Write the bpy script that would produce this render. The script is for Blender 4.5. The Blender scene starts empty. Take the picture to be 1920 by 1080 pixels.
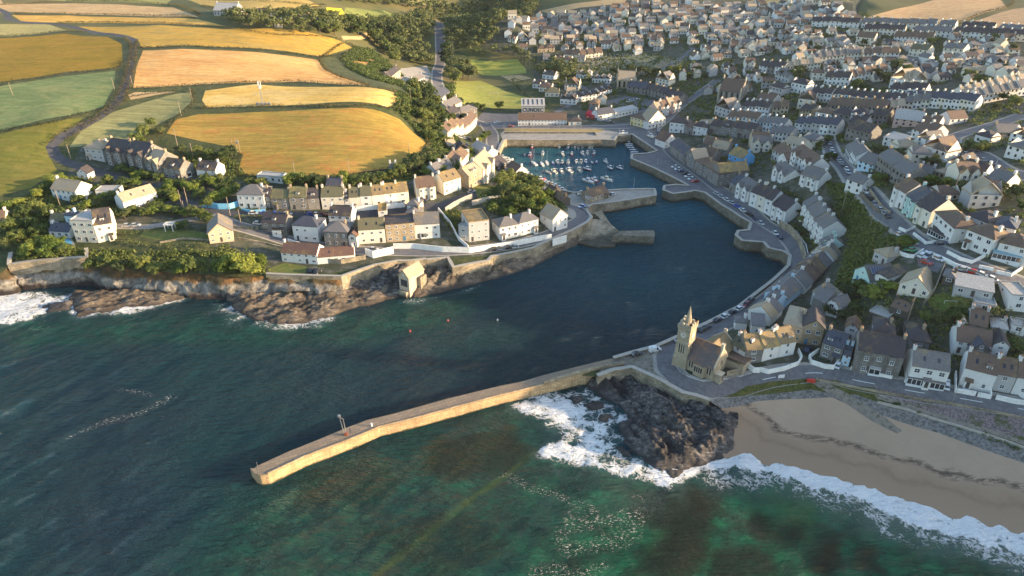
import bpy, bmesh, math, random
import numpy as np
from mathutils import Vector, Matrix
from mathutils.geometry import delaunay_2d_cdt
random.seed(7); rng = np.random.default_rng(7)
sc = bpy.context.scene; COL = sc.collection
R = math.radians
# ---------------------------------------------------------------- camera, sky, sun, exposure
CAMZ = 135.0; FPX = 1280.0; PITCH = math.atan(721/1280.0)
cam = bpy.data.objects.new("camera", bpy.data.cameras.new("camera")); COL.objects.link(cam)
cam.location = (0, 0, CAMZ); cam.rotation_euler = (math.pi/2-PITCH, 0, 0)
cam.data.sensor_width = 36; cam.data.lens = 24; cam.data.clip_end = 20000; cam.data.clip_start = 1
sc.camera = cam
SUN_EL = R(11.5); SUN_AZ = R(98)      # azimuth from +Y clockwise
wd = bpy.data.worlds.new("World"); sc.world = wd; wd.use_nodes = True
wn = wd.node_tree; wn.nodes.clear()
sky = wn.nodes.new('ShaderNodeTexSky'); sky.sky_type = 'NISHITA'; sky.sun_disc = False
sky.sun_elevation = SUN_EL; sky.sun_rotation = SUN_AZ; sky.air_density = 1.0; sky.dust_density = 1.1; sky.ozone_density = 1.7
wb = wn.nodes.new('ShaderNodeBackground'); wb.inputs[1].default_value = 0.15
wo = wn.nodes.new('ShaderNodeOutputWorld'); wn.links.new(sky.outputs[0], wb.inputs[0]); wn.links.new(wb.outputs[0], wo.inputs[0])
sl = bpy.data.lights.new("sun", 'SUN'); sl.energy = 4.1; sl.angle = R(0.5); sl.color = (1.0, 0.73, 0.44)
sun = bpy.data.objects.new("sun", sl); COL.objects.link(sun)
sdir = Vector((math.cos(SUN_EL)*math.sin(SUN_AZ), math.cos(SUN_EL)*math.cos(SUN_AZ), math.sin(SUN_EL)))
sun.rotation_euler = sdir.to_track_quat('Z', 'Y').to_euler(); sun.location = (300, -100, 200)
sc.view_settings.view_transform = 'Standard'; sc.view_settings.look = 'None'
sc.view_settings.exposure = 1.8; sc.view_settings.gamma = 1.0
sc.render.engine = 'CYCLES'
# ---------------------------------------------------------------- projection helpers
cp, sp = math.cos(PITCH), math.sin(PITCH)
def unproj(px, py, z=0.0):
    px = np.asarray(px, float); py = np.asarray(py, float); z = np.asarray(z, float)
    u = (px-960)/FPX; v = (540-py)/FPX
    dy = cp+v*sp; dz = -sp+v*cp
    t = (z-CAMZ)/dz
    return u*t, dy*t
def proj(x, y, z):
    dz = z-CAMZ
    D = y*cp-dz*sp; v = y*sp+dz*cp
    return 960+FPX*x/D, 540-FPX*v/D
# ---------------------------------------------------------------- numeric noise
def _hash(ix, iy, s):
    h = (ix.astype(np.int64)*374761393+iy.astype(np.int64)*668265263+s*1442695041) & 0x7fffffff
    h = ((h ^ (h >> 13))*1274126177) & 0x7fffffff
    return ((h ^ (h >> 16)) & 0xffff)/65535.0
def vnoise(x, y, s=0):
    x = np.asarray(x, float); y = np.asarray(y, float)
    ix = np.floor(x); iy = np.floor(y); fx = x-ix; fy = y-iy
    fx = fx*fx*(3-2*fx); fy = fy*fy*(3-2*fy)
    a = _hash(ix, iy, s); b = _hash(ix+1, iy, s); c = _hash(ix, iy+1, s); d = _hash(ix+1, iy+1, s)
    return (a*(1-fx)+b*fx)*(1-fy)+(c*(1-fx)+d*fx)*fy
def fbm(x, y, oct=4, s=0):
    r = 0; a = 0.5; f = 1
    for k in range(oct):
        r = r+a*vnoise(np.asarray(x)*f, np.asarray(y)*f, s+k*17); a *= 0.5; f *= 2.03
    return r/(1-0.5**oct)
def inpoly(x, y, poly):
    x = np.asarray(x); y = np.asarray(y); r = np.zeros(x.shape, bool)
    n = len(poly)
    for i in range(n):
        x1, y1 = poly[i]; x2, y2 = poly[(i+1) % n]
        if y1 == y2: continue
        c = ((y1 > y) != (y2 > y)) & (x < (x2-x1)*(y-y1)/(y2-y1)+x1)
        r ^= c
    return r
def distpoly(x, y, poly, closed=True):
    d = np.full(np.asarray(x).shape, 1e9)
    n = len(poly)
    for i in range(n if closed else n-1):
        x1, y1 = poly[i]; x2, y2 = poly[(i+1) % n]
        dx, dy = x2-x1, y2-y1; L = dx*dx+dy*dy+1e-9
        t = np.clip(((x-x1)*dx+(y-y1)*dy)/L, 0, 1)
        d = np.minimum(d, np.hypot(x-x1-t*dx, y-y1-t*dy))
    return d
def sstep(a, b, x):
    t = np.clip((x-a)/(b-a), 0, 1); return t*t*(3-2*t)
# ---------------------------------------------------------------- terrain height from surveyed points (photo pixel, height)
CP = """-150 518 8;0 515 8;100 505 9;165 505 9;250 503 9;330 508 9;400 512 9;450 518 8.5;500 515 8;560 517 8;597 518 8;635 519 8;701 498 8;760 491 7.5;800 486 7;850 484 7;920 480 6.5;1000 462 6.5;1060 437 6.5;1100 412 6
400 450 13;300 450 13;550 445 9.5;640 462 8.5;750 462 8;850 466 7.5;950 455 7;1040 430 6.5;550 400 15;700 395 15;820 378 15;900 340 15;950 380 14;1000 390 12;1050 400 8;1080 385 6;480 388 16;620 370 17;750 358 17;450 335 19;600 335 20
750 305 22;790 270 24;550 260 28;400 210 34;560 203 35;740 200 33;560 160 39;740 180 36;300 165 39;450 110 43;640 140 36;250 95 45;100 130 43;0 150 43;100 65 48;400 50 50;100 235 33;0 250 31;50 330 22;110 290 24;200 320 20;120 360 18;20 420 13;200 430 14;100 470 11
100 10 56;400 10 56;600 40 48;560 10 54;-200 250 30;-200 100 46;700 120 26;830 130 9;760 110 13;720 60 28;850 50 14;640 60 38;900 30 18;800 10 33;930 130 5;930 180 4.5;1000 200 4.5;870 210 5;850 230 6;790 180 27;822 200 14;840 240 8;775 235 24;812 290 17;860 275 9
950 245 5;1050 240 5;1150 240 5;1200 240 5;940 262 5;1130 262 5;1000 150 9;1060 110 14;1150 160 9;1180 110 16;1200 200 6;1100 60 26;1250 60 30;1300 120 22;1000 60 24;1200 20 40;1100 10 40;1000 10 34;1300 180 12;1360 180 14;1260 240 6;1400 240 12;1330 280 7;1450 300 12;1500 250 18;1600 200 24;1500 150 26;1700 150 32;1400 80 30;1600 90 36;1800 100 40;1900 150 41;1700 30 48;1500 20 45;1900 20 54;1800 220 33;1900 250 36
945 300 4.5;1000 345 4.5;1060 368 5;1130 366 5;1225 362 5;1240 290 4.8;1300 340 4.8;1185 295 4.6;1260 345 4.6;1360 385 5;1400 420 5;1430 440 5.2;1390 445 5;1480 480 5.5;1470 520 5.6;1400 570 6.5;1330 610 7;1250 650 7;1190 672 6.5;1400 345 7;1480 400 8;1520 440 8.5;1540 520 9;1480 560 8.5;1400 620 8.5
1440 360 13;1500 350 20;1470 330 19;1540 340 22;1560 300 22;1600 350 26;1650 420 26;1600 430 18;1580 480 13;1560 540 11;1620 470 21;1700 470 27;1750 430 30;1850 500 31;1900 450 34;1750 350 34;1850 350 37;1700 300 31;1620 530 17;1700 540 23;1800 560 25;1900 600 22;1750 620 16;1650 620 13;1560 620 10;1500 650 9
1330 735 7.5;1450 708 8;1530 700 8.5;1640 722 9;1780 745 9.5;1920 770 10;2100 800 11;1400 757 2.5;1480 752 3;1600 768 3;1680 795 3;1760 820 3;1920 880 3;2100 945 3;1340 862 -0.1;1420 868 -.1;1500 890 -.1;1600 915 -.1;1680 940 -.1;1760 965 -.1;1920 1005 -.1;2100 1060 -.1;1200 700 6;1262 735 6
1330 758 4.5;1400 800 1.6;1370 840 .5;1480 820 1.6;1580 850 1.6;1680 880 1.6;1800 920 1.6;1920 945 1.6;2100 1000 1.6;1450 850 .7;1560 880 .7;1660 910 .7;1780 945 .7;1560 730 6;1640 755 6;1760 790 6.5;1920 835 6.5;2100 890 6.5""".replace("\n", ";")
cps = []
for s in CP.split(";"):
    a, b, c = map(float, s.split()); x, y = unproj(a, b, c); cps.append((float(x), float(y), c))
# the headland out of frame to the right that shades the cove, and the far country
cps += [(235, 60, 33), (235, 100, 36.5), (235, 122, 38.5), (235, 131, 43), (235, 139, 54), (235, 149, 49), (235, 163, 40.5), (235, 185, 42), (235, 210, 45), (235, 240, 44), (290, 90, 30), (300, 150, 40), (300, 200, 48), (400, 200, 55), (190, 150, 17), (190, 190, 26),
        (420, 50, 40), (500, 300, 60), (420, 500, 52), (180, 108, 6), (205, 75, 5), (225, 300, 40),
        (-300, 260, 10), (-400, 400, 40), (-600, 700, 62), (-300, 1000, 66), (0, 900, 52), (200, 1100, 62), (600, 900, 70), (0, 1500, 75), (-1000, 1500, 80), (1000, 1500, 85), (0, 700, 42), (300, 700, 56), (-200, 750, 62)]
cps = np.array(cps)
# drop points that nearly coincide
keep = []
for i, c in enumerate(cps):
    if all(math.hypot(c[0]-cps[j][0], c[1]-cps[j][1]) > 4.0 for j in keep): keep.append(i)
cps = cps[keep]
_c2 = 9.0**2
def _phi(dx, dy): return np.sqrt(dx*dx+dy*dy+_c2)
_A = _phi(cps[:, None, 0]-cps[None, :, 0], cps[:, None, 1]-cps[None, :, 1])
_n = len(cps); _M = np.zeros((_n+1, _n+1)); _M[:_n, :_n] = _A-np.eye(_n)*1.2; _M[:_n, _n] = 1; _M[_n, :_n] = 1
_w = np.linalg.solve(_M, np.append(cps[:, 2], 0))
def _Zexact(x, y):
    x = np.ravel(np.asarray(x, float)); y = np.ravel(np.asarray(y, float)); out = np.empty(len(x))
    for i in range(0, len(x), 20000):
        s = slice(i, i+20000)
        out[s] = _phi(x[s, None]-cps[None, :, 0], y[s, None]-cps[None, :, 1])@_w[:_n]+_w[_n]
    return out
GX = np.arange(-1300, 1301, 4.0); GY = np.arange(0, 2001, 4.0)
_gx, _gy = np.meshgrid(GX, GY); GZ = _Zexact(_gx, _gy).reshape(_gx.shape)
GZ = GZ+(fbm(_gx/23, _gy/23, 3, 5)-0.5)*1.2*sstep(6, 20, GZ)+(fbm(_gx/120, _gy/120, 3, 9)-0.5)*7*sstep(20, 45, GZ)*sstep(350, 600, _gy)
def Z(x, y):
    x = np.asarray(x, float); y = np.asarray(y, float)
    fx = np.clip((x-GX[0])/4.0, 0, len(GX)-1.001); fy = np.clip((y-GY[0])/4.0, 0, len(GY)-1.001)
    ix = fx.astype(int); iy = fy.astype(int); fx = fx-ix; fy = fy-iy
    return (GZ[iy, ix]*(1-fx)+GZ[iy, ix+1]*fx)*(1-fy)+(GZ[iy+1, ix]*(1-fx)+GZ[iy+1, ix+1]*fx)*fy
def P(px, py):
    """photo pixel -> point on the terrain (arrays)"""
    px = np.atleast_1d(np.asarray(px, float)); py = np.atleast_1d(np.asarray(py, float))
    u = (px-960)/FPX; v = (540-py)/FPX; dy = cp+v*sp; dz = -sp+v*cp
    t = np.full(px.shape, 60.0); done = np.zeros(px.shape, bool)
    for k in range(900):
        st = 1.0+k*0.006
        tn = t+st
        hit = (CAMZ+dz*tn) < np.maximum(Z(u*tn, dy*tn), -0.3)
        t = np.where(done | hit, t, tn); done |= hit
        if done.all(): break
    lo = t; hi = t+7
    for _ in range(16):
        m = (lo+hi)/2; below = (CAMZ+dz*m) < np.maximum(Z(u*m, dy*m), -0.3)
        hi = np.where(below, m, hi); lo = np.where(below, lo, m)
    return u*lo, dy*lo
def P1(px, py):
    x, y = P(px, py); x = float(x[0]); y = float(y[0]); return x, y, float(Z(x, y))
def Ppoly(pts):
    a = np.array(pts, float); x, y = P(a[:, 0], a[:, 1]); return list(zip(x.tolist(), y.tolist()))
def Zpoly(pts, z):
    a = np.array(pts, float); x, y = unproj(a[:, 0], a[:, 1], z); return list(zip(x.tolist(), y.tolist()))
def parse(s): return [tuple(map(float, p.split(','))) for p in s.split()]
# ---------------------------------------------------------------- object helpers
def new_mesh(name, V, F, mats=None, mi=None, smooth=False):
    me = bpy.data.meshes.new(name); me.from_pydata([tuple(v) for v in V], [], [tuple(f) for f in F])
    for m in (mats if isinstance(mats, (list, tuple)) else [mats]):
        if m: me.materials.append(m)
    if mi is not None: me.polygons.foreach_set('material_index', mi)
    if smooth: me.polygons.foreach_set('use_smooth', [True]*len(me.polygons))
    me.update(); return me
def fast_mesh(name, V, F4, mat, smooth=False):
    """V (n,3) array, F4 (m,k) int array"""
    V = np.asarray(V, np.float32); F4 = np.asarray(F4, np.int32); k = F4.shape[1]
    me = bpy.data.meshes.new(name); me.vertices.add(len(V)); me.vertices.foreach_set('co', V.ravel())
    me.loops.add(F4.size); me.loops.foreach_set('vertex_index', F4.ravel())
    me.polygons.add(len(F4)); me.polygons.foreach_set('loop_start', np.arange(0, F4.size, k, dtype=np.int32)); me.polygons.foreach_set('loop_total', np.full(len(F4), k, np.int32))
    for m in (mat if isinstance(mat, (list, tuple)) else [mat]): me.materials.append(m)
    if smooth: me.polygons.foreach_set('use_smooth', np.ones(len(F4), bool))
    me.update(calc_edges=True); me.validate(); return me
def link(name, data, parent=None, loc=None, rotz=0):
    o = bpy.data.objects.new(name, data); COL.objects.link(o)
    if parent: o.parent = parent
    if loc is not None: o.location = loc
    if rotz: o.rotation_euler = (0, 0, rotz)
    return o
def tag(o, label=None, cat=None, group=None, kind=None):
    if label: o['label'] = label
    if cat: o['category'] = cat
    if group: o['group'] = group
    if kind: o['kind'] = kind
    return o
def thing(name, label, cat, loc=(0, 0, 0), rotz=0, group=None):
    return tag(link(name, None, None, loc, rotz), label, cat, group)
def struct(name, me): return tag(link(name, me), kind='structure')
def attr(me, name, vals):
    a = me.attributes.new(name, 'FLOAT', 'POINT'); a.data.foreach_set('value', np.asarray(vals, np.float32))
class MB:
    """collects boxes and prisms into one mesh"""
    def __init__(s): s.V = []; s.F = []; s.M = []
    def face(s, pts, m=0):
        i = len(s.V); s.V += [tuple(p) for p in pts]; s.F.append(tuple(range(i, i+len(pts)))); s.M.append(m)
    def box(s, x0, x1, y0, y1, z0, z1, m=0):
        i = len(s.V)
        s.V += [(x0, y0, z0), (x1, y0, z0), (x1, y1, z0), (x0, y1, z0), (x0, y0, z1), (x1, y0, z1), (x1, y1, z1), (x0, y1, z1)]
        for f in ((0, 3, 2, 1), (4, 5, 6, 7), (0, 1, 5, 4), (1, 2, 6, 5), (2, 3, 7, 6), (3, 0, 4, 7)): s.F.append(tuple(i+k for k in f)); s.M.append(m)
    def prism(s, poly, z0, z1, m=0):
        n = len(poly); i = len(s.V)
        s.V += [(p[0], p[1], z0) for p in poly]+[(p[0], p[1], z1) for p in poly]
        s.F.append(tuple(i+n-1-k for k in range(n))); s.F.append(tuple(i+n+k for k in range(n))); s.M += [m, m]
        for k in range(n): s.F.append((i+k, i+(k+1) % n, i+n+(k+1) % n, i+n+k)); s.M.append(m)
    def loft(s, rings, m=0, cap=True, close=True):
        i = len(s.V); n = len(rings[0])
        for r in rings: s.V += [tuple(p) for p in r]
        for a in range(len(rings)-1):
            for k in range(n if close else n-1):
                s.F.append((i+a*n+k, i+a*n+(k+1) % n, i+(a+1)*n+(k+1) % n, i+(a+1)*n+k)); s.M.append(m)
        if cap: s.F.append(tuple(i+n-1-k for k in range(n))); s.F.append(tuple(i+(len(rings)-1)*n+k for k in range(n))); s.M += [m, m]
    def tube(s, p, q, r0, r1, n=8, m=0):
        p = Vector(p); q = Vector(q); d = (q-p).normalized(); a = d.orthogonal().normalized(); b = d.cross(a)
        s.loft([[p+(a*math.cos(t)+b*math.sin(t))*r0 for t in [2*math.pi*k/n for k in range(n)]], [q+(a*math.cos(t)+b*math.sin(t))*r1 for t in [2*math.pi*k/n for k in range(n)]]], m)
    def mesh(s, name, mats, smooth=False): return new_mesh(name, s.V, s.F, mats, s.M, smooth)
def box_mesh(name, x0, x1, y0, y1, z0, z1, mat):
    m = MB(); m.box(x0, x1, y0, y1, z0, z1); return m.mesh(name, mat)
# ---------------------------------------------------------------- material helpers
class NT:
    def __init__(s, name, rough=0.8, spec=0.3):
        s.m = bpy.data.materials.new(name); s.m.use_nodes = True; s.t = s.m.node_tree; s.N = s.t.nodes; s.L = s.t.links
        s.b = s.N['Principled BSDF']; s.b.inputs['Roughness'].default_value = rough; s.b.inputs['Specular IOR Level'].default_value = spec
        s.co = s.N.new('ShaderNodeTexCoord')
        s.geo = s.N.new('ShaderNodeNewGeometry')
    def lk(s, a, b): s.L.new(a, b)
    def pos(s, scale=(1, 1, 1), rot=(0, 0, 0), obj=False):
        m = s.N.new('ShaderNodeMapping'); s.lk(s.co.outputs['Object'] if obj else s.geo.outputs['Position'], m.inputs[0])
        m.inputs['Scale'].default_value = scale; m.inputs['Rotation'].default_value = rot; return m.outputs[0]
    def noise(s, vec, scale, detail=4, rough=0.55, dist=0):
        n = s.N.new('ShaderNodeTexNoise'); s.lk(vec, n.inputs['Vector']); n.inputs['Scale'].default_value = scale; n.inputs['Detail'].default_value = detail
        n.inputs['Roughness'].default_value = rough; n.inputs['Distortion'].default_value = dist; return n.outputs[0]
    def ramp(s, v, stops, interp='LINEAR'):
        r = s.N.new('ShaderNodeValToRGB'); s.lk(v, r.inputs[0]); e = r.color_ramp.elements; r.color_ramp.interpolation = interp
        while len(e) > 1: e.remove(e[-1])
        for i, (p, c) in enumerate(stops):
            k = e[0] if i == 0 else e.new(p); k.position = p; k.color = (*c, 1) if len(c) == 3 else c
        return r.outputs[0]
    def mix(s, f, a, b, mode='MIX'):
        n = s.N.new('ShaderNodeMix'); n.data_type = 'RGBA'; n.blend_type = mode
        for v, i in ((f, 0), (a, 6), (b, 7)):
            if hasattr(v, 'node'): s.lk(v, n.inputs[i])
            elif i == 0: n.inputs[0].default_value = v
            else: n.inputs[i].default_value = (*v, 1) if len(v) == 3 else v
        return n.outputs[2]
    def math(s, op, a, b=0.0, clamp=False):
        n = s.N.new('ShaderNodeMath'); n.operation = op; n.use_clamp = clamp
        for v, i in ((a, 0), (b, 1)):
            if hasattr(v, 'node'): s.lk(v, n.inputs[i])
            else: n.inputs[i].default_value = v
        return n.outputs[0]
    def attr(s, name):
        a = s.N.new('ShaderNodeAttribute'); a.attribute_name = name; return a.outputs['Fac']
    def rnd(s): return s.N.new('ShaderNodeObjectInfo').outputs['Random']
    def col(s, c):
        if hasattr(c, 'node'): s.lk(c, s.b.inputs['Base Color'])
        else: s.b.inputs['Base Color'].default_value = (*c, 1)
    def bump(s, h, strength=0.5, dist=0.1):
        b = s.N.new('ShaderNodeBump'); s.lk(h, b.inputs['Height']); b.inputs['Strength'].default_value = strength; b.inputs['Distance'].default_value = dist
        s.lk(b.outputs[0], s.b.inputs['Normal'])
def mottle(name, c1, c2, scale=0.5, rough=0.9, c3=None, s2=4.0, bump=0.0, spec=0.25, obj=False, stretch=(1, 1, 1), rot=(0, 0, 0)):
    n = NT(name, rough, spec); v = n.pos(stretch, rot, obj)
    a = n.noise(v, scale, 5, 0.6); col = n.ramp(a, [(0.32, c1), (0.68, c2)])
    if c3 is not None: col = n.mix(n.ramp(n.noise(v, s2, 4, 0.65), [(0.5, (0, 0, 0)), (0.66, (1, 1, 1))]), col, c3)
    n.col(col)
    if bump: n.bump(n.noise(v, s2, 4, 0.7), bump, 0.3)
    return n.m
def flat(name, c, rough=0.7, spec=0.3, metal=0.0):
    n = NT(name, rough, spec); n.b.inputs['Metallic'].default_value = metal
    v = n.pos(obj=True); n.col(n.mix(n.math('MULTIPLY', n.noise(v, 3.0, 4), 0.35), c, tuple(x*0.6 for x in c))); return n.m
# ---------------------------------------------------------------- ground materials
M = {}
M['scrub'] = mottle('scrub ground', (0.04, 0.055, 0.018), (0.1, 0.095, 0.035), 0.12, 0.95, (0.02, 0.035, 0.012), 0.6, 0.6)
M['townground'] = mottle('garden ground', (0.032, 0.044, 0.02), (0.085, 0.082, 0.055), 0.11, 0.95, (0.13, 0.12, 0.1), 0.35, 0.3)
M['far'] = mottle('far country', (0.06, 0.075, 0.025), (0.15, 0.12, 0.045), 0.012, 0.95)
M['asphalt'] = mottle('asphalt', (0.098, 0.094, 0.097), (0.145, 0.138, 0.138), 0.25, 0.9, (0.16, 0.155, 0.15), 0.8, 0.2)
M['oldconcrete'] = mottle('weathered concrete', (0.16, 0.14, 0.11), (0.24, 0.2, 0.155), 0.6, 0.9, (0.09, 0.085, 0.06), 1.0)
M['lane'] = mottle('lane tarmac', (0.05, 0.05, 0.056), (0.085, 0.082, 0.085), 0.3)
M['concrete'] = mottle('concrete', (0.26, 0.235, 0.2), (0.36, 0.33, 0.28), 0.3, 0.9, (0.2, 0.18, 0.15), 1.2, 0.2)
M['lawn'] = mottle('lawn', (0.08, 0.12, 0.025), (0.13, 0.13, 0.035), 0.15, 0.95, (0.2, 0.16, 0.05), 0.5, 0.2)
M['paving'] = mottle('paving', (0.2, 0.19, 0.17), (0.32, 0.3, 0.27), 0.5, 0.9, (0.14, 0.13, 0.12), 2, 0.2)
M['shingle'] = mottle('shingle', (0.085, 0.078, 0.07), (0.24, 0.22, 0.2), 1.3, 0.95, (0.07, 0.075, 0.06), 0.8, 1.0)
M['bank'] = mottle('planted bank', (0.06, 0.05, 0.045), (0.26, 0.2, 0.19), 1.9, 0.95, (0.06, 0.07, 0.02), 0.25, 1.0)
M['turf'] = mottle('dune turf', (0.05, 0.06, 0.015), (0.12, 0.11, 0.03), 0.7, 0.95, (0.03, 0.035, 0.012), 1.6, 1.0)
def field_mat(name, c1, c2, ang=0.0, c3=None, stripe=0.25, per=3.0):
    n = NT(name, 0.95, 0.1)
    v = n.pos((1, 1, 1), (0, 0, ang)); big = n.noise(n.pos(), 0.02, 5, 0.6, 0.6)
    col = n.ramp(big, [(0.36, c1), (0.62, c2)])
    if c3: col = n.mix(n.ramp(n.noise(n.pos((1, 2.2, 1)), 0.035, 5, 0.7, 1.0), [(0.46, (0, 0, 0)), (0.6, (1, 1, 1))]), col, c3)
    w = n.N.new('ShaderNodeTexWave'); w.wave_type = 'BANDS'; w.bands_direction = 'Y'; n.lk(v, w.inputs['Vector']); w.inputs['Scale'].default_value = 0.9/per
    w.inputs['Distortion'].default_value = 5.0; w.inputs['Detail'].default_value = 2; w.inputs['Detail Scale'].default_value = 0.12
    f = n.math('MULTIPLY', n.math('POWER', w.outputs[0], 2.0), n.ramp(n.noise(n.pos((0.3, 1, 1), (0, 0, ang)), 0.05, 4), [(0.35, (.15, .15, .15)), (0.6, (1, 1, 1))]))
    col = n.mix(n.math('MULTIPLY', f, min(1, stripe*3.0), True), col, tuple(x*0.5 for x in c1))
    tw = n.N.new('ShaderNodeTexWave'); tw.wave_type = 'BANDS'; tw.bands_direction = 'Y'; tw.wave_profile = 'SIN'; n.lk(v, tw.inputs['Vector']); tw.inputs['Scale'].default_value = 0.028; tw.inputs['Distortion'].default_value = 3.0; tw.inputs['Detail Scale'].default_value = .06
    tl = n.math('MULTIPLY', n.ramp(tw.outputs[0], [(0.44, (0, 0, 0)), (0.475, (1, 1, 1)), (0.5, (.1, .1, .1)), (0.525, (1, 1, 1)), (0.56, (0, 0, 0))]), min(.8, stripe*2.2)); col = n.mix(tl, col, tuple(x*0.5 for x in c1))
    dr = n.noise(n.pos((0.12, 1.5, 1), (0, 0, ang)), 0.35, 5, 0.75); col = n.mix(n.ramp(dr, [(0.42, (0, 0, 0)), (0.7, (.75, .75, .75))]), col, tuple(min(1, x*1.35) for x in c2))
    col = n.mix(n.ramp(n.noise(n.pos(), 0.28, 6, 0.8), [(0.45, (0, 0, 0)), (0.75, (.7, .7, .7))]), col, tuple(x*0.5 for x in c2))
    n.col(col); return n.m
def sand_mat():
    n = NT('beach sand', 0.9, 0.2); wet = n.attr('wet'); v = n.pos()
    col = n.ramp(n.noise(v, 0.08, 5, 0.6), [(0.3, (0.36, 0.26, 0.17)), (0.7, (0.44, 0.32, 0.215))])
    wob = n.math('ADD', wet, n.math('MULTIPLY', n.math('SUBTRACT', n.noise(v, 0.12, 4), 0.5), 0.35))
    col = n.mix(n.ramp(wob, [(0.35, (0, 0, 0)), (0.62, (1, 1, 1))]), col, (0.3, 0.2, 0.12))
    line = n.ramp(wob, [(0.33, (0, 0, 0)), (0.41, (1, 1, 1)), (0.5, (0, 0, 0))])
    wr = n.math('MULTIPLY', line, n.ramp(n.noise(n.pos((0.5, 1.2, 1), (0, 0, 0.4)), 0.8, 5, 0.75), [(0.42, (0, 0, 0)), (0.52, (1, 1, 1))]))
    col = n.mix(wr, col, (0.05, 0.035, 0.025))
    mt = n.math('MULTIPLY', n.noise(v, 0.35, 8, 0.85), 0.5); col = n.mix(mt, col, (0.2, 0.14, 0.1))
    w2 = n.ramp(wob, [(0.62, (0, 0, 0)), (0.66, (.5, .5, .5)), (0.72, (0, 0, 0))]); col = n.mix(n.math('MULTIPLY', w2, n.noise(v, 0.6, 5, .8)), col, (0.09, 0.06, 0.045))
    sp_ = n.ramp(n.noise(v, 0.5, 5, 0.8), [(0.66, (0, 0, 0)), (0.74, (1, 1, 1))])
    col = n.mix(n.math('MULTIPLY', sp_, 0.5), col, (0.12, 0.09, 0.07))
    n.col(col); n.lk(n.ramp(wob, [(0.5, (.9, .9, .9)), (0.9, (.35, .35, .35))]), n.b.inputs['Roughness'])
    n.bump(n.noise(v, 0.9, 7, 0.8), 0.5, 0.4); return n.m
M['sand'] = sand_mat()
# ---------------------------------------------------------------- outline of the land (photo pixels, on the terrain)
LAND = parse("""-260,518 -120,516 0,513 18,500 60,494 164,486 200,498 260,505 330,512 400,515 450,520 500,516 597,520 640,521 701,500 745,492 765,492 800,488 840,484 850,502 915,490 922,482
 1000,466 1040,447 1075,432 1100,418 1109,408 1102,398 1098,390 1110,384 1160,378 1229,367 1227,355 1165,356 1105,360 1075,362 1050,356 1015,338 985,325 960,312 940,296 933,286 943,264 950,262 1130,262 1152,263 1157,255 1172,254 1185,252
 1232,283 1215,288 1185,290 1184,298 1225,315 1260,332 1292,349 1268,347 1246,349 1244,357 1262,364 1304,358 1322,362 1352,384 1390,408 1408,418 1404,432 1384,434 1380,442 1392,452 1432,455 1442,466 1470,472 1481,480
 1478,500 1446,530 1424,547 1384,578 1330,606 1275,632 1230,652 1150,674 1140,684 1090,704 1120,706 1185,690 1230,710 1280,738 1330,752 1352,766""")
SHORE = parse("""1375,822 1350,858 1420,868 1500,890 1600,915 1680,940 1760,965 1840,990 1920,1005 2100,1060""")
landw = Ppoly(LAND)+Ppoly(SHORE)
landw += [(215, 60), (320, 20), (900, -60), (3500, -60), (3500, 6000), (-3500, 6000), (-3500, 300), (-600, 250)]
# ---------------------------------------------------------------- regions drawn on the land
REG = []   # (object name, material key, world polygon)   later ones win
def reg(name, mat, poly, z=None): REG.append((name, mat, Ppoly(parse(poly)) if isinstance(poly, str) else poly))
def ribbon(pts, w):
    """centre line (world) -> polygon of width w"""
    L = []; Rr = []; n = len(pts)
    for i in range(n):
        a = pts[max(i-1, 0)]; b = pts[min(i+1, n-1)]; dx, dy = b[0]-a[0], b[1]-a[1]; l = math.hypot(dx, dy) or 1
        nx, ny = -dy/l*w/2, dx/l*w/2; L.append((pts[i][0]+nx, pts[i][1]+ny)); Rr.append((pts[i][0]-nx, pts[i][1]-ny))
    return L+Rr[::-1]
def smooth_line(pts, step=4.0):
    out = []; n = len(pts)
    for i in range(n-1):
        p0 = pts[max(i-1, 0)]; p1 = pts[i]; p2 = pts[i+1]; p3 = pts[min(i+2, n-1)]
        k = max(1, int(math.hypot(p2[0]-p1[0], p2[1]-p1[1])/step))
        for j in range(k):
            t = j/k
            out.append(tuple(0.5*((2*p1[c])+(-p0[c]+p2[c])*t+(2*p0[c]-5*p1[c]+4*p2[c]-p3[c])*t*t+(-p0[c]+3*p1[c]-3*p2[c]+p3[c])*t**3) for c in (0, 1)))
    out.append(tuple(pts[-1])); return out
ROADS = {}
def road(name, mat, pts, w, pave=0.0):
    c = smooth_line(Ppoly(parse(pts)), 5.0); ROADS[len(REG)] = c
    if pave: REG.append(('pavement', 'concrete', ribbon(c, w+2*pave)))
    REG.append((name, mat, ribbon(c, w))); return c
FM = {}
def field(poly, c1, c2, ang=0, c3=None, stripe=0.25, per=3.0):
    k = 'field%d' % len(FM); M[k] = FM[k] = field_mat('field crop', c1, c2, ang, c3, stripe, per); reg('field', k, poly)
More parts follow.
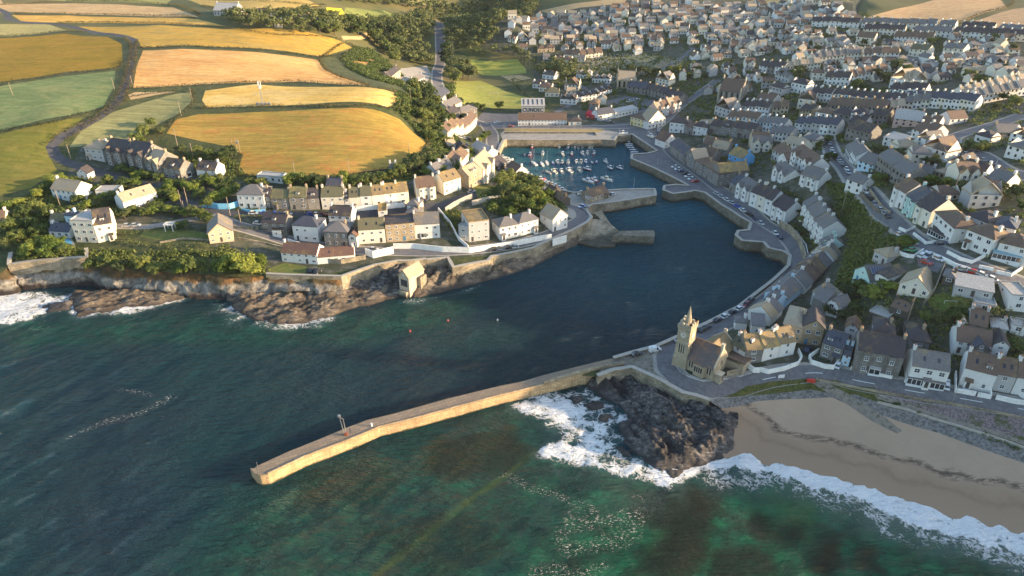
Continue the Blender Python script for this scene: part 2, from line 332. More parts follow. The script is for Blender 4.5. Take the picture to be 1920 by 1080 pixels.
# town and woodland floors first
reg('town_ground', 'townground', "905,245 930,215 1020,215 1060,190 1000,150 1000,110 900,90 930,40 1000,20 1100,5 1180,-5 1480,0 1620,-8 1600,40 1920,60 2200,90 2300,500 2200,880 1920,765 1560,700 1520,705 1380,725 1330,738 1262,712 1250,655 1400,575 1478,500 1481,480 1352,384 1292,349 1240,300 1232,283 1185,252 1150,250 943,262")
reg('town_ground', 'townground', "150,272 330,300 440,340 760,340 880,270 900,240 930,262 940,300 1075,362 1109,408 1040,447 922,480 800,485 600,515 500,512 410,468 300,420 180,420 100,380")
OLIVE = ((0.17, 0.125, 0.014), (0.25, 0.16, 0.02)); GOLD = ((0.44, 0.26, 0.06), (0.56, 0.34, 0.085)); STUB = ((0.53, 0.26, 0.085), (0.62, 0.35, 0.12))
TEAL = ((0.1, 0.15, 0.055), (0.16, 0.2, 0.08)); GRN = ((0.11, 0.12, 0.022), (0.15, 0.14, 0.03)); TAN = ((0.42, 0.28, 0.13), (0.5, 0.34, 0.17))
field("-200,66 0,72 120,63 200,69 228,82 230,115 217,127 130,134 0,155 -200,165", *OLIVE, 0.1, (0.3, 0.17, 0.025), 0.1)
field("-200,172 0,162 120,143 216,133 213,165 193,200 150,214 0,246 -200,262", *TEAL, 0.5, (0.24, 0.24, 0.1), 0.25, 2.0)
field("-200,270 0,252 140,222 156,221 128,248 97,272 92,290 108,322 60,352 0,367 -200,380", *GRN, 0.2, (0.2, 0.16, 0.04), 0.15)
field("-200,44 0,45 90,45 125,57 0,69 -200,64", (0.27, 0.25, 0.1), (0.32, 0.27, 0.11), 0, None, 0.1)
field("-200,-4 0,-3 5,6 140,6 325,14 372,32 300,31 130,26 20,22 -200,40", *TAN, 0.05)
field("22,28 130,29 300,33 370,36 425,50 330,45 200,43 120,43 40,40", *GOLD, 0.05)
field("140,50 300,47 420,55 640,78 662,90 600,106 470,90 265,89 258,73 215,64", (0.4, 0.25, 0.045), (0.48, 0.29, 0.06), 0.08, (0.3, 0.22, 0.07))
field("268,95 470,97 595,112 607,130 688,161 560,153 480,155 380,158 250,165 256,125", *STUB, 0.12, (0.62, 0.4, 0.16), 0.35, 4.0)
field("385,170 480,158 640,163 735,172 756,190 728,201 560,197 480,199 388,201 379,188", (0.54, 0.33, 0.08), (0.62, 0.4, 0.11), 0.1, (0.62, 0.44, 0.18))
field("312,250 330,224 372,214 480,210 640,203 700,205 750,224 798,268 788,290 730,316 640,329 540,332 462,329 449,310 456,290 425,274", (0.24, 0.2, 0.045), (0.38, 0.24, 0.055), 0.15, (0.47, 0.2, 0.055), 0.35, 3.0)
field("130,276 152,246 212,210 330,176 357,173 359,190 334,214 288,238 252,260 200,270", (0.19, 0.19, 0.08), (0.27, 0.25, 0.11), -0.5, None, 0.4, 2.5)
field("240,178 252,173 330,172 245,187", *TAN)
field("330,-8 560,-8 600,11 520,20 480,20 380,10", (0.36, 0.26, 0.08), (0.42, 0.3, 0.1), 0.05)
field("400,17 480,24 540,26 600,16 600,34 480,36 430,30", *TAN, 0.05)
field("612,14 640,16 650,32 630,34 614,28", (0.65, 0.5, 0.03), (0.75, 0.58, 0.04), 0, None, 0.05)
field("648,14 720,20 762,38 700,42 658,38 645,22", (0.14, 0.17, 0.04), (0.2, 0.22, 0.06), 0.9, (0.3, 0.3, 0.1), 0.35, 5.0)
field("730,-8 830,-8 815,10 770,8", (0.3, 0.26, 0.1), (0.36, 0.3, 0.12))
field("-200,-10 330,-10 312,8 140,3 0,-5", (0.2, 0.22, 0.07), (0.28, 0.26, 0.1))
field("660,96 700,100 734,130 728,146 690,140 650,122 640,108", (0.34, 0.22, 0.08), (0.42, 0.26, 0.1))
field("640,68 690,60 700,66 680,74 645,76", *TAN)
field("1012,20 1080,6 1180,-6 1170,6 1090,14 1030,26", *TAN)
field("1612,38 1650,25 1750,0 1780,-6 1870,-6 1888,14 1830,30 1792,44", (0.5, 0.3, 0.14), (0.56, 0.35, 0.17), 0.3, None, 0.15)
field("1800,47 1900,17 2050,0 2200,10 2200,70 1920,56", (0.48, 0.29, 0.14), (0.54, 0.33, 0.17), 0.3, None, 0.15)
field("1390,-8 1570,-8 1600,4 1500,12 1420,6", (0.3, 0.26, 0.12), (0.36, 0.29, 0.13))
PITCHG = ((0.22, 0.25, 0.05), (0.31, 0.3, 0.07))
field("878,112 970,110 986,128 987,137 905,141 890,128", *PITCHG, 0, None, 0.15, 6.0)
field("852,152 900,151 950,172 1024,192 1000,204 940,203 850,190", *PITCHG, 0, (0.3, 0.27, 0.08), 0.15)
field("938,142 975,140 998,147 960,154", *TAN)
reg('cemetery_ground', 'far', "1078,128 1110,112 1175,102 1285,112 1262,134 1180,142 1110,143")
field("1165,108 1200,103 1235,106 1215,116 1180,118", (0.4, 0.3, 0.12), (0.46, 0.34, 0.14))
field("1222,128 1240,112 1285,112 1265,134 1210,138", (0.25, 0.18, 0.09), (0.33, 0.24, 0.12))
# paved ground
reg('car_park', 'asphalt', "1130,190 1175,180 1222,186 1238,202 1190,216 1150,206")
reg('quay_paving', 'concrete', "943,264 950,262 1130,262 1152,263 1157,255 1170,249 1140,243 945,246 938,250")
M['drygrass'] = mottle('dry grass', (0.26, 0.19, 0.08), (0.4, 0.27, 0.1), 0.3, 0.95, (0.15, 0.15, 0.05), 0.6)
reg('quay_grass', 'drygrass', "947,250 1112,250 1130,246 1134,241 1120,239 946,239")
reg('car_park', 'asphalt', "895,222 905,210 970,213 985,232 940,236 900,232")
reg('depot_yard', 'concrete', "738,150 752,128 800,122 808,140 802,152 760,158")
reg('quay_paving', 'asphalt', "1185,252 1150,244 1140,232 1190,228 1240,246 1262,290 1300,322 1352,356 1420,404 1475,440 1500,468 1496,500 1481,496 1470,472 1442,466 1432,455 1392,452 1380,442 1384,434 1404,432 1408,418 1390,408 1352,384 1322,362 1304,358 1262,364 1244,357 1246,349 1268,347 1292,349 1260,332 1225,315 1184,298 1185,290 1215,288 1232,283")
reg('quay_paving', 'concrete', "1075,362 1105,360 1165,356 1227,355 1229,367 1160,378 1110,384 1098,390 1102,398 1109,408 1100,418 1060,405 1040,392 1050,372")
reg('quay_paving', 'oldconcrete', "1120,708 1128,688 1150,672 1190,664 1230,650 1275,632 1290,640 1262,652 1250,680 1262,716 1230,712 1185,692 1150,697")
road('road', 'asphalt', "822,40 826,100 820,135 822,165 845,200 880,222 940,238 1060,238 1150,238 1185,236", 7.0, 1.4)
road('road', 'asphalt', "910,232 922,250 924,270 932,292 950,312 985,336 1030,362 1062,384", 6.5, 1.0)
road('road', 'lane', "-60,-2 8,22 22,38 110,46 165,58 235,69 250,80 247,110 240,145 224,185 198,212 148,240 112,258 97,275 104,292 135,308 180,322 250,342 310,362 345,378 385,392 430,400 520,403 620,404 700,399 790,389 842,381 902,358 932,346 937,333 930,316", 5.6)
road('road', 'asphalt', "404,408 424,416 446,424 504,440 562,457 655,468 740,472 850,471 920,465 1000,450 1060,428 1092,408 1083,392 1062,384", 5.6, 0.8)
road('lane', 'paving', "215,424 280,425 340,414 408,404", 4.0)
road('road', 'asphalt', "1225,245 1245,262 1262,290 1310,325 1355,358 1410,398 1462,436 1494,470 1497,496 1462,540 1410,580 1340,618 1290,640 1262,658", 6.0, 0.8)
road('road', 'asphalt', "1290,640 1262,652 1249,668 1252,690 1275,714 1320,730 1370,728 1430,712 1510,700 1560,703 1640,720 1780,744 1920,768 2100,800", 6.4, 1.2)
road('road', 'asphalt', "1225,245 1248,225 1275,200 1310,175 1345,150", 5.0, 0.8)
road('road', 'asphalt', "1540,215 1556,275 1570,300 1600,335 1640,378 1672,410 1703,437 1743,462 1815,494 1920,535 2100,590", 6.0, 1.2)
road('road', 'asphalt', "1920,215 1850,238 1795,254 1782,266 1792,280 1836,290 1893,322 2000,345", 7.0, 1.2)
road('road', 'asphalt', "1045,240 1040,215 1080,190 1100,172 1080,155", 4.5)
road('road', 'asphalt', "1100,172 1160,150 1200,138 1260,120 1300,90", 4.5)
reg('car_park', 'asphalt', "1715,470 1745,482 1770,494 1758,512 1722,498")
# cove
reg('beach', 'sand', "1352,766 1375,822 1350,858 1420,868 1500,890 1600,915 1680,940 1760,965 1840,990 1920,1005 2100,1060 2250,1100 2250,1010 2100,925 1920,868 1850,845 1760,812 1680,788 1600,762 1560,745 1480,748 1420,752 1385,762")
reg('shingle', 'shingle', "1330,752 1352,766 1385,762 1420,752 1480,748 1560,745 1600,762 1680,788 1760,812 1850,845 1920,868 2100,925 2100,880 1920,842 1800,800 1700,770 1640,752 1570,722 1520,722 1450,735 1400,735 1350,745")
reg('turf_bank', 'turf', "1355,745 1400,724 1450,715 1520,709 1570,713 1640,745 1700,770 1800,800 1920,842 2100,880 2100,872 1920,832 1800,790 1700,760 1650,742 1640,727 1600,740 1560,738 1520,730 1450,738 1400,742")
reg('turf_bank', 'turf', "1535,708 1640,727 1650,742 1640,752 1600,738 1560,724 1530,718")
reg('pebble_bank', 'bank', "1640,727 1780,752 1920,780 2100,815 2100,865 1920,828 1800,788 1700,758 1655,742")
reg('path', 'oldconcrete', "1640,740 1700,756 1800,788 1920,826 2100,868 2100,876 1920,834 1800,796 1700,764 1645,748")
reg('slipway', 'oldconcrete', "1522,718 1545,714 1590,738 1650,775 1692,808 1682,813 1635,790 1580,752")
# garden lawns
for g in ("270,432 360,432 398,440 390,450 300,450 262,442", "1735,560 1770,548 1820,562 1812,590 1760,588", "560,352 640,345 760,330 790,318 760,345 640,358", "880,345 940,350 945,380 905,385",
          "500,505 535,492 575,500 572,517 510,514", "1790,610 1850,600 1860,660 1800,660", "1610,335 1650,325 1660,345 1625,352"):
    reg('garden_lawn', 'lawn', g)
# ---------------------------------------------------------------- one constrained triangulation, split into its regions
def densify(poly, step):
    out = []; n = len(poly)
    for i in range(n):
        a = poly[i]; b = poly[(i+1) % n]; d = math.hypot(b[0]-a[0], b[1]-a[1])
        s = step if max(abs(a[0]), abs(b[0]), a[1], b[1]) < 700 else 60
        k = max(1, int(d/s))
        out += [(a[0]+(b[0]-a[0])*j/k, a[1]+(b[1]-a[1])*j/k) for j in range(k)]
    return out
cv = []; cedges = []
def add_loop(poly, step):
    d = densify(poly, step); i = len(cv); cv.extend(Vector(p) for p in d); cedges.extend((i+k, i+(k+1) % len(d)) for k in range(len(d)))
add_loop(landw, 4.0)
for r in REG: add_loop(r[2], 5.0)
gp = []
for (x0, x1, y0, y1, s) in ((-160, 250, 90, 330, 3.5), (-260, 420, 330, 520, 6), (-420, 250, 180, 330, 8), (-600, 700, 520, 900, 16), (-3400, 3400, 0, 5900, 160)):
    xs, ys = np.meshgrid(np.arange(x0, x1, s), np.arange(y0, y1, s)); xs = xs+rng.uniform(-.3, .3, xs.shape)*s; ys = ys+rng.uniform(-.3, .3, ys.shape)*s
    gp += list(zip(xs.ravel(), ys.ravel()))
gp = np.array(gp); gp = gp[inpoly(gp[:, 0], gp[:, 1], landw)]
cv += [Vector(p) for p in gp]
res = delaunay_2d_cdt(cv, cedges, [], 0, 0.02)
tv = np.array([(v.x, v.y) for v in res[0]]); tf = np.array([f for f in res[2] if len(f) == 3])
cen = tv[tf].mean(1); inside = inpoly(cen[:, 0], cen[:, 1], landw); tf = tf[inside]; cen = cen[inside]
tz = Z(tv[:, 0], tv[:, 1]); far = (np.abs(tv[:, 0]) > 1290) | (tv[:, 1] > 1990)
tz = np.where(far, 62.0, tz); tz = np.maximum(tz, -0.4)
rid = np.full(len(tf), -1)
for k, (nm, mk, poly) in enumerate(REG):
    xs = [p[0] for p in poly]; ys = [p[1] for p in poly]
    cand = np.where((cen[:, 0] >= min(xs)) & (cen[:, 0] <= max(xs)) & (cen[:, 1] >= min(ys)) & (cen[:, 1] <= max(ys)))[0]
    if len(cand): rid[cand[inpoly(cen[cand, 0], cen[cand, 1], poly)]] = k
names = {}
for k, (nm, mk, poly) in enumerate(REG): names.setdefault((nm, mk) if nm in ('field', 'garden_lawn') and False else (nm, mk), []).append(k)
shore_w = Ppoly(SHORE)
def emit(name, mk, sel):
    f = tf[sel]
    if not len(f): return
    u, inv = np.unique(f, return_inverse=True); f = inv.reshape(f.shape)
    V = np.column_stack([tv[u], tz[u]])
    a, b, c = V[f[:, 0]], V[f[:, 1]], V[f[:, 2]]; up = np.cross(b-a, c-a)[:, 2] < 0
    f[up] = f[up][:, ::-1]
    me = fast_mesh(name, V, f, M[mk], True)
    if mk == 'sand':
        d = distpoly(V[:, 0], V[:, 1], shore_w, False); attr(me, 'wet', np.clip(1-d/26.0, 0, 1))
    struct(name, me)
emit('ground', 'scrub', (rid < 0) & (cen[:, 1] < 560) & (np.abs(cen[:, 0]) < 700)); emit('countryside', 'far', (rid < 0) & ~((cen[:, 1] < 560) & (np.abs(cen[:, 0]) < 700)))
for (nm, mk), ks in names.items(): emit(nm, mk, np.isin(rid, ks))
ROADMASK = [r[2] for r in REG if r[0] in ('road', 'lane', 'pavement')]
def on_road(x, y): return any(bool(inpoly(np.array([x]), np.array([y]), p)[0]) for p in ROADMASK)
# ---------------------------------------------------------------- the sea
def pw(s, z=0.0): return Zpoly(parse(s), z)
def pxline(s, z=0.0): return Zpoly(parse(s), z)
def build_sea():
    xs1 = np.concatenate([np.arange(-2600, -220, 60.0), np.arange(-220, 205, 0.9), np.arange(205, 2600, 60.0)])
    ys1 = np.concatenate([np.arange(-1500, 58, 60.0), np.arange(58, 400, 0.9), np.arange(400, 470, 20.0)])
    X, Y = np.meshgrid(xs1, ys1); nx, ny = len(xs1), len(ys1); x = X.ravel(); y = Y.ravel()
    idx = np.arange(nx*ny).reshape(ny, nx); F = np.stack([idx[:-1, :-1], idx[:-1, 1:], idx[1:, 1:], idx[1:, :-1]], -1).reshape(-1, 4)
    near = (x > -221) & (x < 206) & (y > 57) & (y < 401)
    n1 = fbm(x/9, y/9, 4, 3)-0.5; n2 = fbm(x/3.2+40, y/3.2, 3, 8)-0.5
    foam = np.zeros(len(x))
    def soft(poly, w, amp=4.0, k=1.0):
        d = distpoly(x, y, poly); s = np.where(inpoly(x, y, poly), d, -d)+n1*amp*2+n2*amp*0.6
        return sstep(-w, w, s)*k
    # surf over the rocks below the pier
    foam = np.maximum(foam, soft(pw("965,765 1010,748 1060,735 1110,722 1125,745 1165,765 1180,790 1160,800 1180,838 1240,872 1290,862 1340,850 1360,862 1320,888 1260,912 1200,900 1120,888 1070,868 1010,850 1035,820 1015,790"), 3.5, 3.5, 0.9))
    foam = np.maximum(foam, soft(pw("1090,812 1150,815 1190,850 1260,885 1320,860 1345,862 1300,900 1230,912 1150,892 1100,865"), 2.5, 2.5, 1.0))
    foam = np.maximum(foam, soft(pw("1000,760 1090,730 1110,760 1060,780 1100,790 1060,815 1030,800"), 3.0, 3.0, 0.95))
    foam = np.maximum(foam, soft(pw("1200,905 1330,880 1300,920 1220,960 1120,970 1040,950 1120,900"), 8, 8, 0.28))
    foam = np.clip(foam*(0.8+1.1*n1+.5*n2), 0, 1)
    # the breaking wave along the beach, strongest at its landward edge
    sl_ = pxline("1330,870 1375,866 1430,874 1500,896 1560,914 1640,935 1650,950 1700,968 1780,990 1860,1012 1930,1030 2100,1085")
    d = distpoly(x, y, sl_, False); below = y < np.interp(x, [p[0] for p in sl_], [p[1] for p in sl_])+0.5
    on = sstep(40, 56, x)
    foam = np.maximum(foam, np.where(below, sstep(3.1, 0.9, d+n1*4+n2*2.5)*1.1, 1.0)*(d < 12)*on)
    foam = np.maximum(foam, np.where(below, 0.5*sstep(15, 3, d+n1*10), 0)*on)
    # left shore
    foam = np.maximum(foam, soft(pw("-150,556 0,552 60,552 130,552 140,565 110,580 60,592 0,612 -150,640"), 4, 5, 0.85))
    foam = np.maximum(foam, soft(pw("130,565 200,558 260,558 330,555 345,562 300,578 240,590 180,595 140,600"), 3, 3.5, 0.75))
    foam = np.maximum(foam, soft(pw("340,552 372,547 368,556 340,562"), 2, 2, 0.6)); foam = np.maximum(foam, soft(pw("405,570 470,565 480,600 430,608 440,590 410,585"), 3, 3.5, 0.7))
    foam = np.maximum(foam, soft(pw("480,598 560,598 640,592 600,612 520,618 470,612"), 2.5, 2, 0.55))
    for s in ("800,560 860,548 900,536 850,556", "750,562 800,560 790,572 750,570"): foam = np.maximum(foam, soft(pw(s), 2, 2, 0.45))
    # thin rafts of old foam
    fl = np.zeros(len(x))
    for s, w in (("1070,975 1050,1010 1070,1030 1110,1025 1170,1010 1200,965 1140,975 1080,990", 2.2), ("1010,920 1060,935 1110,960", 1.2), ("1000,1075 1040,1070 1090,1078 1130,1060", 1.6), ("950,890 975,905 1000,920", 1.0),
                 ("130,820 200,790 260,778 320,745", 1.1), ("220,730 262,735 280,742", .8)):
        fl = np.maximum(fl, sstep(w*1.6, w*.2, distpoly(x, y, pxline(s), False)+n1*3))
    # depth and seabed colour (what the clear water lets through)
    shal = soft(pw("470,930 640,870 760,815 900,775 1000,745 1040,830 1150,880 1350,870 1500,900 1640,935 1780,985 1920,1030 2300,1180 2300,1500 300,1500 300,1150"), 16, 9, 1.0)
    shal = np.maximum(shal, soft(pw("0,610 240,590 420,600 560,620 700,580 860,560 900,545 850,600 700,640 500,650 240,650 0,680"), 9, 6, 0.5))
    shal = np.maximum(shal, soft(pw("640,620 900,640 1050,640 900,720 700,720"), 22, 8, 0.22))
    shal = shal*np.where(y < 200, 0.5+0.5*sstep(0, 45, x+(150-y)*.3), 1)
    kelp = np.zeros(len(x))
    for s, k in (("1310,905 1360,880 1380,900 1340,1000 1300,1090 1150,1090 1240,1000 1180,960 1200,915", 1), ("1390,975 1420,955 1440,970 1435,1005 1400,1010", 1), ("1448,1005 1490,985 1505,985 1490,1020 1450,1015", .9), ("1340,1040 1400,1020 1450,1030 1470,1100 1330,1100", .9),
                 ("1560,1000 1582,995 1575,1030 1545,1075 1525,1065 1540,1025", 1.1), ("1610,1030 1640,1025 1630,1050 1655,1075 1615,1060", .9), ("820,820 960,800 1000,840 960,880 860,900 780,880", .8), ("560,880 700,860 760,900 700,960 560,940", .45), ("700,1000 900,950 950,1040 800,1100", .5)):
        kelp = np.maximum(kelp, soft(pw(s), 3, 3.2, k))
    turb = sstep(13, 3, d+n1*6)*below*sstep(60, 90, x)*0.8
    pipe = sstep(1.7, .2, distpoly(x, y, pxline("1005,845 960,880 900,925 820,985 700,1085 640,1130"), False)+n2*1.5)
    light = sstep(0.0, 1.0, soft(pw("1380,920 1500,920 1560,960 1500,990 1400,960", 0), 10, 8, 1.0)+soft(pw("1240,1000 1300,960 1330,1000 1300,1060 1200,1100 1150,1100"), 6, 6, .7))
    zw = np.where(near, (fbm((x*0.85-y*0.5)/5.5, (x*.5+y*.85)/13, 3, 21)-0.5)*0.9+np.clip(foam, 0, 1)*0.12*(1+4*n2), 0)
    me = fast_mesh('sea', np.column_stack([x, y, zw]), F, None or MSEA, True)
    attr(me, 'foam', foam); attr(me, 'raft', fl); attr(me, 'shal', shal); attr(me, 'kelp', kelp); attr(me, 'light', light); attr(me, 'turb', turb); attr(me, 'pipe', pipe); attr(me, 'inner', np.maximum(sstep(-30, 25, y-np.interp(x, [-50, 60, 140], [330, 300, 300])), 0.38*sstep(-15, 60, y-np.interp(x, [-100, 0, 60], [330, 215, 190]))))
    struct('sea', me)
def sea_mat():
    n = NT('sea water', 0.12, 0.34); v = n.pos(); b = n.b
    deep = n.ramp(n.noise(v, 0.018, 4, 0.5), [(0.35, (0.003, 0.022, 0.04)), (0.65, (0.003, 0.036, 0.042))])
    wob = n.noise(n.pos((1, 1.6, 1), (0, 0, 0.5)), 0.11, 6, 0.66)
    green = n.ramp(wob, [(0.3, (0.002, 0.03, 0.019)), (0.5, (0.003, 0.06, 0.033)), (0.72, (0.006, 0.15, 0.07))])
    col = n.mix(n.attr('shal'), deep, green)
    col = n.mix(n.attr('inner'), col, (0.015, 0.11, 0.15))
    lt = n.math('MULTIPLY', n.attr('light'), n.ramp(n.noise(v, 0.16, 6, 0.7), [(0.3, (0.15, .15, .15)), (0.7, (1, 1, 1))]))
    col = n.mix(lt, col, (0.05, 0.16, 0.06))
    col = n.mix(n.math('MULTIPLY', n.attr('pipe'), 0.5), col, (0.06, 0.1, 0.02))
    kp = n.math('MULTIPLY', n.attr('kelp'), n.ramp(n.noise(v, 0.35, 6, 0.75), [(0.2, (0.7, .7, .7)), (0.5, (1, 1, 1))]))
    col = n.mix(kp, col, (0.002, 0.013, 0.008))
    col = n.mix(n.math('MULTIPLY', n.attr('turb'), 0.8), col, (0.09, 0.13, 0.085))
    # lacy foam
    dn = n.N.new('ShaderNodeTexNoise'); n.lk(v, dn.inputs['Vector']); dn.inputs['Scale'].default_value = 0.22; dn.inputs['Detail'].default_value = 5
    vm = n.N.new('ShaderNodeVectorMath'); vm.operation = 'MULTIPLY_ADD'; n.lk(dn.outputs['Color'], vm.inputs[0]); vm.inputs[1].default_value = (7, 7, 0); n.lk(v, vm.inputs[2])
    def lace(scale):
        vo = n.N.new('ShaderNodeTexVoronoi'); vo.feature = 'DISTANCE_TO_EDGE'; n.lk(vm.outputs[0], vo.inputs['Vector']); vo.inputs['Scale'].default_value = scale; return vo.outputs['Distance']
    def ridge(sc_, det, dist=0.0):
        q = n.noise(vm.outputs[0], sc_, det, 0.6, dist); return n.math('SUBTRACT', 1.0, n.math('ABSOLUTE', n.math('MULTIPLY', n.math('SUBTRACT', q, 0.5), 4.5)), True)
    fo = n.attr('foam'); pat = n.math('ADD', n.math('MULTIPLY', ridge(0.16, 5), 0.36), n.math('ADD', n.math('MULTIPLY', ridge(0.55, 4), 0.34), n.math('MULTIPLY', n.noise(v, 1.7, 5, 0.8), 0.42)))
    f = n.math('ADD', pat, n.math('SUBTRACT', n.math('MULTIPLY', fo, 0.6), 1.02)); f = n.math('MULTIPLY', f, 7.0, True)
    rf = n.math('MULTIPLY', n.attr('raft'), n.ramp(n.noise(n.pos((.7, 1.3, 1)), 2.0, 4, 0.8), [(0.58, (0, 0, 0)), (0.64, (1, 1, 1))]))
    f = n.math('MAXIMUM', f, rf)
    churn = n.math('MULTIPLY', fo, 0.55, True); col = n.mix(churn, col, (0.14, 0.26, 0.24))
    col = n.mix(f, col, (0.86, 0.86, 0.84)); n.col(col)
    n.lk(n.mix(f, (0.07, 0.07, 0.07), (0.9, 0.9, 0.9)), b.inputs['Roughness']); b.inputs['IOR'].default_value = 1.33
    w1 = n.noise(n.pos((0.4, 1.3, 1), (0, 0, -0.45)), 0.45, 5, 0.62); w2 = n.noise(n.pos((0.6, 1.2, 1), (0, 0, 0.35)), 0.95, 4, 0.65)
    h = n.math('ADD', n.math('MULTIPLY', w1, 1.6), n.math('MULTIPLY', w2, 0.5)); h = n.math('ADD', h, n.math('MULTIPLY', f, 0.25))
    n.bump(h, 1.0, 2.8); return n.m
MSEA = sea_mat(); build_sea()
# ---------------------------------------------------------------- haze of the morning air
hz = box_mesh('haze', -1500, 1500, -300, 2400, -12, 137, None)
nh = NT('haze air'); nh.N.remove(nh.b); vol = nh.N.new('ShaderNodeVolumePrincipled'); vol.inputs['Density'].default_value = 0.00003; vol.inputs['Color'].default_value = (0.93, 0.92, 0.9, 1); vol.inputs['Anisotropy'].default_value = 0.3
nh.lk(vol.outputs[0], [x for x in nh.N if x.type == 'OUTPUT_MATERIAL'][0].inputs['Volume']); hz.materials.append(nh.m)
tag(link('haze', hz), kind='stuff')
# ---------------------------------------------------------------- masonry, rock and cliff
def stone_mat(name, c1, c2, course=0.9, obj=False, c3=(0.12, 0.11, 0.08), wet=True):
    n = NT(name, 0.9, 0.2); v = n.pos(obj=obj)
    vo = n.N.new('ShaderNodeTexVoronoi'); n.lk(n.pos((0.9, 0.9, 1.8), obj=obj), vo.inputs['Vector']); vo.inputs['Scale'].default_value = course
    cr = n.ramp(n.math('FRACT', n.math('MULTIPLY', vo.outputs['Color'], 3.0)), [(0, c1), (1, c2)])
    col = n.mix(n.ramp(n.noise(v, 0.22, 5, 0.65), [(0.42, (0, 0, 0)), (0.7, (1, 1, 1))]), cr, c3)
    if wet:
        sx = n.N.new('ShaderNodeSeparateXYZ'); n.lk(n.geo.outputs['Position'], sx.inputs[0])
        zz = n.math('ADD', sx.outputs[2], n.math('MULTIPLY', n.noise(v, 0.4, 4), 1.6))
        col = n.mix(n.ramp(n.math('DIVIDE', zz, 5.0), [(0.24, (1, 1, 1)), (0.5, (0, 0, 0))]), col, (0.045, 0.042, 0.03))
    n.col(col); ed = n.N.new('ShaderNodeTexVoronoi'); ed.feature = 'DISTANCE_TO_EDGE'; n.lk(n.pos((0.9, 0.9, 1.8), obj=obj), ed.inputs['Vector']); ed.inputs['Scale'].default_value = course
    n.bump(n.math('MINIMUM', ed.outputs[0], 0.12), 1.0, 0.8); return n.m
M['granite'] = stone_mat('granite masonry', (0.26, 0.21, 0.14), (0.42, 0.35, 0.25), 1.1)
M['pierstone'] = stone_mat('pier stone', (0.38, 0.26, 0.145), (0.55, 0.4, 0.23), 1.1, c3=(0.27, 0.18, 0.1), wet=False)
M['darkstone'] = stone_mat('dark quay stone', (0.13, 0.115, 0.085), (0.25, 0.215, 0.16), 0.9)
M['rubble'] = stone_mat('rubble wall', (0.2, 0.17, 0.12), (0.36, 0.3, 0.21), 1.3, wet=False)
def pier_wall_mat():
    n = NT('pier block stone', 0.9, 0.2); sx = n.N.new('ShaderNodeSeparateXYZ'); n.lk(n.geo.outputs['Position'], sx.inputs[0]); cb = n.N.new('ShaderNodeCombineXYZ')
    n.lk(n.math('ADD', n.math('MULTIPLY', sx.outputs[0], .93), n.math('MULTIPLY', sx.outputs[1], .37)), cb.inputs[0]); n.lk(sx.outputs[2], cb.inputs[1])
    br = n.N.new('ShaderNodeTexBrick'); n.lk(cb.outputs[0], br.inputs['Vector'])
    for k, c in (('Color1', (0.58, 0.41, 0.22, 1)), ('Color2', (0.4, 0.28, 0.155, 1)), ('Mortar', (0.16, 0.11, 0.07, 1))): br.inputs[k].default_value = c
    br.inputs['Scale'].default_value = 1.0; br.inputs['Brick Width'].default_value = 1.9; br.inputs['Row Height'].default_value = 0.62; br.inputs['Mortar Size'].default_value = 0.045
    v = n.pos(); col = n.mix(n.ramp(n.noise(n.pos((.6, .6, .15)), 1.0, 6, 0.75), [(0.45, (0, 0, 0)), (0.7, (.8, .8, .8))]), br.outputs[0], (0.2, 0.13, 0.07))
    zz = n.math('ADD', sx.outputs[2], n.math('MULTIPLY', n.noise(v, 0.5, 5, .7), -1.2)); col = n.mix(n.ramp(n.math('ADD', zz, .6), [(0.1, (1, 1, 1)), (0.5, (0, 0, 0))]), col, (0.06, 0.05, 0.025))
    n.col(col); n.bump(br.outputs['Fac'], 0.6, 0.15); return n.m
M['pierwall'] = pier_wall_mat()
def pier_top_mat():
    n = NT('pier paving', 0.9, 0.25); v = n.pos((1, 1, 1), (0, 0, -0.42)); br = n.N.new('ShaderNodeTexBrick'); n.lk(v, br.inputs['Vector'])
    for k, c in (('Color1', (0.36, 0.26, 0.17, 1)), ('Color2', (0.26, 0.19, 0.13, 1)), ('Mortar', (0.11, 0.09, 0.065, 1))): br.inputs[k].default_value = c
    br.inputs['Scale'].default_value = 1.0; br.inputs['Brick Width'].default_value = 2.4; br.inputs['Row Height'].default_value = 1.1; br.inputs['Mortar Size'].default_value = 0.05
    n.col(n.mix(n.math('MULTIPLY', n.noise(v, 0.5, 6, 0.75), 0.8), br.outputs[0], (0.15, 0.12, 0.085))); n.bump(br.outputs['Fac'], 0.3, 0.1); return n.m
M['piertop'] = pier_top_mat()
def rock_mat(name, c1, c2, dark=(0.035, 0.032, 0.03), tilt=0.6):
    n = NT(name, 0.85, 0.3); v = n.pos((1, 1, 1)); st = n.pos((0.5, 2.2, 1.6), (0.3, 0.4, tilt))
    a = n.noise(st, 0.55, 8, 0.7, 0.6); col = n.ramp(a, [(0.36, dark), (0.5, c1), (0.7, c2)])
    col = n.mix(n.ramp(n.noise(v, 0.13, 4, 0.6), [(0.42, (0, 0, 0)), (0.66, (1, 1, 1))]), col, tuple(x*0.4 for x in c1))
    sx = n.N.new('ShaderNodeSeparateXYZ'); n.lk(n.geo.outputs['Position'], sx.inputs[0])
    zz = n.math('ADD', sx.outputs[2], n.noise(v, 0.5, 3)); col = n.mix(n.ramp(n.math('DIVIDE', zz, 3.0), [(0.2, (1, 1, 1)), (0.5, (0, 0, 0))]), col, dark)
    n.col(col); n.bump(n.noise(st, 1.1, 7, 0.75), 1.0, 0.7); return n.m
M['rock'] = rock_mat('slate rock', (0.1, 0.09, 0.085), (0.38, 0.34, 0.3))
M['rockwarm'] = rock_mat('brown rock', (0.17, 0.135, 0.1), (0.36, 0.29, 0.2), (0.06, 0.045, 0.035))
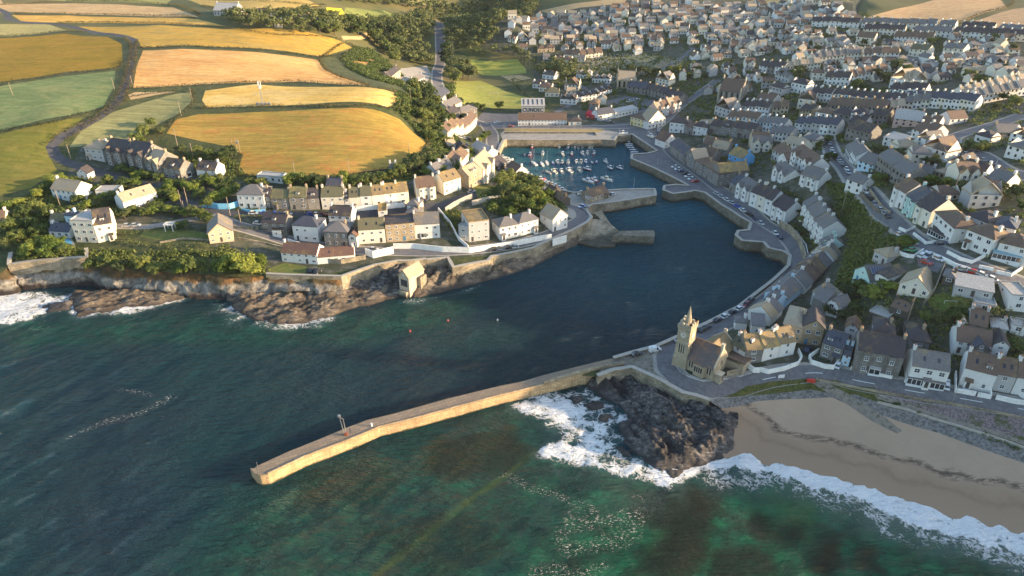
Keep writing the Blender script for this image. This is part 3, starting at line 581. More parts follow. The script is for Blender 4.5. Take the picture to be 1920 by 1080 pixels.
def cliff_mat():
    n = NT('cliff face', 0.9, 0.2); v = n.pos(); st = n.pos((1.2, 1, 0.5), (0, 0.5, 0)); a = n.noise(st, 0.35, 8, 0.7, 0.8)
    col = n.ramp(a, [(0.34, (0.05, 0.045, 0.04)), (0.5, (0.2, 0.185, 0.16)), (0.68, (0.4, 0.37, 0.32))])
    sx = n.N.new('ShaderNodeSeparateXYZ'); n.lk(n.geo.outputs['Position'], sx.inputs[0])
    zz = n.math('ADD', n.math('DIVIDE', sx.outputs[2], 10.0), n.math('MULTIPLY', n.math('SUBTRACT', n.noise(v, 0.12, 5, 0.7), 0.5), 0.5))
    col = n.mix(n.ramp(zz, [(0.12, (1, 1, 1)), (0.24, (0, 0, 0))]), col, (0.035, 0.028, 0.026))
    col = n.mix(n.ramp(zz, [(0.5, (0, 0, 0)), (0.6, (1, 1, 1))]), col, n.ramp(n.noise(v, 0.25, 5, 0.7), [(0.3, (0.045, 0.05, 0.02)), (0.5, (0.09, 0.065, 0.035)), (0.75, (0.32, 0.15, 0.05))]))
    n.col(col); n.bump(n.noise(st, 0.8, 8, 0.75), 1.0, 1.0); return n.m
M['cliff'] = cliff_mat()
M['white'] = mottle('white render', (0.78, 0.76, 0.7), (0.68, 0.66, 0.6), 0.5, 0.8, (0.6, 0.57, 0.5), 1.0)
M['blue'] = mottle('pale blue paint', (0.2, 0.48, 0.66), (0.16, 0.42, 0.6), 0.3, 0.8)
M['cap'] = mottle('coping', (0.3, 0.27, 0.22), (0.4, 0.36, 0.3), 1.0)
def wall_line(name, label, cat, pts, mat, h=1.0, t=0.6, zb=None, ztop=None, group=None, cap=None, step=3.0, follow=True):
    """a free-standing or retaining wall along a world polyline; zb = fixed foot height"""
    pts = [p for p in pts]; c = []
    for i in range(len(pts)-1):
        a, b = pts[i], pts[i+1]; k = max(1, int(math.hypot(b[0]-a[0], b[1]-a[1])/step))
        c += [(a[0]+(b[0]-a[0])*j/k, a[1]+(b[1]-a[1])*j/k) for j in range(k)]
    c.append(pts[-1]); n = len(c); rings = []; caps = []
    for i in range(n):
        a = c[max(i-1, 0)]; b = c[min(i+1, n-1)]; dx, dy = b[0]-a[0], b[1]-a[1]; l = math.hypot(dx, dy) or 1; nx, ny = -dy/l*t/2, dx/l*t/2
        g = float(Z(c[i][0], c[i][1])); zt = (ztop if ztop is not None else g+h); z0 = zb if zb is not None else g-2.0
        rings.append([(c[i][0]-nx, c[i][1]-ny, z0), (c[i][0]+nx, c[i][1]+ny, z0), (c[i][0]+nx, c[i][1]+ny, zt), (c[i][0]-nx, c[i][1]-ny, zt)])
        nx *= 1.25; ny *= 1.25
        caps.append([(c[i][0]-nx, c[i][1]-ny, zt), (c[i][0]+nx, c[i][1]+ny, zt), (c[i][0]+nx, c[i][1]+ny, zt+.12), (c[i][0]-nx, c[i][1]-ny, zt+.12)])
    m = MB(); m.loft(rings)
    o = c[0]; z0 = rings[0][0][2]
    if cap:
        r = thing(name, label, cat, (o[0], o[1], z0), 0, group)
        def sh(mb):
            mb.V = [(v[0]-o[0], v[1]-o[1], v[2]-z0) for v in mb.V]; return mb
        link('wall_body', sh(m).mesh('wall_body', mat), r); k = MB(); k.loft(caps); link('coping', sh(k).mesh('coping', cap), r); return r
    return tag(link(name, m.mesh(name, mat)), label, cat, group)
def PW(s): return Ppoly(parse(s))
# quay and sea walls
wall_line('sea_wall', 'long buff stone sea wall under the west headland road, running above the rocks to the slipway', 'sea wall', PW("800,488 840,484 850,502 915,490 922,482 1000,466 1040,447 1075,432 1100,418 1109,408"), M['granite'], 0.5, 1.2, -1.5, cap=M['cap'])
wall_line('retaining_wall', 'tall pale retaining wall below the parking terrace, left of the gabled boathouse', 'sea wall', PW("500,516 597,520 640,521 701,500 745,492 765,492 800,488"), M['granite'], 0.9, 1.0, 0.0, cap=M['cap'])
wall_line('bastion_wall', 'tall square stone bastion wall on the cliff at the far left', 'sea wall', PW("22,478 18,500 60,494 164,486 163,470"), M['granite'], 1.2, 1.2, 2.2, cap=M['cap'])
wall_line('quay_wall', 'stone wall of the west harbour shore with boats moored along it', 'quay wall', PW("1109,408 1102,398 1098,390 1110,384 1160,378 1229,367 1227,355 1165,356 1105,360 1075,362 1050,356 1015,338 985,325 960,312 940,296 933,286 943,264"), M['granite'], 0.35, 1.2, -1.5, cap=M['cap'])
wall_line('quay_wall', 'straight stone quay wall across the head of the harbour', 'quay wall', PW("943,264 950,262 1130,262 1152,263 1157,255 1172,254 1185,252"), M['granite'], 0.35, 1.2, -1.5, cap=M['cap'])
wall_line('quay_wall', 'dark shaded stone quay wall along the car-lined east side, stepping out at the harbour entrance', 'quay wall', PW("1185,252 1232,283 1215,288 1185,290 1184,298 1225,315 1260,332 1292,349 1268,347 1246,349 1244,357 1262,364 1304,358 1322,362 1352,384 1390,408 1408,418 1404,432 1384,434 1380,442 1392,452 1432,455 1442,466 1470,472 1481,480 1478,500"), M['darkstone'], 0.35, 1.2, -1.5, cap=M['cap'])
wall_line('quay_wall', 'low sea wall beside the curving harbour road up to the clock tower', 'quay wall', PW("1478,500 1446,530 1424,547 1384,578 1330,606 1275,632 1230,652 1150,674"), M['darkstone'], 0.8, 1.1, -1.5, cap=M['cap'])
wall_line('sea_wall', 'curved stone sea wall round the dark rocks below the clock tower', 'sea wall', PW("1120,706 1150,695 1185,690 1230,710 1280,738 1330,752"), M['granite'], 0.6, 1.2, 0.0, cap=M['cap'])
# the long breakwater pier
def pier():
    back = parse("474,884 477,878 483,873 540,847 607,820 647,803 687,788 740,775 840,747 940,723 980,715 1020,703 1080,688 1130,676 1165,668")
    front = parse("478,889 488,892 503,890 573,857 653,827 680,816 712,802 773,787 873,760 940,742 975,734 1020,723 1080,704 1130,692 1170,686")
    zs = [3.2]*11+[3.4, 4.2, 5.2, 5.9]
    r = thing('breakwater_pier', 'long orange stone breakwater pier bending out into the sea from the clock tower', 'pier')
    rings = []; top = []
    for b, f, z in zip(back, front, zs):
        bx, by = map(float, unproj(b[0], b[1], z)); fx, fy = map(float, unproj(f[0], f[1], z)); dx, dy = fx-bx, fy-by; l = math.hypot(dx, dy)
        if l < 6.5: bx, by = fx-dx/l*max(l, 3), fy-dy/l*max(l, 3)
        e = 0.35
        rings.append([(bx-dx/l*e, by-dy/l*e, -3), (fx+dx/l*e, fy+dy/l*e, -3), (fx, fy, z), (bx, by, z)])
        top.append((bx, by, fx, fy, z))
    m = MB(); m.loft(rings); link('pier_wall', m.mesh('pier_wall', M['pierwall']), r)
    k = MB(); k.loft([[(bx+(fx-bx)*.03, by+(fy-by)*.03, z+.02), (bx+(fx-bx)*.97, by+(fy-by)*.97, z+.02), (bx+(fx-bx)*.97, by+(fy-by)*.97, z+.12), (bx+(fx-bx)*.03, by+(fy-by)*.03, z+.12)] for bx, by, fx, fy, z in top]); link('pier_deck', k.mesh('pier_deck', M['piertop']), r)
    k = MB(); k.loft([[(fx-(fx-bx)*.0, fy-(fy-by)*.0, z+.1), (fx-(fx-bx)*.09, fy-(fy-by)*.09, z+.1), (fx-(fx-bx)*.09, fy-(fy-by)*.09, z+.42), (fx, fy, z+.42)] for bx, by, fx, fy, z in top[2:12]]); link('kerb', k.mesh('kerb', M['pierstone']), r)
    k = MB(); k.loft([[(fx, fy, z+.1), (fx-(fx-bx)*.14, fy-(fy-by)*.14, z+.1), (fx-(fx-bx)*.14, fy-(fy-by)*.14, z+1.3), (fx, fy, z+1.3)] for bx, by, fx, fy, z in top[11:]]); link('parapet', k.mesh('parapet', M['granite']), r)
pier()
# stub pier and slip on the west side of the entrance
def block(name, label, cat, poly, z, mat, zb=-2.5, topmat=None, group=None, inset=0.0):
    w = Zpoly(parse(poly), z); cx = sum(p[0] for p in w)/len(w); cy = sum(p[1] for p in w)/len(w)
    a = sum(w[i][0]*w[(i+1) % len(w)][1]-w[(i+1) % len(w)][0]*w[i][1] for i in range(len(w)))
    if a < 0: w = w[::-1]
    w = [(p[0]-cx, p[1]-cy) for p in w]; r = thing(name, label, cat, (cx, cy, 0), 0, group)
    m = MB(); m.prism(w, zb, z-.12); link('stone_body', m.mesh('stone_body', mat), r)
    m = MB(); m.prism([(p[0]*(1.005-inset), p[1]*(1.005-inset)) for p in w], z-.12, z+.08); link('top_course', m.mesh('top_course', topmat or M['cap']), r); return r
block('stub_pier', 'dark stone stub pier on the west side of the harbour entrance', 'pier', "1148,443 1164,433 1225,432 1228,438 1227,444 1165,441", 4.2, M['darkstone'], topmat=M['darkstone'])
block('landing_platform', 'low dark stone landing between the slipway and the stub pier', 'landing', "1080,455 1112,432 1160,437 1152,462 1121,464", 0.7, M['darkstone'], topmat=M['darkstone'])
def slip(name, label, pts, zs, mat):
    w = [tuple(map(float, unproj(p[0], p[1], z)))+(z,) for p, z in zip(parse(pts), zs)]; m = MB(); n = len(w)
    m.face(w); m.face([(x, y, -2) for x, y, z in w][::-1])
    for k in range(n): a, b = w[k], w[(k+1) % n]; m.face([(a[0], a[1], -2), (b[0], b[1], -2), b, a])
    tag(link(name, m.mesh(name, mat)), label, 'slipway')
slip('slipway', 'brown stone slipway sloping to the water inside the western stub pier', "1083,452 1108,410 1136,413 1165,436 1150,440", [1.0, 4.6, 3.6, 0.6, .7], M['granite'])
slip('slipway', 'concrete boat slipway at the far right corner of the inner harbour', "1125,268 1158,268 1163,252 1140,250", [0.1, 0.1, 4.6, 4.6], M['concrete'])
slip('inner_ramp', 'narrow stone ramp descending beside the west slipway to the water', "1108,399 1118,402 1140,428 1150,427 1128,395", [4.7, 4.7, 1.2, .5, 4.2], M['rubble'])
# rocks as height fields
def rocks(name, mat, seaward, inland, hz_, amp=2.5, cell=0.75, seed=1, rot=0.5, kind='structure'):
    sw = Zpoly(parse(seaward), 0); iw = [tuple(map(float, unproj(a, b, hz_))) for a, b in parse(inland)]; poly = sw+iw[::-1]
    xs = [p[0] for p in poly]; ys = [p[1] for p in poly]; gx = np.arange(min(xs)-4, max(xs)+4, cell); gy = np.arange(min(ys)-4, max(ys)+4, cell)
    X, Y = np.meshgrid(gx, gy); X = X+(vnoise(X/3, Y/3, 4)-.5)*cell*.6; x = X.ravel(); y = Y.ravel()
    ds = distpoly(x, y, sw, False); di = distpoly(x, y, iw, False); ins = inpoly(x, y, poly); dd = distpoly(x, y, poly)
    u = np.where(ins, ds/(ds+di+.01), 0); c, s = math.cos(rot), math.sin(rot); xr = x*c+y*s; yr = -x*s+y*c
    r1 = 1-np.abs(fbm(xr/9, yr/3.2, 4, seed)*2-1); r2 = 1-np.abs(fbm(xr/3, yr/1.4, 3, seed+5)*2-1); st = np.floor(fbm(xr/12, yr/5, 3, seed+9)*7)/7
    h = hz_*u**0.85+sstep(0, 5, np.where(ins, ds, 0))*(amp*(r1-.62)*1.9+amp*.45*(r2-.6)+amp*(st-.45)*1.3)*np.where(di < 3, di/3*.8+.2, 1)
    g3 = 1-np.abs(fbm(xr/1.5, yr/.55, 2, seed+40)*2-1); h = h+sstep(.5, 4, np.where(ins, ds, 0))*(g3-.7)*amp*.42
    edge = fbm(x/3.5, y/3.5, 3, seed+30)-0.5
    h = np.where(ins, h+0.4, 0.2-dd*1.3)+edge*2.2*sstep(6, 0, dd)
    h = np.maximum(h, -1.2)
    ny, nx = X.shape; idx = np.arange(nx*ny).reshape(ny, nx); F = np.stack([idx[:-1, :-1], idx[:-1, 1:], idx[1:, 1:], idx[1:, :-1]], -1).reshape(-1, 4)
    F = F[(h[F].max(1) > -0.9) & ((ins | (dd < 4))[F].all(1))]
    u_, inv = np.unique(F, return_inverse=True); F = inv.reshape(F.shape)
    o = struct(name, fast_mesh(name, np.column_stack([x, y, h])[u_], F, mat, False)); return o
rocks('rocky_foreshore', M['rock'], "1085,708 1100,722 1130,745 1165,762 1178,785 1160,800 1168,830 1195,858 1240,885 1290,880 1335,866 1372,856 1382,820", "1122,706 1150,695 1185,690 1230,711 1280,739 1330,756 1352,768 1385,775", 3.7, 2.9, 0.45, 3, 2.2)
rocks('rocky_foreshore', M['rockwarm'], "425,566 448,585 478,600 520,609 570,603 612,596 645,582 695,570 750,556", "430,548 500,547 560,552 600,552 640,540 700,530 752,520", 1.2, 2.0, 0.5, 11, 0.3)
rocks('rocky_foreshore', M['rockwarm'], "130,562 145,592 180,590 235,578 300,572 345,560 350,552", "140,545 200,545 260,543 340,544", 0.4, 1.4, 0.5, 23, 0.4)
rocks('rocky_foreshore', M['rockwarm'], "775,562 800,554 850,542 900,530 950,515 1000,500 1040,478 1082,460", "768,500 800,490 848,506 915,495 1000,472 1045,452 1085,440", 2.6, 2.8, 0.5, 35, 0.9)
rocks('rocky_foreshore', M['rock'], "640,556 700,556 755,556 772,556", "638,524 701,506 745,497 775,494", 5.0, 3.0, 0.5, 47, 0.9)
rocks('skerry', M['rock'], "78,578 90,586 130,580 138,574", "80,573 100,570 138,566", 0.4, 1.5, 0.7, 51, 0.2)
rocks('skerry', M['rock'], "1085,758 1110,768 1130,764", "1088,752 1110,750 1130,757", 0.0, 0.9, 0.7, 55, 0.2)
rocks('skerry', M['rock'], "1150,842 1165,852 1185,858 1180,848", "1155,836 1172,838 1185,845", 0.3, 1.6, 0.5, 61, 1.2)
rocks('skerry', M['rock'], "1245,890 1262,898 1280,888", "1240,880 1262,882 1280,882", 0.2, 1.5, 0.5, 63, 1.2)
rocks('skerry', M['rockwarm'], "1120,785 1135,795 1150,790", "1125,778 1150,782", 0.0, 1.0, 0.5, 65, 0.5)
rocks('skerry', M['rock'], "1055,752 1075,758 1090,750", "1060,746 1090,744", 0.0, 0.8, 0.7, 57, 0.2)
# cliff ribbon along the west headland
def cliff(name, top_s, mat, out=4.5, seed=2, zb=-1.0):
    c = smooth_line(Ppoly(parse(top_s)), 0.9); n = len(c); rows = 16; V = []; 
    for i in range(n):
        a = c[max(i-4, 0)]; b = c[min(i+4, n-1)]; dx, dy = b[0]-a[0], b[1]-a[1]; l = math.hypot(dx, dy) or 1; nx, ny = dy/l, -dx/l
        zt = float(Z(c[i][0], c[i][1]))+.1
        for j in range(rows):
            t = j/(rows-1); z = zt+(zb-zt)*t; s = i*0.9
            k = out*(t**0.8)-1.5*(1-t)+(float(fbm(s/7+t*1.5, t*4, 4, seed))-.5)*6.5*math.sin(math.pi*min(1, t*1.1+.05))+(float(vnoise(s/1.6, t*5, seed+3))-.5)*1.5*(t > 0)
            V.append((c[i][0]+nx*k, c[i][1]+ny*k, z))
    idx = np.arange(n*rows).reshape(n, rows); F = np.stack([idx[:-1, :-1], idx[:-1, 1:], idx[1:, 1:], idx[1:, :-1]], -1).reshape(-1, 4)
    struct(name, fast_mesh(name, V, F, mat, False))
cliff('cliff', "-260,518 -120,516 0,513 18,500 60,494 164,486 200,498 260,505 330,512 400,515 450,520 505,518", M['cliff'], 4.5)
cliff('low_cliff', "1352,762 1400,756 1450,756", M['rock'], 1.5, 8, 0)
cliff('sea_cliff', "495,518 560,522 597,523 640,522", M['cliff'], 3.0, 5)
# ---------------------------------------------------------------- house materials
def wallm(name, c, stone=False, dirt=0.25):
    if stone: return stone_mat(name, c, tuple(x*1.5 for x in c), 2.4, True, tuple(x*.7 for x in c), False)
    n = NT(name, 0.85, 0.2); v = n.pos(obj=True)
    st = n.noise(n.pos((1, 1, .25), obj=True), 1.1, 5, .7); col = n.mix(n.math('MULTIPLY', n.ramp(st, [(0.4, (0, 0, 0)), (0.75, (1, 1, 1))]), dirt*1.6), c, tuple(x*0.55 for x in c))
    n.col(n.mix(n.math('MULTIPLY', n.rnd(), 0.18), col, (c[0]*.7, c[1]*.66, c[2]*.58))); n.bump(n.noise(v, 6, 3), 0.2, 0.05); return n.m
WALL = {'w': (wallm('white wall', (0.67, 0.655, 0.61)), 'white'), 'c': (wallm('cream wall', (0.68, 0.62, 0.5)), 'cream'), 's': (wallm('grey stone wall', (0.2, 0.19, 0.17), True), 'grey stone'),
        'b': (wallm('buff stone wall', (0.34, 0.27, 0.18), True), 'buff stone'), 'y': (wallm('yellow wall', (0.68, 0.55, 0.28)), 'pale yellow'), 'p': (wallm('pink wall', (0.62, 0.42, 0.34)), 'pink'),
        'u': (wallm('pale blue wall', (0.42, 0.56, 0.64)), 'pale blue'), 'g': (wallm('grey wall', (0.42, 0.41, 0.39)), 'grey'), 'm': (wallm('mint wall', (0.45, 0.62, 0.56)), 'mint green'),
        't': (wallm('tan wall', (0.5, 0.4, 0.28)), 'tan'), 'B': (wallm('bright blue wall', (0.1, 0.35, 0.62)), 'bright blue'), 'n': (wallm('dark timber wall', (0.1, 0.085, 0.07)), 'dark')}
def roofm(name, c, lich=(0.36, 0.24, 0.06), la=0.25, row=0.32):
    n = NT(name, 0.7, 0.3); v = n.pos(obj=True)
    br = n.N.new('ShaderNodeTexNoise'); n.lk(n.pos((1.3, 1.3, 4), obj=True), br.inputs['Vector']); br.inputs['Scale'].default_value = 1.5; br.inputs['Detail'].default_value = 5; br.inputs['Roughness'].default_value = .8
    col = n.ramp(br.outputs[0], [(0.3, tuple(x*.6 for x in c)), (0.5, c), (0.72, tuple(min(1, x*1.5+.01) for x in c))])
    off = n.math('ADD', n.noise(v, 0.22, 5, 0.7), n.math('MULTIPLY', n.math('SUBTRACT', n.rnd(), 0.5), 0.18))
    col = n.mix(n.math('MULTIPLY', n.ramp(off, [(0.52, (0, 0, 0)), (0.7, (1, 1, 1))]), la*2.2, True), col, lich); n.col(col)
    sx = n.N.new('ShaderNodeSeparateXYZ'); n.lk(v, sx.inputs[0]); n.bump(n.math('FRACT', n.math('DIVIDE', sx.outputs[2], row)), 0.5, 0.08); return n.m
ROOF = {'k': (roofm('black slate roof', (0.055, 0.046, 0.047), la=.18), 'black slate'), 's': (roofm('grey slate roof', (0.14, 0.13, 0.125), la=.2), 'grey slate'), 'b': (roofm('brown roof', (0.13, 0.085, 0.06), la=.2), 'brown'),
        'o': (roofm('lichen covered roof', (0.2, 0.145, 0.075), (0.4, 0.26, 0.07), .38), 'ochre lichened'), 'l': (roofm('light tan roof', (0.33, 0.26, 0.18), la=.2), 'pale tan'), 'r': (roofm('red tile roof', (0.12, 0.068, 0.052), la=.25), 'red brown'),
        'n': (roofm('dark blue slate roof', (0.06, 0.064, 0.082), la=.1), 'blue slate'), 'g': (roofm('mossy roof', (0.115, 0.105, 0.06), (0.2, 0.18, 0.06), .35), 'mossy'), 'L': (roofm('pale concrete roof', (0.36, 0.34, 0.31), la=.1), 'pale grey')}
M['frame'] = flat('window frame', (0.72, 0.72, 0.7), 0.5); M['darkframe'] = flat('dark frame', (0.06, 0.06, 0.06), 0.5)
_g = NT('window glass', 0.06, 0.6); _g.col(_g.mix(_g.rnd(), (0.012, 0.016, 0.022), (0.05, 0.055, 0.06))); M['glass'] = _g.m
M['door'] = flat('door paint', (0.07, 0.06, 0.055), 0.5); M['bluedoor'] = flat('blue door paint', (0.06, 0.18, 0.3), 0.5)
M['pot'] = flat('chimney pot', (0.42, 0.2, 0.1), 0.8); M['metal'] = flat('grey metal', (0.3, 0.3, 0.31), 0.4, 0.5, 0.6); M['timber'] = flat('weathered timber', (0.22, 0.17, 0.12), 0.9)
MC = {}
def cached(key, fn):
    if key not in MC: MC[key] = fn()
    return MC[key]
def gable_profile_wall(w, d, h, rise, mat, foot=4.0):
    m = MB(); x = w/2; fz = -foot
    m.face([(-x, 0, fz), (x, 0, fz), (x, 0, h), (-x, 0, h)]); m.face([(x, d, fz), (-x, d, fz), (-x, d, h), (x, d, h)])
    m.face([(x, 0, fz), (x, d, fz), (x, d, h), (x, d/2, h+rise), (x, 0, h)]); m.face([(-x, d, fz), (-x, 0, fz), (-x, 0, h), (-x, d/2, h+rise), (-x, d, h)])
    return m
def wall_mesh(w, d, h, typ, wk, rise, bake=False):
    def f():
        mat = WALL[wk][0]
        if bake:
            m = gable_profile_wall(w, d, h, rise, mat); n = max(2, int(w/2.8)); st = 1 if h < 4 else 2
            for k in range(st):
                for i in range(n):
                    cx = -w/2+w*(i+.5)/n; z = .9+k*h/st; m.box(cx-.5, cx+.5, -.05, .04, z, z+1.2, 1)
            return m.mesh('wall', [mat, M['glass']])
        if typ in ('g', 'd', 'v'): return gable_profile_wall(w, d, h, rise, mat).mesh('wall', mat)
        if typ == 'f':
            m = gable_profile_wall(d, w, h, rise, mat)      # rotate so the gable faces front
            m.V = [(-(v[1]-w/2), v[0]+d/2, v[2]) for v in m.V]; return m.mesh('wall', mat)
        m = MB(); m.box(-w/2, w/2, 0, d, -4, h)
        if typ == 'm': m.V = [(v[0], v[1], v[2]+(rise if v[2] > 0 and v[1] > 0 else 0)) for v in m.V]
        return m.mesh('wall', mat)
    return cached(('wall', w, d, h, typ, wk, bake), f)
def slab(m, pts, t=0.22):
    a, b, c = Vector(pts[0]), Vector(pts[1]), Vector(pts[2]); n = (b-a).cross(c-a).normalized()
    if n.z < 0: pts = pts[::-1]; n = -n
    up = [tuple(Vector(p)+n*t) for p in pts]; k = len(pts); m.face(up); m.face(pts[::-1])
    for i in range(k): m.face([pts[i], pts[(i+1) % k], up[(i+1) % k], up[i]])
def roof_mesh(w, d, h, typ, rk, rise, end=0.0):
    def f():
        m = MB(); mat = ROOF[rk][0]; e = 0.35; x = w/2+end; s = rise/(d/2)
        if typ in ('g', 'd', 'v'):
            slab(m, [(-x, -e, h-e*s), (x, -e, h-e*s), (x, d/2, h+rise), (-x, d/2, h+rise)]); slab(m, [(x, d+e, h-e*s), (-x, d+e, h-e*s), (-x, d/2, h+rise), (x, d/2, h+rise)])
            m.box(-x, x, d/2-.14, d/2+.14, h+rise+.2, h+rise+.36)
        elif typ == 'f':
            s = rise/(w/2); X = w/2+e; z0 = h-e*s
            slab(m, [(-X, -.2, z0), (0, -.2, h+rise), (0, d+.2, h+rise), (-X, d+.2, z0)]); slab(m, [(0, -.2, h+rise), (X, -.2, z0), (X, d+.2, z0), (0, d+.2, h+rise)])
            m.box(-.14, .14, -.2, d+.2, h+rise+.2, h+rise+.36)
        elif typ == 'h':
            X = w/2+e; q = min(d, w)/2*0.95; z0 = h; zr = h+rise
            if w >= d: r1, r2 = (-w/2+q, d/2, zr), (w/2-q, d/2, zr)
            else: r1, r2 = (0, q, zr), (0, d-q, zr)
            A, B, C, D_ = (-X, -e, z0), (X, -e, z0), (X, d+e, z0), (-X, d+e, z0)
            if w >= d:
                slab(m, [A, B, r2, r1], .12); slab(m, [C, D_, r1, r2], .12); slab(m, [B, C, r2], .12); slab(m, [D_, A, r1], .12)
            else:
                slab(m, [A, B, r1], .12); slab(m, [C, D_, r2], .12); slab(m, [B, C, r2, r1], .12); slab(m, [D_, A, r1, r2], .12)
            m.box(-X, X, -e, d+e, z0-.14, z0-.02)
        elif typ == 'm': slab(m, [(-x-.2, -e, h-.1), (x+.2, -e, h-.1), (x+.2, d+e, h+rise+.1), (-x-.2, d+e, h+rise+.1)])
        else:
            m.box(-w/2+.25, w/2-.25, .25, d-.25, h-.3, h+.05); m.box(-w/2-.05, w/2+.05, -.05, .22, h, h+.45); m.box(-w/2-.05, w/2+.05, d-.22, d+.05, h, h+.45); m.box(-w/2-.05, -w/2+.22, .22, d-.22, h, h+.45); m.box(w/2-.22, w/2+.05, .22, d-.22, h, h+.45)
        return m.mesh('roof', mat)
    return cached(('roof', w, d, h, typ, rk, end), f)
def win_frame(w, h, mk='frame'):
    def f():
        m = MB(); t = .09; m.box(-w/2, w/2, -.07, .04, 0, t); m.box(-w/2, w/2, -.07, .04, h-t, h); m.box(-w/2, -w/2+t, -.07, .04, t, h-t); m.box(w/2-t, w/2, -.07, .04, t, h-t)
        m.box(-w/2+t, w/2-t, -.06, .03, h*.5-.035, h*.5+.035); m.box(-w/2-.08, w/2+.08, -.13, .03, -.1, 0)
        if w > 1.1: m.box(-.035, .035, -.055, .03, t, h-t)
        return m.mesh('window', M[mk])
    return cached(('wf', w, h, mk), f)
def win_pane(w, h): return cached(('wp', w, h), lambda: box_mesh('pane', -w/2+.05, w/2-.05, -.025, .02, .05, h-.05, M['glass']))
def win_simple(w, h):
    def f():
        m = MB(); m.box(-w/2, w/2, -.04, .03, 0, h, 1); m.box(-w/2+.14, w/2-.14, -.06, .0, .14, h-.14, 0); m.box(-.04, .04, -.075, .0, .1, h-.1, 1); return m.mesh('window', [M['glass'], M['frame']])
    return cached(('ws', w, h), f)
def add_win(root, x, y, z, rz, w, h, lod, mk='frame'):
    if lod == 0:
        o = link('window', win_frame(w, h, mk), root, (x, y, z), rz); link('pane', win_pane(w, h), o)
    else: link('window', win_simple(w, h), root, (x, y, z), rz)
def add_door(root, x, y, z, rz, lod, mk='door'):
    link('door', cached(('door', mk), lambda: box_mesh('door', -.48, .48, -.06, .03, 0, 2.05, M[mk])), root, (x, y, z), rz)
def chimney_mesh(wk, tall): return cached(('ch', wk, tall), lambda: _ch(wk, tall))
def _ch(wk, tall):
    m = MB(); m.box(-.38, .38, -.55, .55, -1.2, tall); m.box(-.45, .45, -.62, .62, tall, tall+.15); return m.mesh('chimney', WALL[wk][0])
def pots_mesh():
    def f():
        m = MB()
        m.tube((0, 0, 0), (0, 0, .5), .15, .12, 6)
        return m.mesh('chimney_pot', M['pot'])
    return cached('pots', f)
def add_chimney(root, x, y, z, wk, tall=1.1, lod=1):
    c = link('chimney', chimney_mesh(wk, tall), root, (x, y, z))
    if lod < 2:
        for yy in ((-.3, .3) if lod == 0 else (0,)): link('chimney_pot', pots_mesh(), c, (0, yy, tall+.15))
q5 = lambda v: round(v*4)/4
HN = [0]
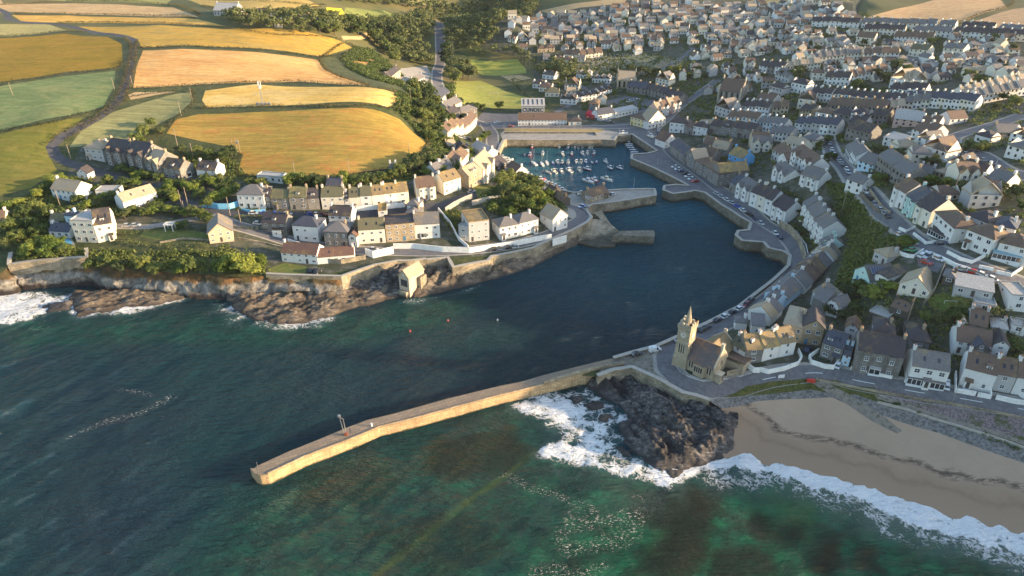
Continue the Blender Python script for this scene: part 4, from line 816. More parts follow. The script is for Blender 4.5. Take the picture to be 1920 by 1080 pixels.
def house(root, w, d, h, typ, wk, rk, lod=1, chim='lr', seed=0, rear=False, nfront=None):
    """all parts of one house under its Empty; front face in the plane y=0"""
    rs = random.Random(seed); w, d, h = q5(w), q5(d), q5(h)
    rise = {'g': d*.36, 'd': d*.4, 'v': d*.4, 'f': w*.42, 'h': min(w, d)*.3, 'm': d*.16, 'x': 0}[typ]
    link('wall', wall_mesh(w, d, h, typ, wk, rise, lod == 3), root); rf = link('roof', roof_mesh(w, d, h, typ, rk, rise), root)
    ck = 'b' if wk in 'bs' else wk
    if typ in ('g', 'd', 'v'):
        if 'l' in chim: add_chimney(root, -w/2+.42, d/2, h+rise, ck, 1.1, lod)
        if 'r' in chim: add_chimney(root, w/2-.42, d/2, h+rise, ck, 1.1, lod)
    if typ == 'h' and lod < 3: add_chimney(root, w*.3, d*.55, h+rise*.55, ck, 1.6, lod)
    if typ == 'v':                                        # villa: steep bargeboarded gables over bays
        for sx in ((-w/4, w/4) if w > 8 else (w/5,)):
            bw = min(3.2, w*.38); gr = bw*.62
            m = MB(); m.box(sx-bw/2, sx+bw/2, -.9, .05, -4, h)
            m.face([(sx-bw/2, -.9, h), (sx+bw/2, -.9, h), (sx, -.9, h+gr)]); link('bay', m.mesh('bay', WALL[wk][0]), root)
            m = MB(); e = .25; slab(m, [(sx-bw/2-e, -1.15, h-.2), (sx, -1.15, h+gr+.05), (sx, d*.4, h+gr+.05), (sx-bw/2-e, d*.1, h-.2)]); slab(m, [(sx, -1.15, h+gr+.05), (sx+bw/2+e, -1.15, h-.2), (sx+bw/2+e, d*.1, h-.2), (sx, d*.4, h+gr+.05)])
            link('bay_roof', m.mesh('bay_roof', ROOF[rk][0]), root)
            st = 2 if h < 7.5 else 3
            for k in range(st): add_win(root, sx, -.91, .8+k*(h-1)/st, 0, 1.5, 1.5, lod)
        cols = [0.0] if w > 8 else [-w*.28]
        for k in range(2): 
            for cx in cols:
                if k == 0: add_door(root, cx, 0, .1, 0, lod)
                else: add_win(root, cx, 0, h*.55, 0, 1.0, 1.3, lod)
    elif lod < 3:
        st = 1 if h < 4 else (2 if h < 7.6 else 3); fh = h/st; n = nfront or max(1, int(w/2.9)); dc = rs.randrange(n) if n > 1 else -1
        if typ == 'd' and w > 5:                                 # bays up the facade with small hipped caps
            bx = [-w*.27, w*.27] if w > 8.5 else [-w*.2]
            for sx in bx:
                m = MB(); m.prism([(sx-1.2, .05), (sx-.75, -.75), (sx+.75, -.75), (sx+1.2, .05)], -4, h-.3); link('bay', m.mesh('bay', WALL[wk][0]), root)
                m = MB(); tp = (sx, .4, h+.7)
                for a, b in (((sx-1.35, .05), (sx-.85, -.95)), ((sx-.85, -.95), (sx+.85, -.95)), ((sx+.85, -.95), (sx+1.35, .05))): m.face([(a[0], a[1], h-.3), (b[0], b[1], h-.3), tp])
                link('bay_roof', m.mesh('bay_roof', ROOF[rk][0]), root)
                for k in range(st): add_win(root, sx, -.76, k*fh+.75, 0, 1.2, 1.4, lod)
            cols = [0.0] if w > 8.5 else [w*.26]
            n = len(cols); dc = 0
        else: cols = [(-w/2+w*(i+.5)/n) for i in range(n)]
        ww = rs.choice([0.85, 0.95, 1.15] if w/n < 2.6 else [1.0, 1.2, 1.5]); wh = rs.choice([1.15, 1.3, 1.45])
        for k in range(st):
            for i, cx in enumerate(cols):
                if k == 0 and i == dc: add_door(root, cx, 0, .1, 0, lod, 'bluedoor' if rs.random() < .25 else 'door'); continue
                if rs.random() < .08 and typ != 'd': continue
                add_win(root, cx+rs.uniform(-.12, .12), 0, k*fh+(.85 if fh > 2.2 else .7), 0, (ww if k or rs.random() < .7 else 1.6), wh if fh > 2.4 else 1.0, lod)
        if n > 1 and dc >= 0 and typ in 'gh' and rs.random() < .35:
            m = MB(); m.box(-.9, .9, -1.1, .02, -1.5, 2.3); pc = link('porch', m.mesh('porch', WALL[wk][0]), root, (cols[dc], 0, 0)); m = MB(); slab(m, [(-1.1, -1.35, 2.3), (1.1, -1.35, 2.3), (1.1, .0, 3.0), (-1.1, .0, 3.0)], .1); link('porch_roof', m.mesh('porch_roof', ROOF[rk][0]), pc); add_door(pc, 0, -1.1, .1, 0, lod)
        if typ == 'g' and rs.random() < .3 and h > 4:
            dx_ = rs.choice([-w*.22, w*.22, 0]); s_ = rise/(d/2); y0 = d*.1; z0 = h+y0*s_; m = MB(); m.box(dx_-.75, dx_+.75, y0, d*.42, z0-.3, z0+1.15); dm = link('dormer', m.mesh('dormer', WALL['w'][0]), root); m = MB(); slab(m, [(dx_-.95, y0-.25, z0+1.15), (dx_+.95, y0-.25, z0+1.15), (dx_+.95, d*.46, z0+1.5), (dx_-.95, d*.46, z0+1.5)], .1); link('dormer_roof', m.mesh('dormer_roof', ROOF[rk][0]), dm); add_win(dm, dx_, y0, z0+.1, 0, 1.15, .95, lod)
        if typ == 'f': add_win(root, 0, 0, h+.5, 0, .9, .9, lod)
        if 'R' in chim or typ in 'hfx':
            for k in range(st): add_win(root, w/2, d*.35, k*fh+.9, math.pi/2, .9, 1.15, lod)
        if 'L' in chim or typ in 'hfx':
            for k in range(st): add_win(root, -w/2, d*.6, k*fh+.9, -math.pi/2, .9, 1.15, lod)
        if typ == 'g' and rs.random() < .4 and lod < 2:           # skylights
            s = rise/(d/2)
            for cx in (-w*.18, w*.2)[:rs.randint(1, 2)]:
                m = MB(); y0, y1 = d*.16, d*.3; slab(m, [(cx-.35, y0, h+y0*s+.22), (cx+.35, y0, h+y0*s+.22), (cx+.35, y1, h+y1*s+.22), (cx-.35, y1, h+y1*s+.22)], .08); link('skylight', m.mesh('skylight', M['glass']), rf)
    if rear:                                               # lower wing at the back
        rw = q5(w*.45); rd = 4.0; rh = q5(h*.72)
        m = MB(); m.box(-w/2+.2, -w/2+.2+rw, d+.01, d+rd, -4, rh); link('rear_wing', m.mesh('rear_wing', WALL[wk][0]), root)
        m = MB(); slab(m, [(-w/2, d+.02, rh+1.1), (-w/2+rw+.4, d+.02, rh+.05), (-w/2+rw+.4, d+rd+.2, rh+.05), (-w/2, d+rd+.2, rh+1.1)]); link('rear_roof', m.mesh('rear_roof', ROOF[rk][0]), root)
TR = {'A': (0, 240, 3.6), 'B': (400, 290, 4.32), 'C': (740, 240, 4.32), 'D': (1100, 180, 4.32), 'E': (1500, 180, 4.319), 'F': (1300, 330, 4.0), 'G': (1560, 380, 4.908), 'H': (1160, 540, 4.5), 'I': (1500, 560, 4.5), 'J': (1280, 0, 3), 'K': (640, 0, 3), 'L': (0, 0, 3)}
def tp(reg_, s):
    a, b = map(float, s.split(',')); o = TR[reg_]; return o[0]+a/o[2], o[1]+b/o[2]
ORD = ['first', 'second', 'third', 'fourth', 'fifth', 'sixth', 'seventh', 'eighth', 'ninth', 'tenth', 'eleventh', 'twelfth']
FOOT = []     # footprints already taken (x, y, radius)
LABELS = set(); HROOT = []; HOBJ = []
def place(ax, ay, bx, by, n, d, h, typ, walls, roofs, chim, where, lod, noun=None, cat='house', group=None, rear=False):
    X, Y = P([ax, bx], [ay, by]); x0, x1 = X; y0, y1 = Y; L = math.hypot(x1-x0, y1-y0); ux, uy = (x1-x0)/L, (y1-y0)/L; w = L/n; rz = math.atan2(uy, ux)
    for i in range(n):
        s = (i+.5)*w; px, py = x0+ux*s, y0+uy*s; wk = walls[i % len(walls)]; rk = roofs[i % len(roofs)]
        pz = float(Z(px-uy*1.0, py+ux*1.0)); HN[0] += 1
        nn = noun or ('bungalow' if h < 3.6 else 'cottage' if h < 6 else 'house')
        if n == 1: lab = '%s %s with %s roof, %s' % (WALL[wk][1], nn, ROOF[rk][1], where)
        else: lab = '%s %s, %s roof, %s from left in %s' % (WALL[wk][1], nn, ROOF[rk][1], ORD[i], where)
        if len(lab.split()) > 16: lab = lab.replace(' with %s roof' % ROOF[rk][1], '').replace(', %s roof' % ROOF[rk][1], '')
        if len(lab.split()) > 16: print('LONG', lab)
        if lab in LABELS: print('DUP LABEL', lab)
        LABELS.add(lab)
        HROOT.append((px, py, pz, rz))
        r = thing(nn.replace(' ', '_').replace('-', '_'), lab, cat, (px, py, pz), rz, (group or where) if n > 1 else group)
        HOBJ.append(r); hh = h+(0 if n == 1 else (((i*7) % 3)-1)*.25)
        house(r, w-.03, d+(0 if n == 1 else ((i*5) % 2)*.25), hh, typ, wk, rk, lod, chim if n == 1 else ('l' if i else 'lr'), HN[0], rear)
        FOOT.append((px-uy*d/2, py+ux*d/2, max(w, d)*.62))
def HS(text, lod):
    for ln in text.strip().split('\n'):
        if not ln.strip(): continue
        f, where = ln.split('|'); f = f.split(); rg = f[0]; ax, ay = tp(rg, f[1]); bx, by = tp(rg, f[2])
        noun = None; cat = 'house'
        if '#' in where: where, noun = where.split('#'); noun = noun.strip()
        where = where.strip()
        place(ax, ay, bx, by, int(f[3]), float(f[4]), float(f[5]), f[6], f[7], f[8], f[9] if len(f) > 9 else 'lr', where, lod, noun, cat, None, len(f) > 10)
# region  front-left  front-right  units depth eaves type walls roofs chimneys | where
HS("""
A 588,205 712,232 1 11 6 h g l l | end of the villa row by the lane bend
A 728,240 862,275 1 11 7.5 v s k lr | second villa along the lane
A 880,282 1008,312 1 12 8.5 v s k lr | tallest villa in the middle of the row # villa
A 1015,318 1095,340 1 11 7 v s l lr | narrow villa with one steep gable # villa
A 1115,338 1232,362 1 9 5.5 g s k r | above the lane with a glazed lean-to
A 1338,342 1470,360 1 8 5 g w k lr | rightmost house of the villa row
A 528,340 600,352 1 5 3 f w k | small outbuilding among shrubs below the lane bend # outbuilding
A 362,470 535,508 1 9 5 g w l l | detached house left of the long white cottage
A 655,468 800,466 1 6 3 x w L | flat roofed bungalow behind the long white cottage
A 848,568 1068,478 1 7.5 4.2 g w l l | long low cottage on the green headland # long cottage
A 520,770 668,775 1 11 9.5 x c L | tall balconied block above the cliff # house
A 668,775 790,745 1 12 7.5 g c k R | right wing of the clifftop balcony house # house wing
A 470,700 522,705 1 5 7.5 h u n | small tower beside the clifftop balcony house # stair tower
A 345,740 480,745 1 6 3 g w n | pool house with navy roof beside the swimming pool # pool house
A 350,680 470,672 1 6 3.5 g w g | low annexe behind the pool house # annexe
A 1418,782 1582,765 1 11 4.6 f t s l | tall steep roofed house standing alone above the cliff bushes # house
A -30,702 62,690 1 8 5 g c b r | at the far left edge among dark trees
B 210,432 425,442 1 10 6.5 h w s | behind the blue garden wall
B 428,430 474,432 1 7 5.5 g s k l | narrow cottage right of the blue garden wall
B 476,438 622,444 1 7.5 5 g s g r | low cottage with porch on the upper street
B 626,446 770,450 1 8.5 6 g s g lr | tall plain front on the upper street
B 774,448 868,442 1 8 5.5 g s k r | small dark cottage before the cream terrace
B 885,444 1066,438 1 8 6 g c g lr | detached before the long cream terrace
B 1072,438 1104,436 1 6 4.5 g w k l | tiny link cottage on the upper street
B 1106,436 1290,424 2 8 5.5 g cw g lr | long cream terrace on the upper street
B 1294,422 1588,396 3 8 5.8 g cwc o lr | right half of the long cream terrace
B 398,612 604,662 1 7.5 4.8 g s k r | long low cottage where the cliff road bends
B 482,660 552,676 1 2.5 3 x w k | white porch block on the bend cottage # porch block
B 655,688 860,712 1 9 7 h w n | big corner house with glass bay on the cliff road
B 908,742 1098,748 1 9.5 6.8 h s s | double fronted behind the zebra kerb stones
B 1104,748 1168,752 1 8 5 f c r | narrow cottage with a red gable roof
B 1186,726 1398,714 1 8.5 6.5 g c g l | olive roofed pair with small bays
B 1404,712 1640,692 1 10 8 x b k | sandstone block with tall paired bays
B 945,580 1125,586 1 8 5 g w k lr | in the yard behind the corner house
B 560,865 850,890 1 7.5 4.6 g w r l | long seafront cottage below the cliff road # long cottage
B 852,888 1150,862 1 6 3.2 g w r r | lower half of the long seafront cottage # long cottage
B 1340,530 1412,528 1 8 4 x w o | small box above the car court with lichened flat roof # annexe
B 1572,480 1660,500 1 7 4.5 h w s | square lodge in the walled court
B 1560,540 1660,560 1 8 4 h s s | low slate roofed range in the walled court
B 360,222 560,232 1 5 3 x w L | long low bungalow against the big field hedge
B 918,318 1040,326 1 7 4 g s n lr | blue roofed house behind the upper street
B 1428,140 1486,142 1 4 2.4 g w s | white shed by the field corner # shed
C 162,900 370,888 1 9 6.8 g w s l | with glazed veranda right of the sandstone block
C 182,588 338,572 1 8.5 6.3 d c b lr | twin bays at the street bend
C 402,545 538,498 1 8.5 6.3 g c o l | gable fronting villa with ochre roof # house
C 602,496 712,455 1 9 6.5 g b l l | stone house beside the ochre roofed house
C 718,455 812,415 1 11 8.5 v c l lr | tall gabled villa above the west quay # villa
C 480,372 600,315 2 8 6 g c b lr | row tucked behind the tall gabled villa
C 330,420 470,372 2 6 5 g g s l | back range behind the ochre roof
C 604,925 768,905 1 13 9 x g o | modern glass balconied block with turf roof # apartment block
C 520,900 600,925 1 9 6.5 x g L | left wing of the modern balconied block # house wing
C 852,912 1005,880 1 8.5 6 h w s | left half of the white bayed pair
C 1008,878 1162,842 1 8.5 6 h w s | right half of the white bayed pair
C 1278,842 1398,808 1 9 6 f w l | white gabled house nearest the slipway
C 835,345 905,318 1 9 2.8 g n k | boat shed above the moored boats on west quay # boat shed
C 905,345 985,395 1 7 3 g w b | low white store beside the dark boat shed # store
C 620,190 745,268 1 8 4 g w L | pale sided shed above the curved quay road # shed
C 1215,535 1275,565 1 6 2.6 g n b | dark hut on the quay corner # hut
C 1275,575 1350,625 1 5 2.6 g n b | dark long hut behind the tree mound # hut
C 1590,600 1728,560 1 7 3 g b b | long fish store on the inner pier # fish store
C 1545,610 1590,612 1 5 2.6 x b L | small block at the root of the inner pier # store
""", 1)
HS("""
D 92,200 225,178 1 8 4 g w n | white clubhouse beside the top car park # clubhouse
D 230,180 415,135 1 6 3.6 m w L | low white show hall beside the clubhouse # hall
D 15,120 90,125 1 10 5 h s b | brown hipped block beside the clubhouse
D 352,232 492,268 1 9 5.5 h y b | pale yellow inn on the harbour corner # inn
D 494,272 636,236 1 9 5 f w l | gable fronted shop on the harbour corner # shop
D 560,180 760,118 4 8 6.5 v pwpw lb lr | the gabled terrace climbing from the harbour corner
D 665,296 820,302 1 9 6.5 h w k | harbour corner block across the road
D 780,300 850,318 1 8 5 h s b | beside the harbour corner block
D 850,316 965,322 1 8 5.5 h w k | right of the harbour corner block
D 990,310 1350,352 4 8 6 g s k lr | the dark stone terrace behind the quay
D 630,425 724,400 1 9 4 f w r | steep gabled cottage at the top of the east quay
D 664,450 790,555 1 9 5 g s n r | blue roofed warehouse along the east quay # warehouse
D 792,552 862,600 1 9 6 f s l | net loft beside the blue roofed warehouse # net loft
D 864,610 930,652 1 10 6.5 h s b | quay house next to the net loft
D 932,650 1056,738 1 8 7 h s b | corner of the big stone quay building
D 1060,738 1304,684 1 9 7.5 g s o r | long stone inn facing the harbour entrance # inn
D 1135,560 1250,598 1 9 6.5 g B o | bright blue building behind the quay roofs # building
D 940,545 1010,560 1 9 5 g s b | inner yard building behind the quay
D 1000,490 1130,500 1 9 5 g s l | low pale range behind the warehouse
D 930,458 1148,470 1 9 4.5 g s b | long brown roofed sheds behind the quay # sheds
D 940,390 1088,412 1 6 3 x w L | white flat roofed garages # garage
D 1148,775 1215,800 1 9 5 g s n l | chapel like house at the east quay corner
D 1200,810 1300,862 1 9 5.5 v w s l | white bayed house above the car line
D 1308,885 1482,975 3 9.5 7 d wcw k lr | the black slated quayside terrace
D 1484,978 1592,1048 1 10 7 d w k r | end house of the quayside terrace
F 800,318 948,530 5 9 8 d w s lr | the tall bayed terrace stepping down the hill
F 930,565 940,600 1 9 5 g m s | end of the stepped terrace # cottage
F 930,600 862,668 2 9 5 g ww sl lr | the lane cottages above the lower harbour road
F 858,672 755,760 2 9 5 g ss sb lr | middle lane cottages above the harbour road
F 752,765 640,860 2 9 4.8 g sw bs lr | lower lane cottages above the harbour road
F 640,862 520,955 1 8 4.5 g u s | white cottage with blank gable above parked cars
F 500,1000 400,1075 2 8 4 g ww sl lr | the low cottages behind the parked cars
F 872,960 975,1040 1 9 5 g g s l | gabled house behind the lane cottages
F 978,1045 1060,1060 1 7 5 f w s | small white house with dark porch
F 1185,800 1308,842 1 10 3.4 f m s | mint gabled studio on the hillside # studio
F 1345,812 1440,832 1 9 3.4 m w k | solar panelled extension beside the mint studio # extension
F 1335,650 1440,672 1 8 3.5 h g l | shell shaped roof behind the mint studio # house
D 1492,668 1600,705 1 8 3.5 v w s l | hillside bungalow with dormer above the quay bank
F 790,62 925,112 1 9 4.5 d w s lr | white bungalow terrace above the green bank
F 590,30 680,50 1 8 4 v w s l | dormer cottage above the green bank
G 522,20 640,58 1 9 7 d w b l | bow fronted house at the top of the hill road
G 645,75 722,150 1 10 6.5 d m n l | mint painted house on the hill road
G 728,165 868,240 1 11 6.8 d c k r | cream bayed house on the hill road
G 900,250 1078,378 1 9 6.5 h w b | white house with sun room on the hill road
G 1190,405 1435,505 1 9 6.3 h w b | white bayed house behind curved garden wall
G 1490,500 1755,608 1 9 6 h w b | long white house with blue veranda
G 1190,255 1390,310 1 9 5.5 h w k | behind the sun room house
G 1460,330 1640,372 1 9 5 h w n | blue slated house behind the hill road
G 590,850 880,885 1 10 2.6 f c l | great steep tan gable over a curved window # house
G 1000,750 1110,768 1 6 2.4 h n s | small grey pavilion by the steep tan gable # pavilion
G 1100,862 1450,925 1 7 3 m g L | long grey garden bungalow
G 1600,990 1780,1010 1 9 5 x w L | white stepped block at the right edge # house
G 1285,1005 1480,1040 1 5 2.4 x g L | grey garden building # garden building
""", 1)
HS("""
H 1052,645 1200,622 1 8 5.2 g s o l | stone end of the ochre roofed terrace # cottage
H 1202,622 1475,560 2 8 5.2 g w o lr | the ochre roofed terrace beside the church
H 930,560 1050,640 1 6 4.5 g w g | rear wing with mossy roof beside the church # rear wing
H 1365,430 1535,470 1 13 6 h t l l | broad cream house behind the ochre roofed terrace
H 1528,470 1700,492 1 9 7 f b k | cross wing of the broad cream house # house wing
H 1208,180 1298,215 1 8 4 g u s | white gable above the parked cars # cottage
H 975,350 1075,355 1 4 3 h w s | small white lodge below the lane # lodge
H 1110,385 1220,395 1 6 3.5 m w s | white extension with roof windows # extension
I 158,488 335,548 1 8 5.4 g s n l | blue roofed cottage behind curved white wall
I 338,560 408,575 1 6 4 g u n | pale blue side wing of the blue roofed cottage # house wing
I 432,612 822,668 1 9.5 7.6 d s k lr | big double fronted villa with white porch # villa
I 890,720 1210,762 1 8.5 6.4 g w s l | dark windowed pub with stone quoins # pub
I 1335,730 1600,800 1 9 6.2 g w b lr | white house with blue conservatory
I 1604,770 1770,800 1 8.5 5.8 g g b l | grey cottage right of the blue conservatory
I 1774,802 1960,832 1 8.5 5.8 g w b l | rightmost white cottage on the beach road
I 590,400 760,420 1 9 5.5 h s k | rear hipped wing behind the big villa # rear wing
I 900,470 1060,480 1 11 5 h s k | hipped outbuilding with orange lit slope behind the pub # outbuilding
I 1270,475 1580,500 1 8 4.5 g w b l | rear range behind the conservatory house # rear range
I 1400,540 1560,545 1 9 4.5 f s n | glazed rear wing behind conservatory house # rear wing
I 1590,500 1720,520 1 9 4.5 f w k | rear wing behind the grey cottage # rear wing
I 360,330 470,345 1 6 4 f w r | blue gabled rear wing behind the blue roofed cottage # rear wing
I 1298,290 1380,300 1 4 3.2 f w l | narrow white garden studio # garden studio
I 1390,300 1555,320 1 9 3 g g b | long garden workshop with rusty roof # workshop
I 1270,380 1395,388 1 5 2.2 m w L | low white store behind the beach road # store
I 1400,385 1550,390 1 5 2.2 m w L | long low white store behind the beach road # store
I 1590,300 1720,335 1 6 2.4 h g L | cream garden chalet # chalet
I 1765,290 1880,320 1 5 2.6 x w L | white summer house at the right edge # summer house
I 560,180 720,230 1 6 2.6 x n L | slatted timber garden room # garden room
I 745,130 890,180 1 5 2.6 g n b | dark timber shed below the lawn # shed
I 80,110 190,150 1 8 5.5 g s s l | dark gable above the valley garden
I 200,120 300,165 1 6 4.5 f w s | white rear wing above the valley garden # rear wing
""", 0)
# ---------------------------------------------------------------- the clock tower institute on the pier head
M['churchstone'] = stone_mat('institute stone', (0.33, 0.27, 0.185), (0.46, 0.385, 0.27), 1.6, True, (0.3, 0.25, 0.17), False)
M['churchroof'] = roofm('institute slate', (0.1, 0.085, 0.08), (0.3, 0.13, 0.05), .35); M['lead'] = flat('stone dressings', (0.5, 0.42, 0.3), .8)
M['clock'] = flat('clock face', (0.55, 0.5, 0.4), .6); M['black'] = flat('black paint', (0.02, 0.02, 0.02), .6)
def lancet_pair(root, x, y, z, rz, h=2.4):
    for s in (-.42, .42):
        fr = link('window', cached(('lan', h), lambda: box_mesh('window', -.36, .36, -.06, .04, -.1, h+.1, M['lead'])), root, (x+s*math.cos(rz), y+s*math.sin(rz), z), rz)
        link('pane', cached(('lanp', h), lambda: box_mesh('pane', -.24, .24, -.09, .02, .05, h-.05, M['glass'])), fr)
def institute():
    ox, oy, oz = P1(1284.4, 692.5); qx, qy, _ = P1(1334.5, 716.5); rz = math.atan2(qy-oy, qx-ox); L = math.hypot(qx-ox, qy-oy); gx, gy, _ = P1(1374, 697)
    W = max(7.5, min(9.5, abs(-(gx-ox)*math.sin(rz)+(gy-oy)*math.cos(rz)))); S = 4.4; H = 4.3; rise = W*.56; cs = M['churchstone']
    r = thing('clock_tower_hall', 'stone hall with battlemented clock tower and small spire at the root of the pier', 'church', (ox, oy, oz), rz)
    m = gable_profile_wall(L, W, H, rise, cs); m.V = [(v[0]+L/2, v[1]+.3, v[2]) for v in m.V]; link('nave_wall', m.mesh('nave_wall', cs), r)
    m = MB(); s = rise/(W/2); e = .35
    slab(m, [(0, .3-e, H-e*s), (L-.3, .3-e, H-e*s), (L-.3, .3+W/2, H+rise), (0, .3+W/2, H+rise)]); slab(m, [(L-.3, .3+W+e, H-e*s), (0, .3+W+e, H-e*s), (0, .3+W/2, H+rise), (L-.3, .3+W/2, H+rise)])
    rf = link('nave_roof', m.mesh('nave_roof', M['churchroof']), r); m = MB(); m.box(0, L-.3, .3+W/2-.15, .3+W/2+.15, H+rise+.2, H+rise+.38); link('ridge', m.mesh('ridge', ROOF['r'][0]), rf)
    m = MB()                                           # coped gable end with kneelers and stack
    for a, b in (((.0, H), (W/2, H+rise)), ((W, H), (W/2, H+rise))):
        m.loft([[(L-.32, .3+a[0], a[1]-.1), (L+.1, .3+a[0], a[1]-.1), (L+.1, .3+a[0], a[1]+.5), (L-.32, .3+a[0], a[1]+.5)], [(L-.32, .3+b[0], b[1]-.1), (L+.1, .3+b[0], b[1]-.1), (L+.1, .3+b[0], b[1]+.5), (L-.32, .3+b[0], b[1]+.5)]])
    link('gable_coping', m.mesh('gable_coping', M['lead']), r)
    m = MB(); m.box(L-.7, L+.12, .3+W/2-.5, .3+W/2+.5, H+rise-.6, H+rise+1.5); m.box(L-.8, L+.2, .3+W/2-.6, .3+W/2+.6, H+rise+1.5, H+rise+1.7); c = link('chimney', m.mesh('chimney', M['lead']), r)
    lancet_pair(r, L*.17, .3, 1.4, 0); lancet_pair(r, L*.83, .3, 1.4, 0); lancet_pair(r, L+.02, .3+W*.55, 3.2, math.pi/2, 1.8)
    m = MB(); bx = L*.5; m.prism([(bx-2.1, .35), (bx-1.5, -.9), (bx+1.5, -.9), (bx+2.1, .35)], -4, H-.1); link('bay', m.mesh('bay', cs), r)
    m = MB(); A = [(bx-2.3, .35, H-.12), (bx-1.6, -1.05, H-.12), (bx+1.6, -1.05, H-.12), (bx+2.3, .35, H-.12)]; B = [(bx-1.6, 1.1, H+.85), (bx-1.0, .5, H+.5), (bx+1, .5, H+.5), (bx+1.6, 1.1, H+.85)]; m.loft([A, B], cap=False, close=False); link('bay_roof', m.mesh('bay_roof', M['churchroof']), r)
    for k in (-1.05, -.35, .35, 1.05):
        fr = link('window', cached('bayw', lambda: box_mesh('window', -.33, .33, -.05, .04, 0, 2.1, M['lead'])), r, (bx+k, -.92, 1.5)); link('pane', cached('baywp', lambda: box_mesh('pane', -.25, .25, -.08, .02, .1, 2.0, M['glass'])), fr)
    m = MB(); m.box(L+.05, L+2.2, 1.0, 3.2, -3, 2.3); p = link('porch', m.mesh('porch', cs), r); m = MB(); m.box(L+.05, L+2.4, .8, 3.4, 2.3, 2.5); link('porch_cap', m.mesh('porch_cap', M['lead']), p)
    link('door', box_mesh('door', -.5, .5, -.06, .03, 0, 2.1, M['door']), p, (L+2.2, 2.3, 0), math.pi/2)
    # transept running back, with a coped end
    tx0, tx1, ty = .6, 8.2, W+7.5; tr = (tx1-tx0)*.42; cx = (tx0+tx1)/2
    m = MB(); m.face([(tx0, W*.6, -3), (tx0, W*.6, H), (tx0, ty, H), (tx0, ty, -3)]); m.face([(tx1, W*.6, -3), (tx1, ty, -3), (tx1, ty, H), (tx1, W*.6, H)]); m.face([(tx0, ty, -3), (tx0, ty, H), (cx, ty, H+tr), (tx1, ty, H), (tx1, ty, -3)]); link('transept_wall', m.mesh('transept_wall', cs), r)
    m = MB(); slab(m, [(tx0-.3, W*.5, H-.2), (cx, W*.5, H+tr), (cx, ty-.2, H+tr), (tx0-.3, ty-.2, H-.2)]); slab(m, [(cx, W*.5, H+tr), (tx1+.3, W*.5, H-.2), (tx1+.3, ty-.2, H-.2), (cx, ty-.2, H+tr)]); link('transept_roof', m.mesh('transept_roof', ROOF['o'][0]), r)
    m = MB()
    for a in (tx0, tx1): m.loft([[(a, ty-.2, H-.1), (a, ty+.15, H-.1), (a, ty+.15, H+.5), (a, ty-.2, H+.5)], [(cx, ty-.2, H+tr-.1), (cx, ty+.15, H+tr-.1), (cx, ty+.15, H+tr+.5), (cx, ty-.2, H+tr+.5)]])
    m.box(cx-.5, cx+.5, ty-.35, ty+.2, H+tr, H+tr+1.5); link('transept_coping', m.mesh('transept_coping', M['lead']), r)
    m = MB(); m.box(tx1+.1, L+5.5, W+.4, W+6.5, -3, 2.9); a = link('annexe_wall', m.mesh('annexe_wall', cs), r); m = MB(); slab(m, [(tx1, W+.2, 3.9), (L+5.7, W+.2, 3.9), (L+5.7, W+6.8, 2.8), (tx1, W+6.8, 2.8)]); link('annexe_roof', m.mesh('annexe_roof', ROOF['b'][0]), a)
    # tower
    t = link('tower', None, r, (-S/2, S/2, 0)); TH = 15.2
    def sq(a, z): return [(-a, -a, z), (a, -a, z), (a, a, z), (-a, a, z)]
    m = MB(); m.loft([sq(S/2+.25, -4), sq(S/2+.18, 3.4), sq(S/2, 3.9), sq(S/2-.12, 9.0), sq(S/2-.12, TH-1.6), sq(S/2+.08, TH-1.3), sq(S/2+.08, TH)]); link('tower_shaft', m.mesh('tower_shaft', cs), t)
    m = MB()
    for k, a in enumerate((-1, -.34, .34, 1)):
        for sx, sy in ((a, -1), (a, 1), (-1, a), (1, a)):
            if abs(a) == 1 and sx == -1 and sy == a and k in (0, 3) : continue
            b = .42 if abs(sx) == abs(sy) else .3; X = sx*(S/2-.35); Y = sy*(S/2-.35); m.box(X-b, X+b, Y-b, Y+b, TH, TH+(.95 if b > .4 else .7))
    link('battlements', m.mesh('battlements', M['lead']), t)
    m = MB(); a = 1.15; n = 8
    m.loft([[(a*math.cos(math.pi/8+q*math.pi/4), a*math.sin(math.pi/8+q*math.pi/4), TH-.1) for q in range(n)], [(a*.85*math.cos(math.pi/8+q*math.pi/4), a*.85*math.sin(math.pi/8+q*math.pi/4), TH+1.0) for q in range(n)], [(.06*math.cos(math.pi/8+q*math.pi/4), .06*math.sin(math.pi/8+q*math.pi/4), TH+6.0) for q in range(n)]]); link('spire', m.mesh('spire', cs), t)
    m = MB(); m.tube((0, 0, TH+5.8), (0, 0, TH+7.8), .06, .03, 5); m.box(-.35, .35, -.03, .03, TH+7.0, TH+7.1); link('weather_vane', m.mesh('weather_vane', M['black']), t)
    for rzz, px_, py_ in ((math.pi/2, S/2-.1, 0), (0, 0, -S/2+.1)):
        m = MB(); m.tube((0, 0, 0), (0, -.12, 0), .95, .95, 24); c = link('clock_face', m.mesh('clock_face', M['clock']), t, (px_, py_, TH-3.4), rzz)
        m = MB(); m.box(-.05, .05, -.17, -.13, -.05, .75); m.box(-.05, .45, -.17, -.13, -.05, .05); link('clock_hands', m.mesh('clock_hands', M['black']), c)
        m = MB()
        for k in range(5): m.box(-1.6+k*.75, -1.35+k*.75, -.25, .0, -2.9, -2.45)
        m.box(-1.9, 1.9, -.16, .0, -2.45, -2.25); link('corbels', m.mesh('corbels', M['lead']), t, (px_, py_, TH-3.4), rzz)
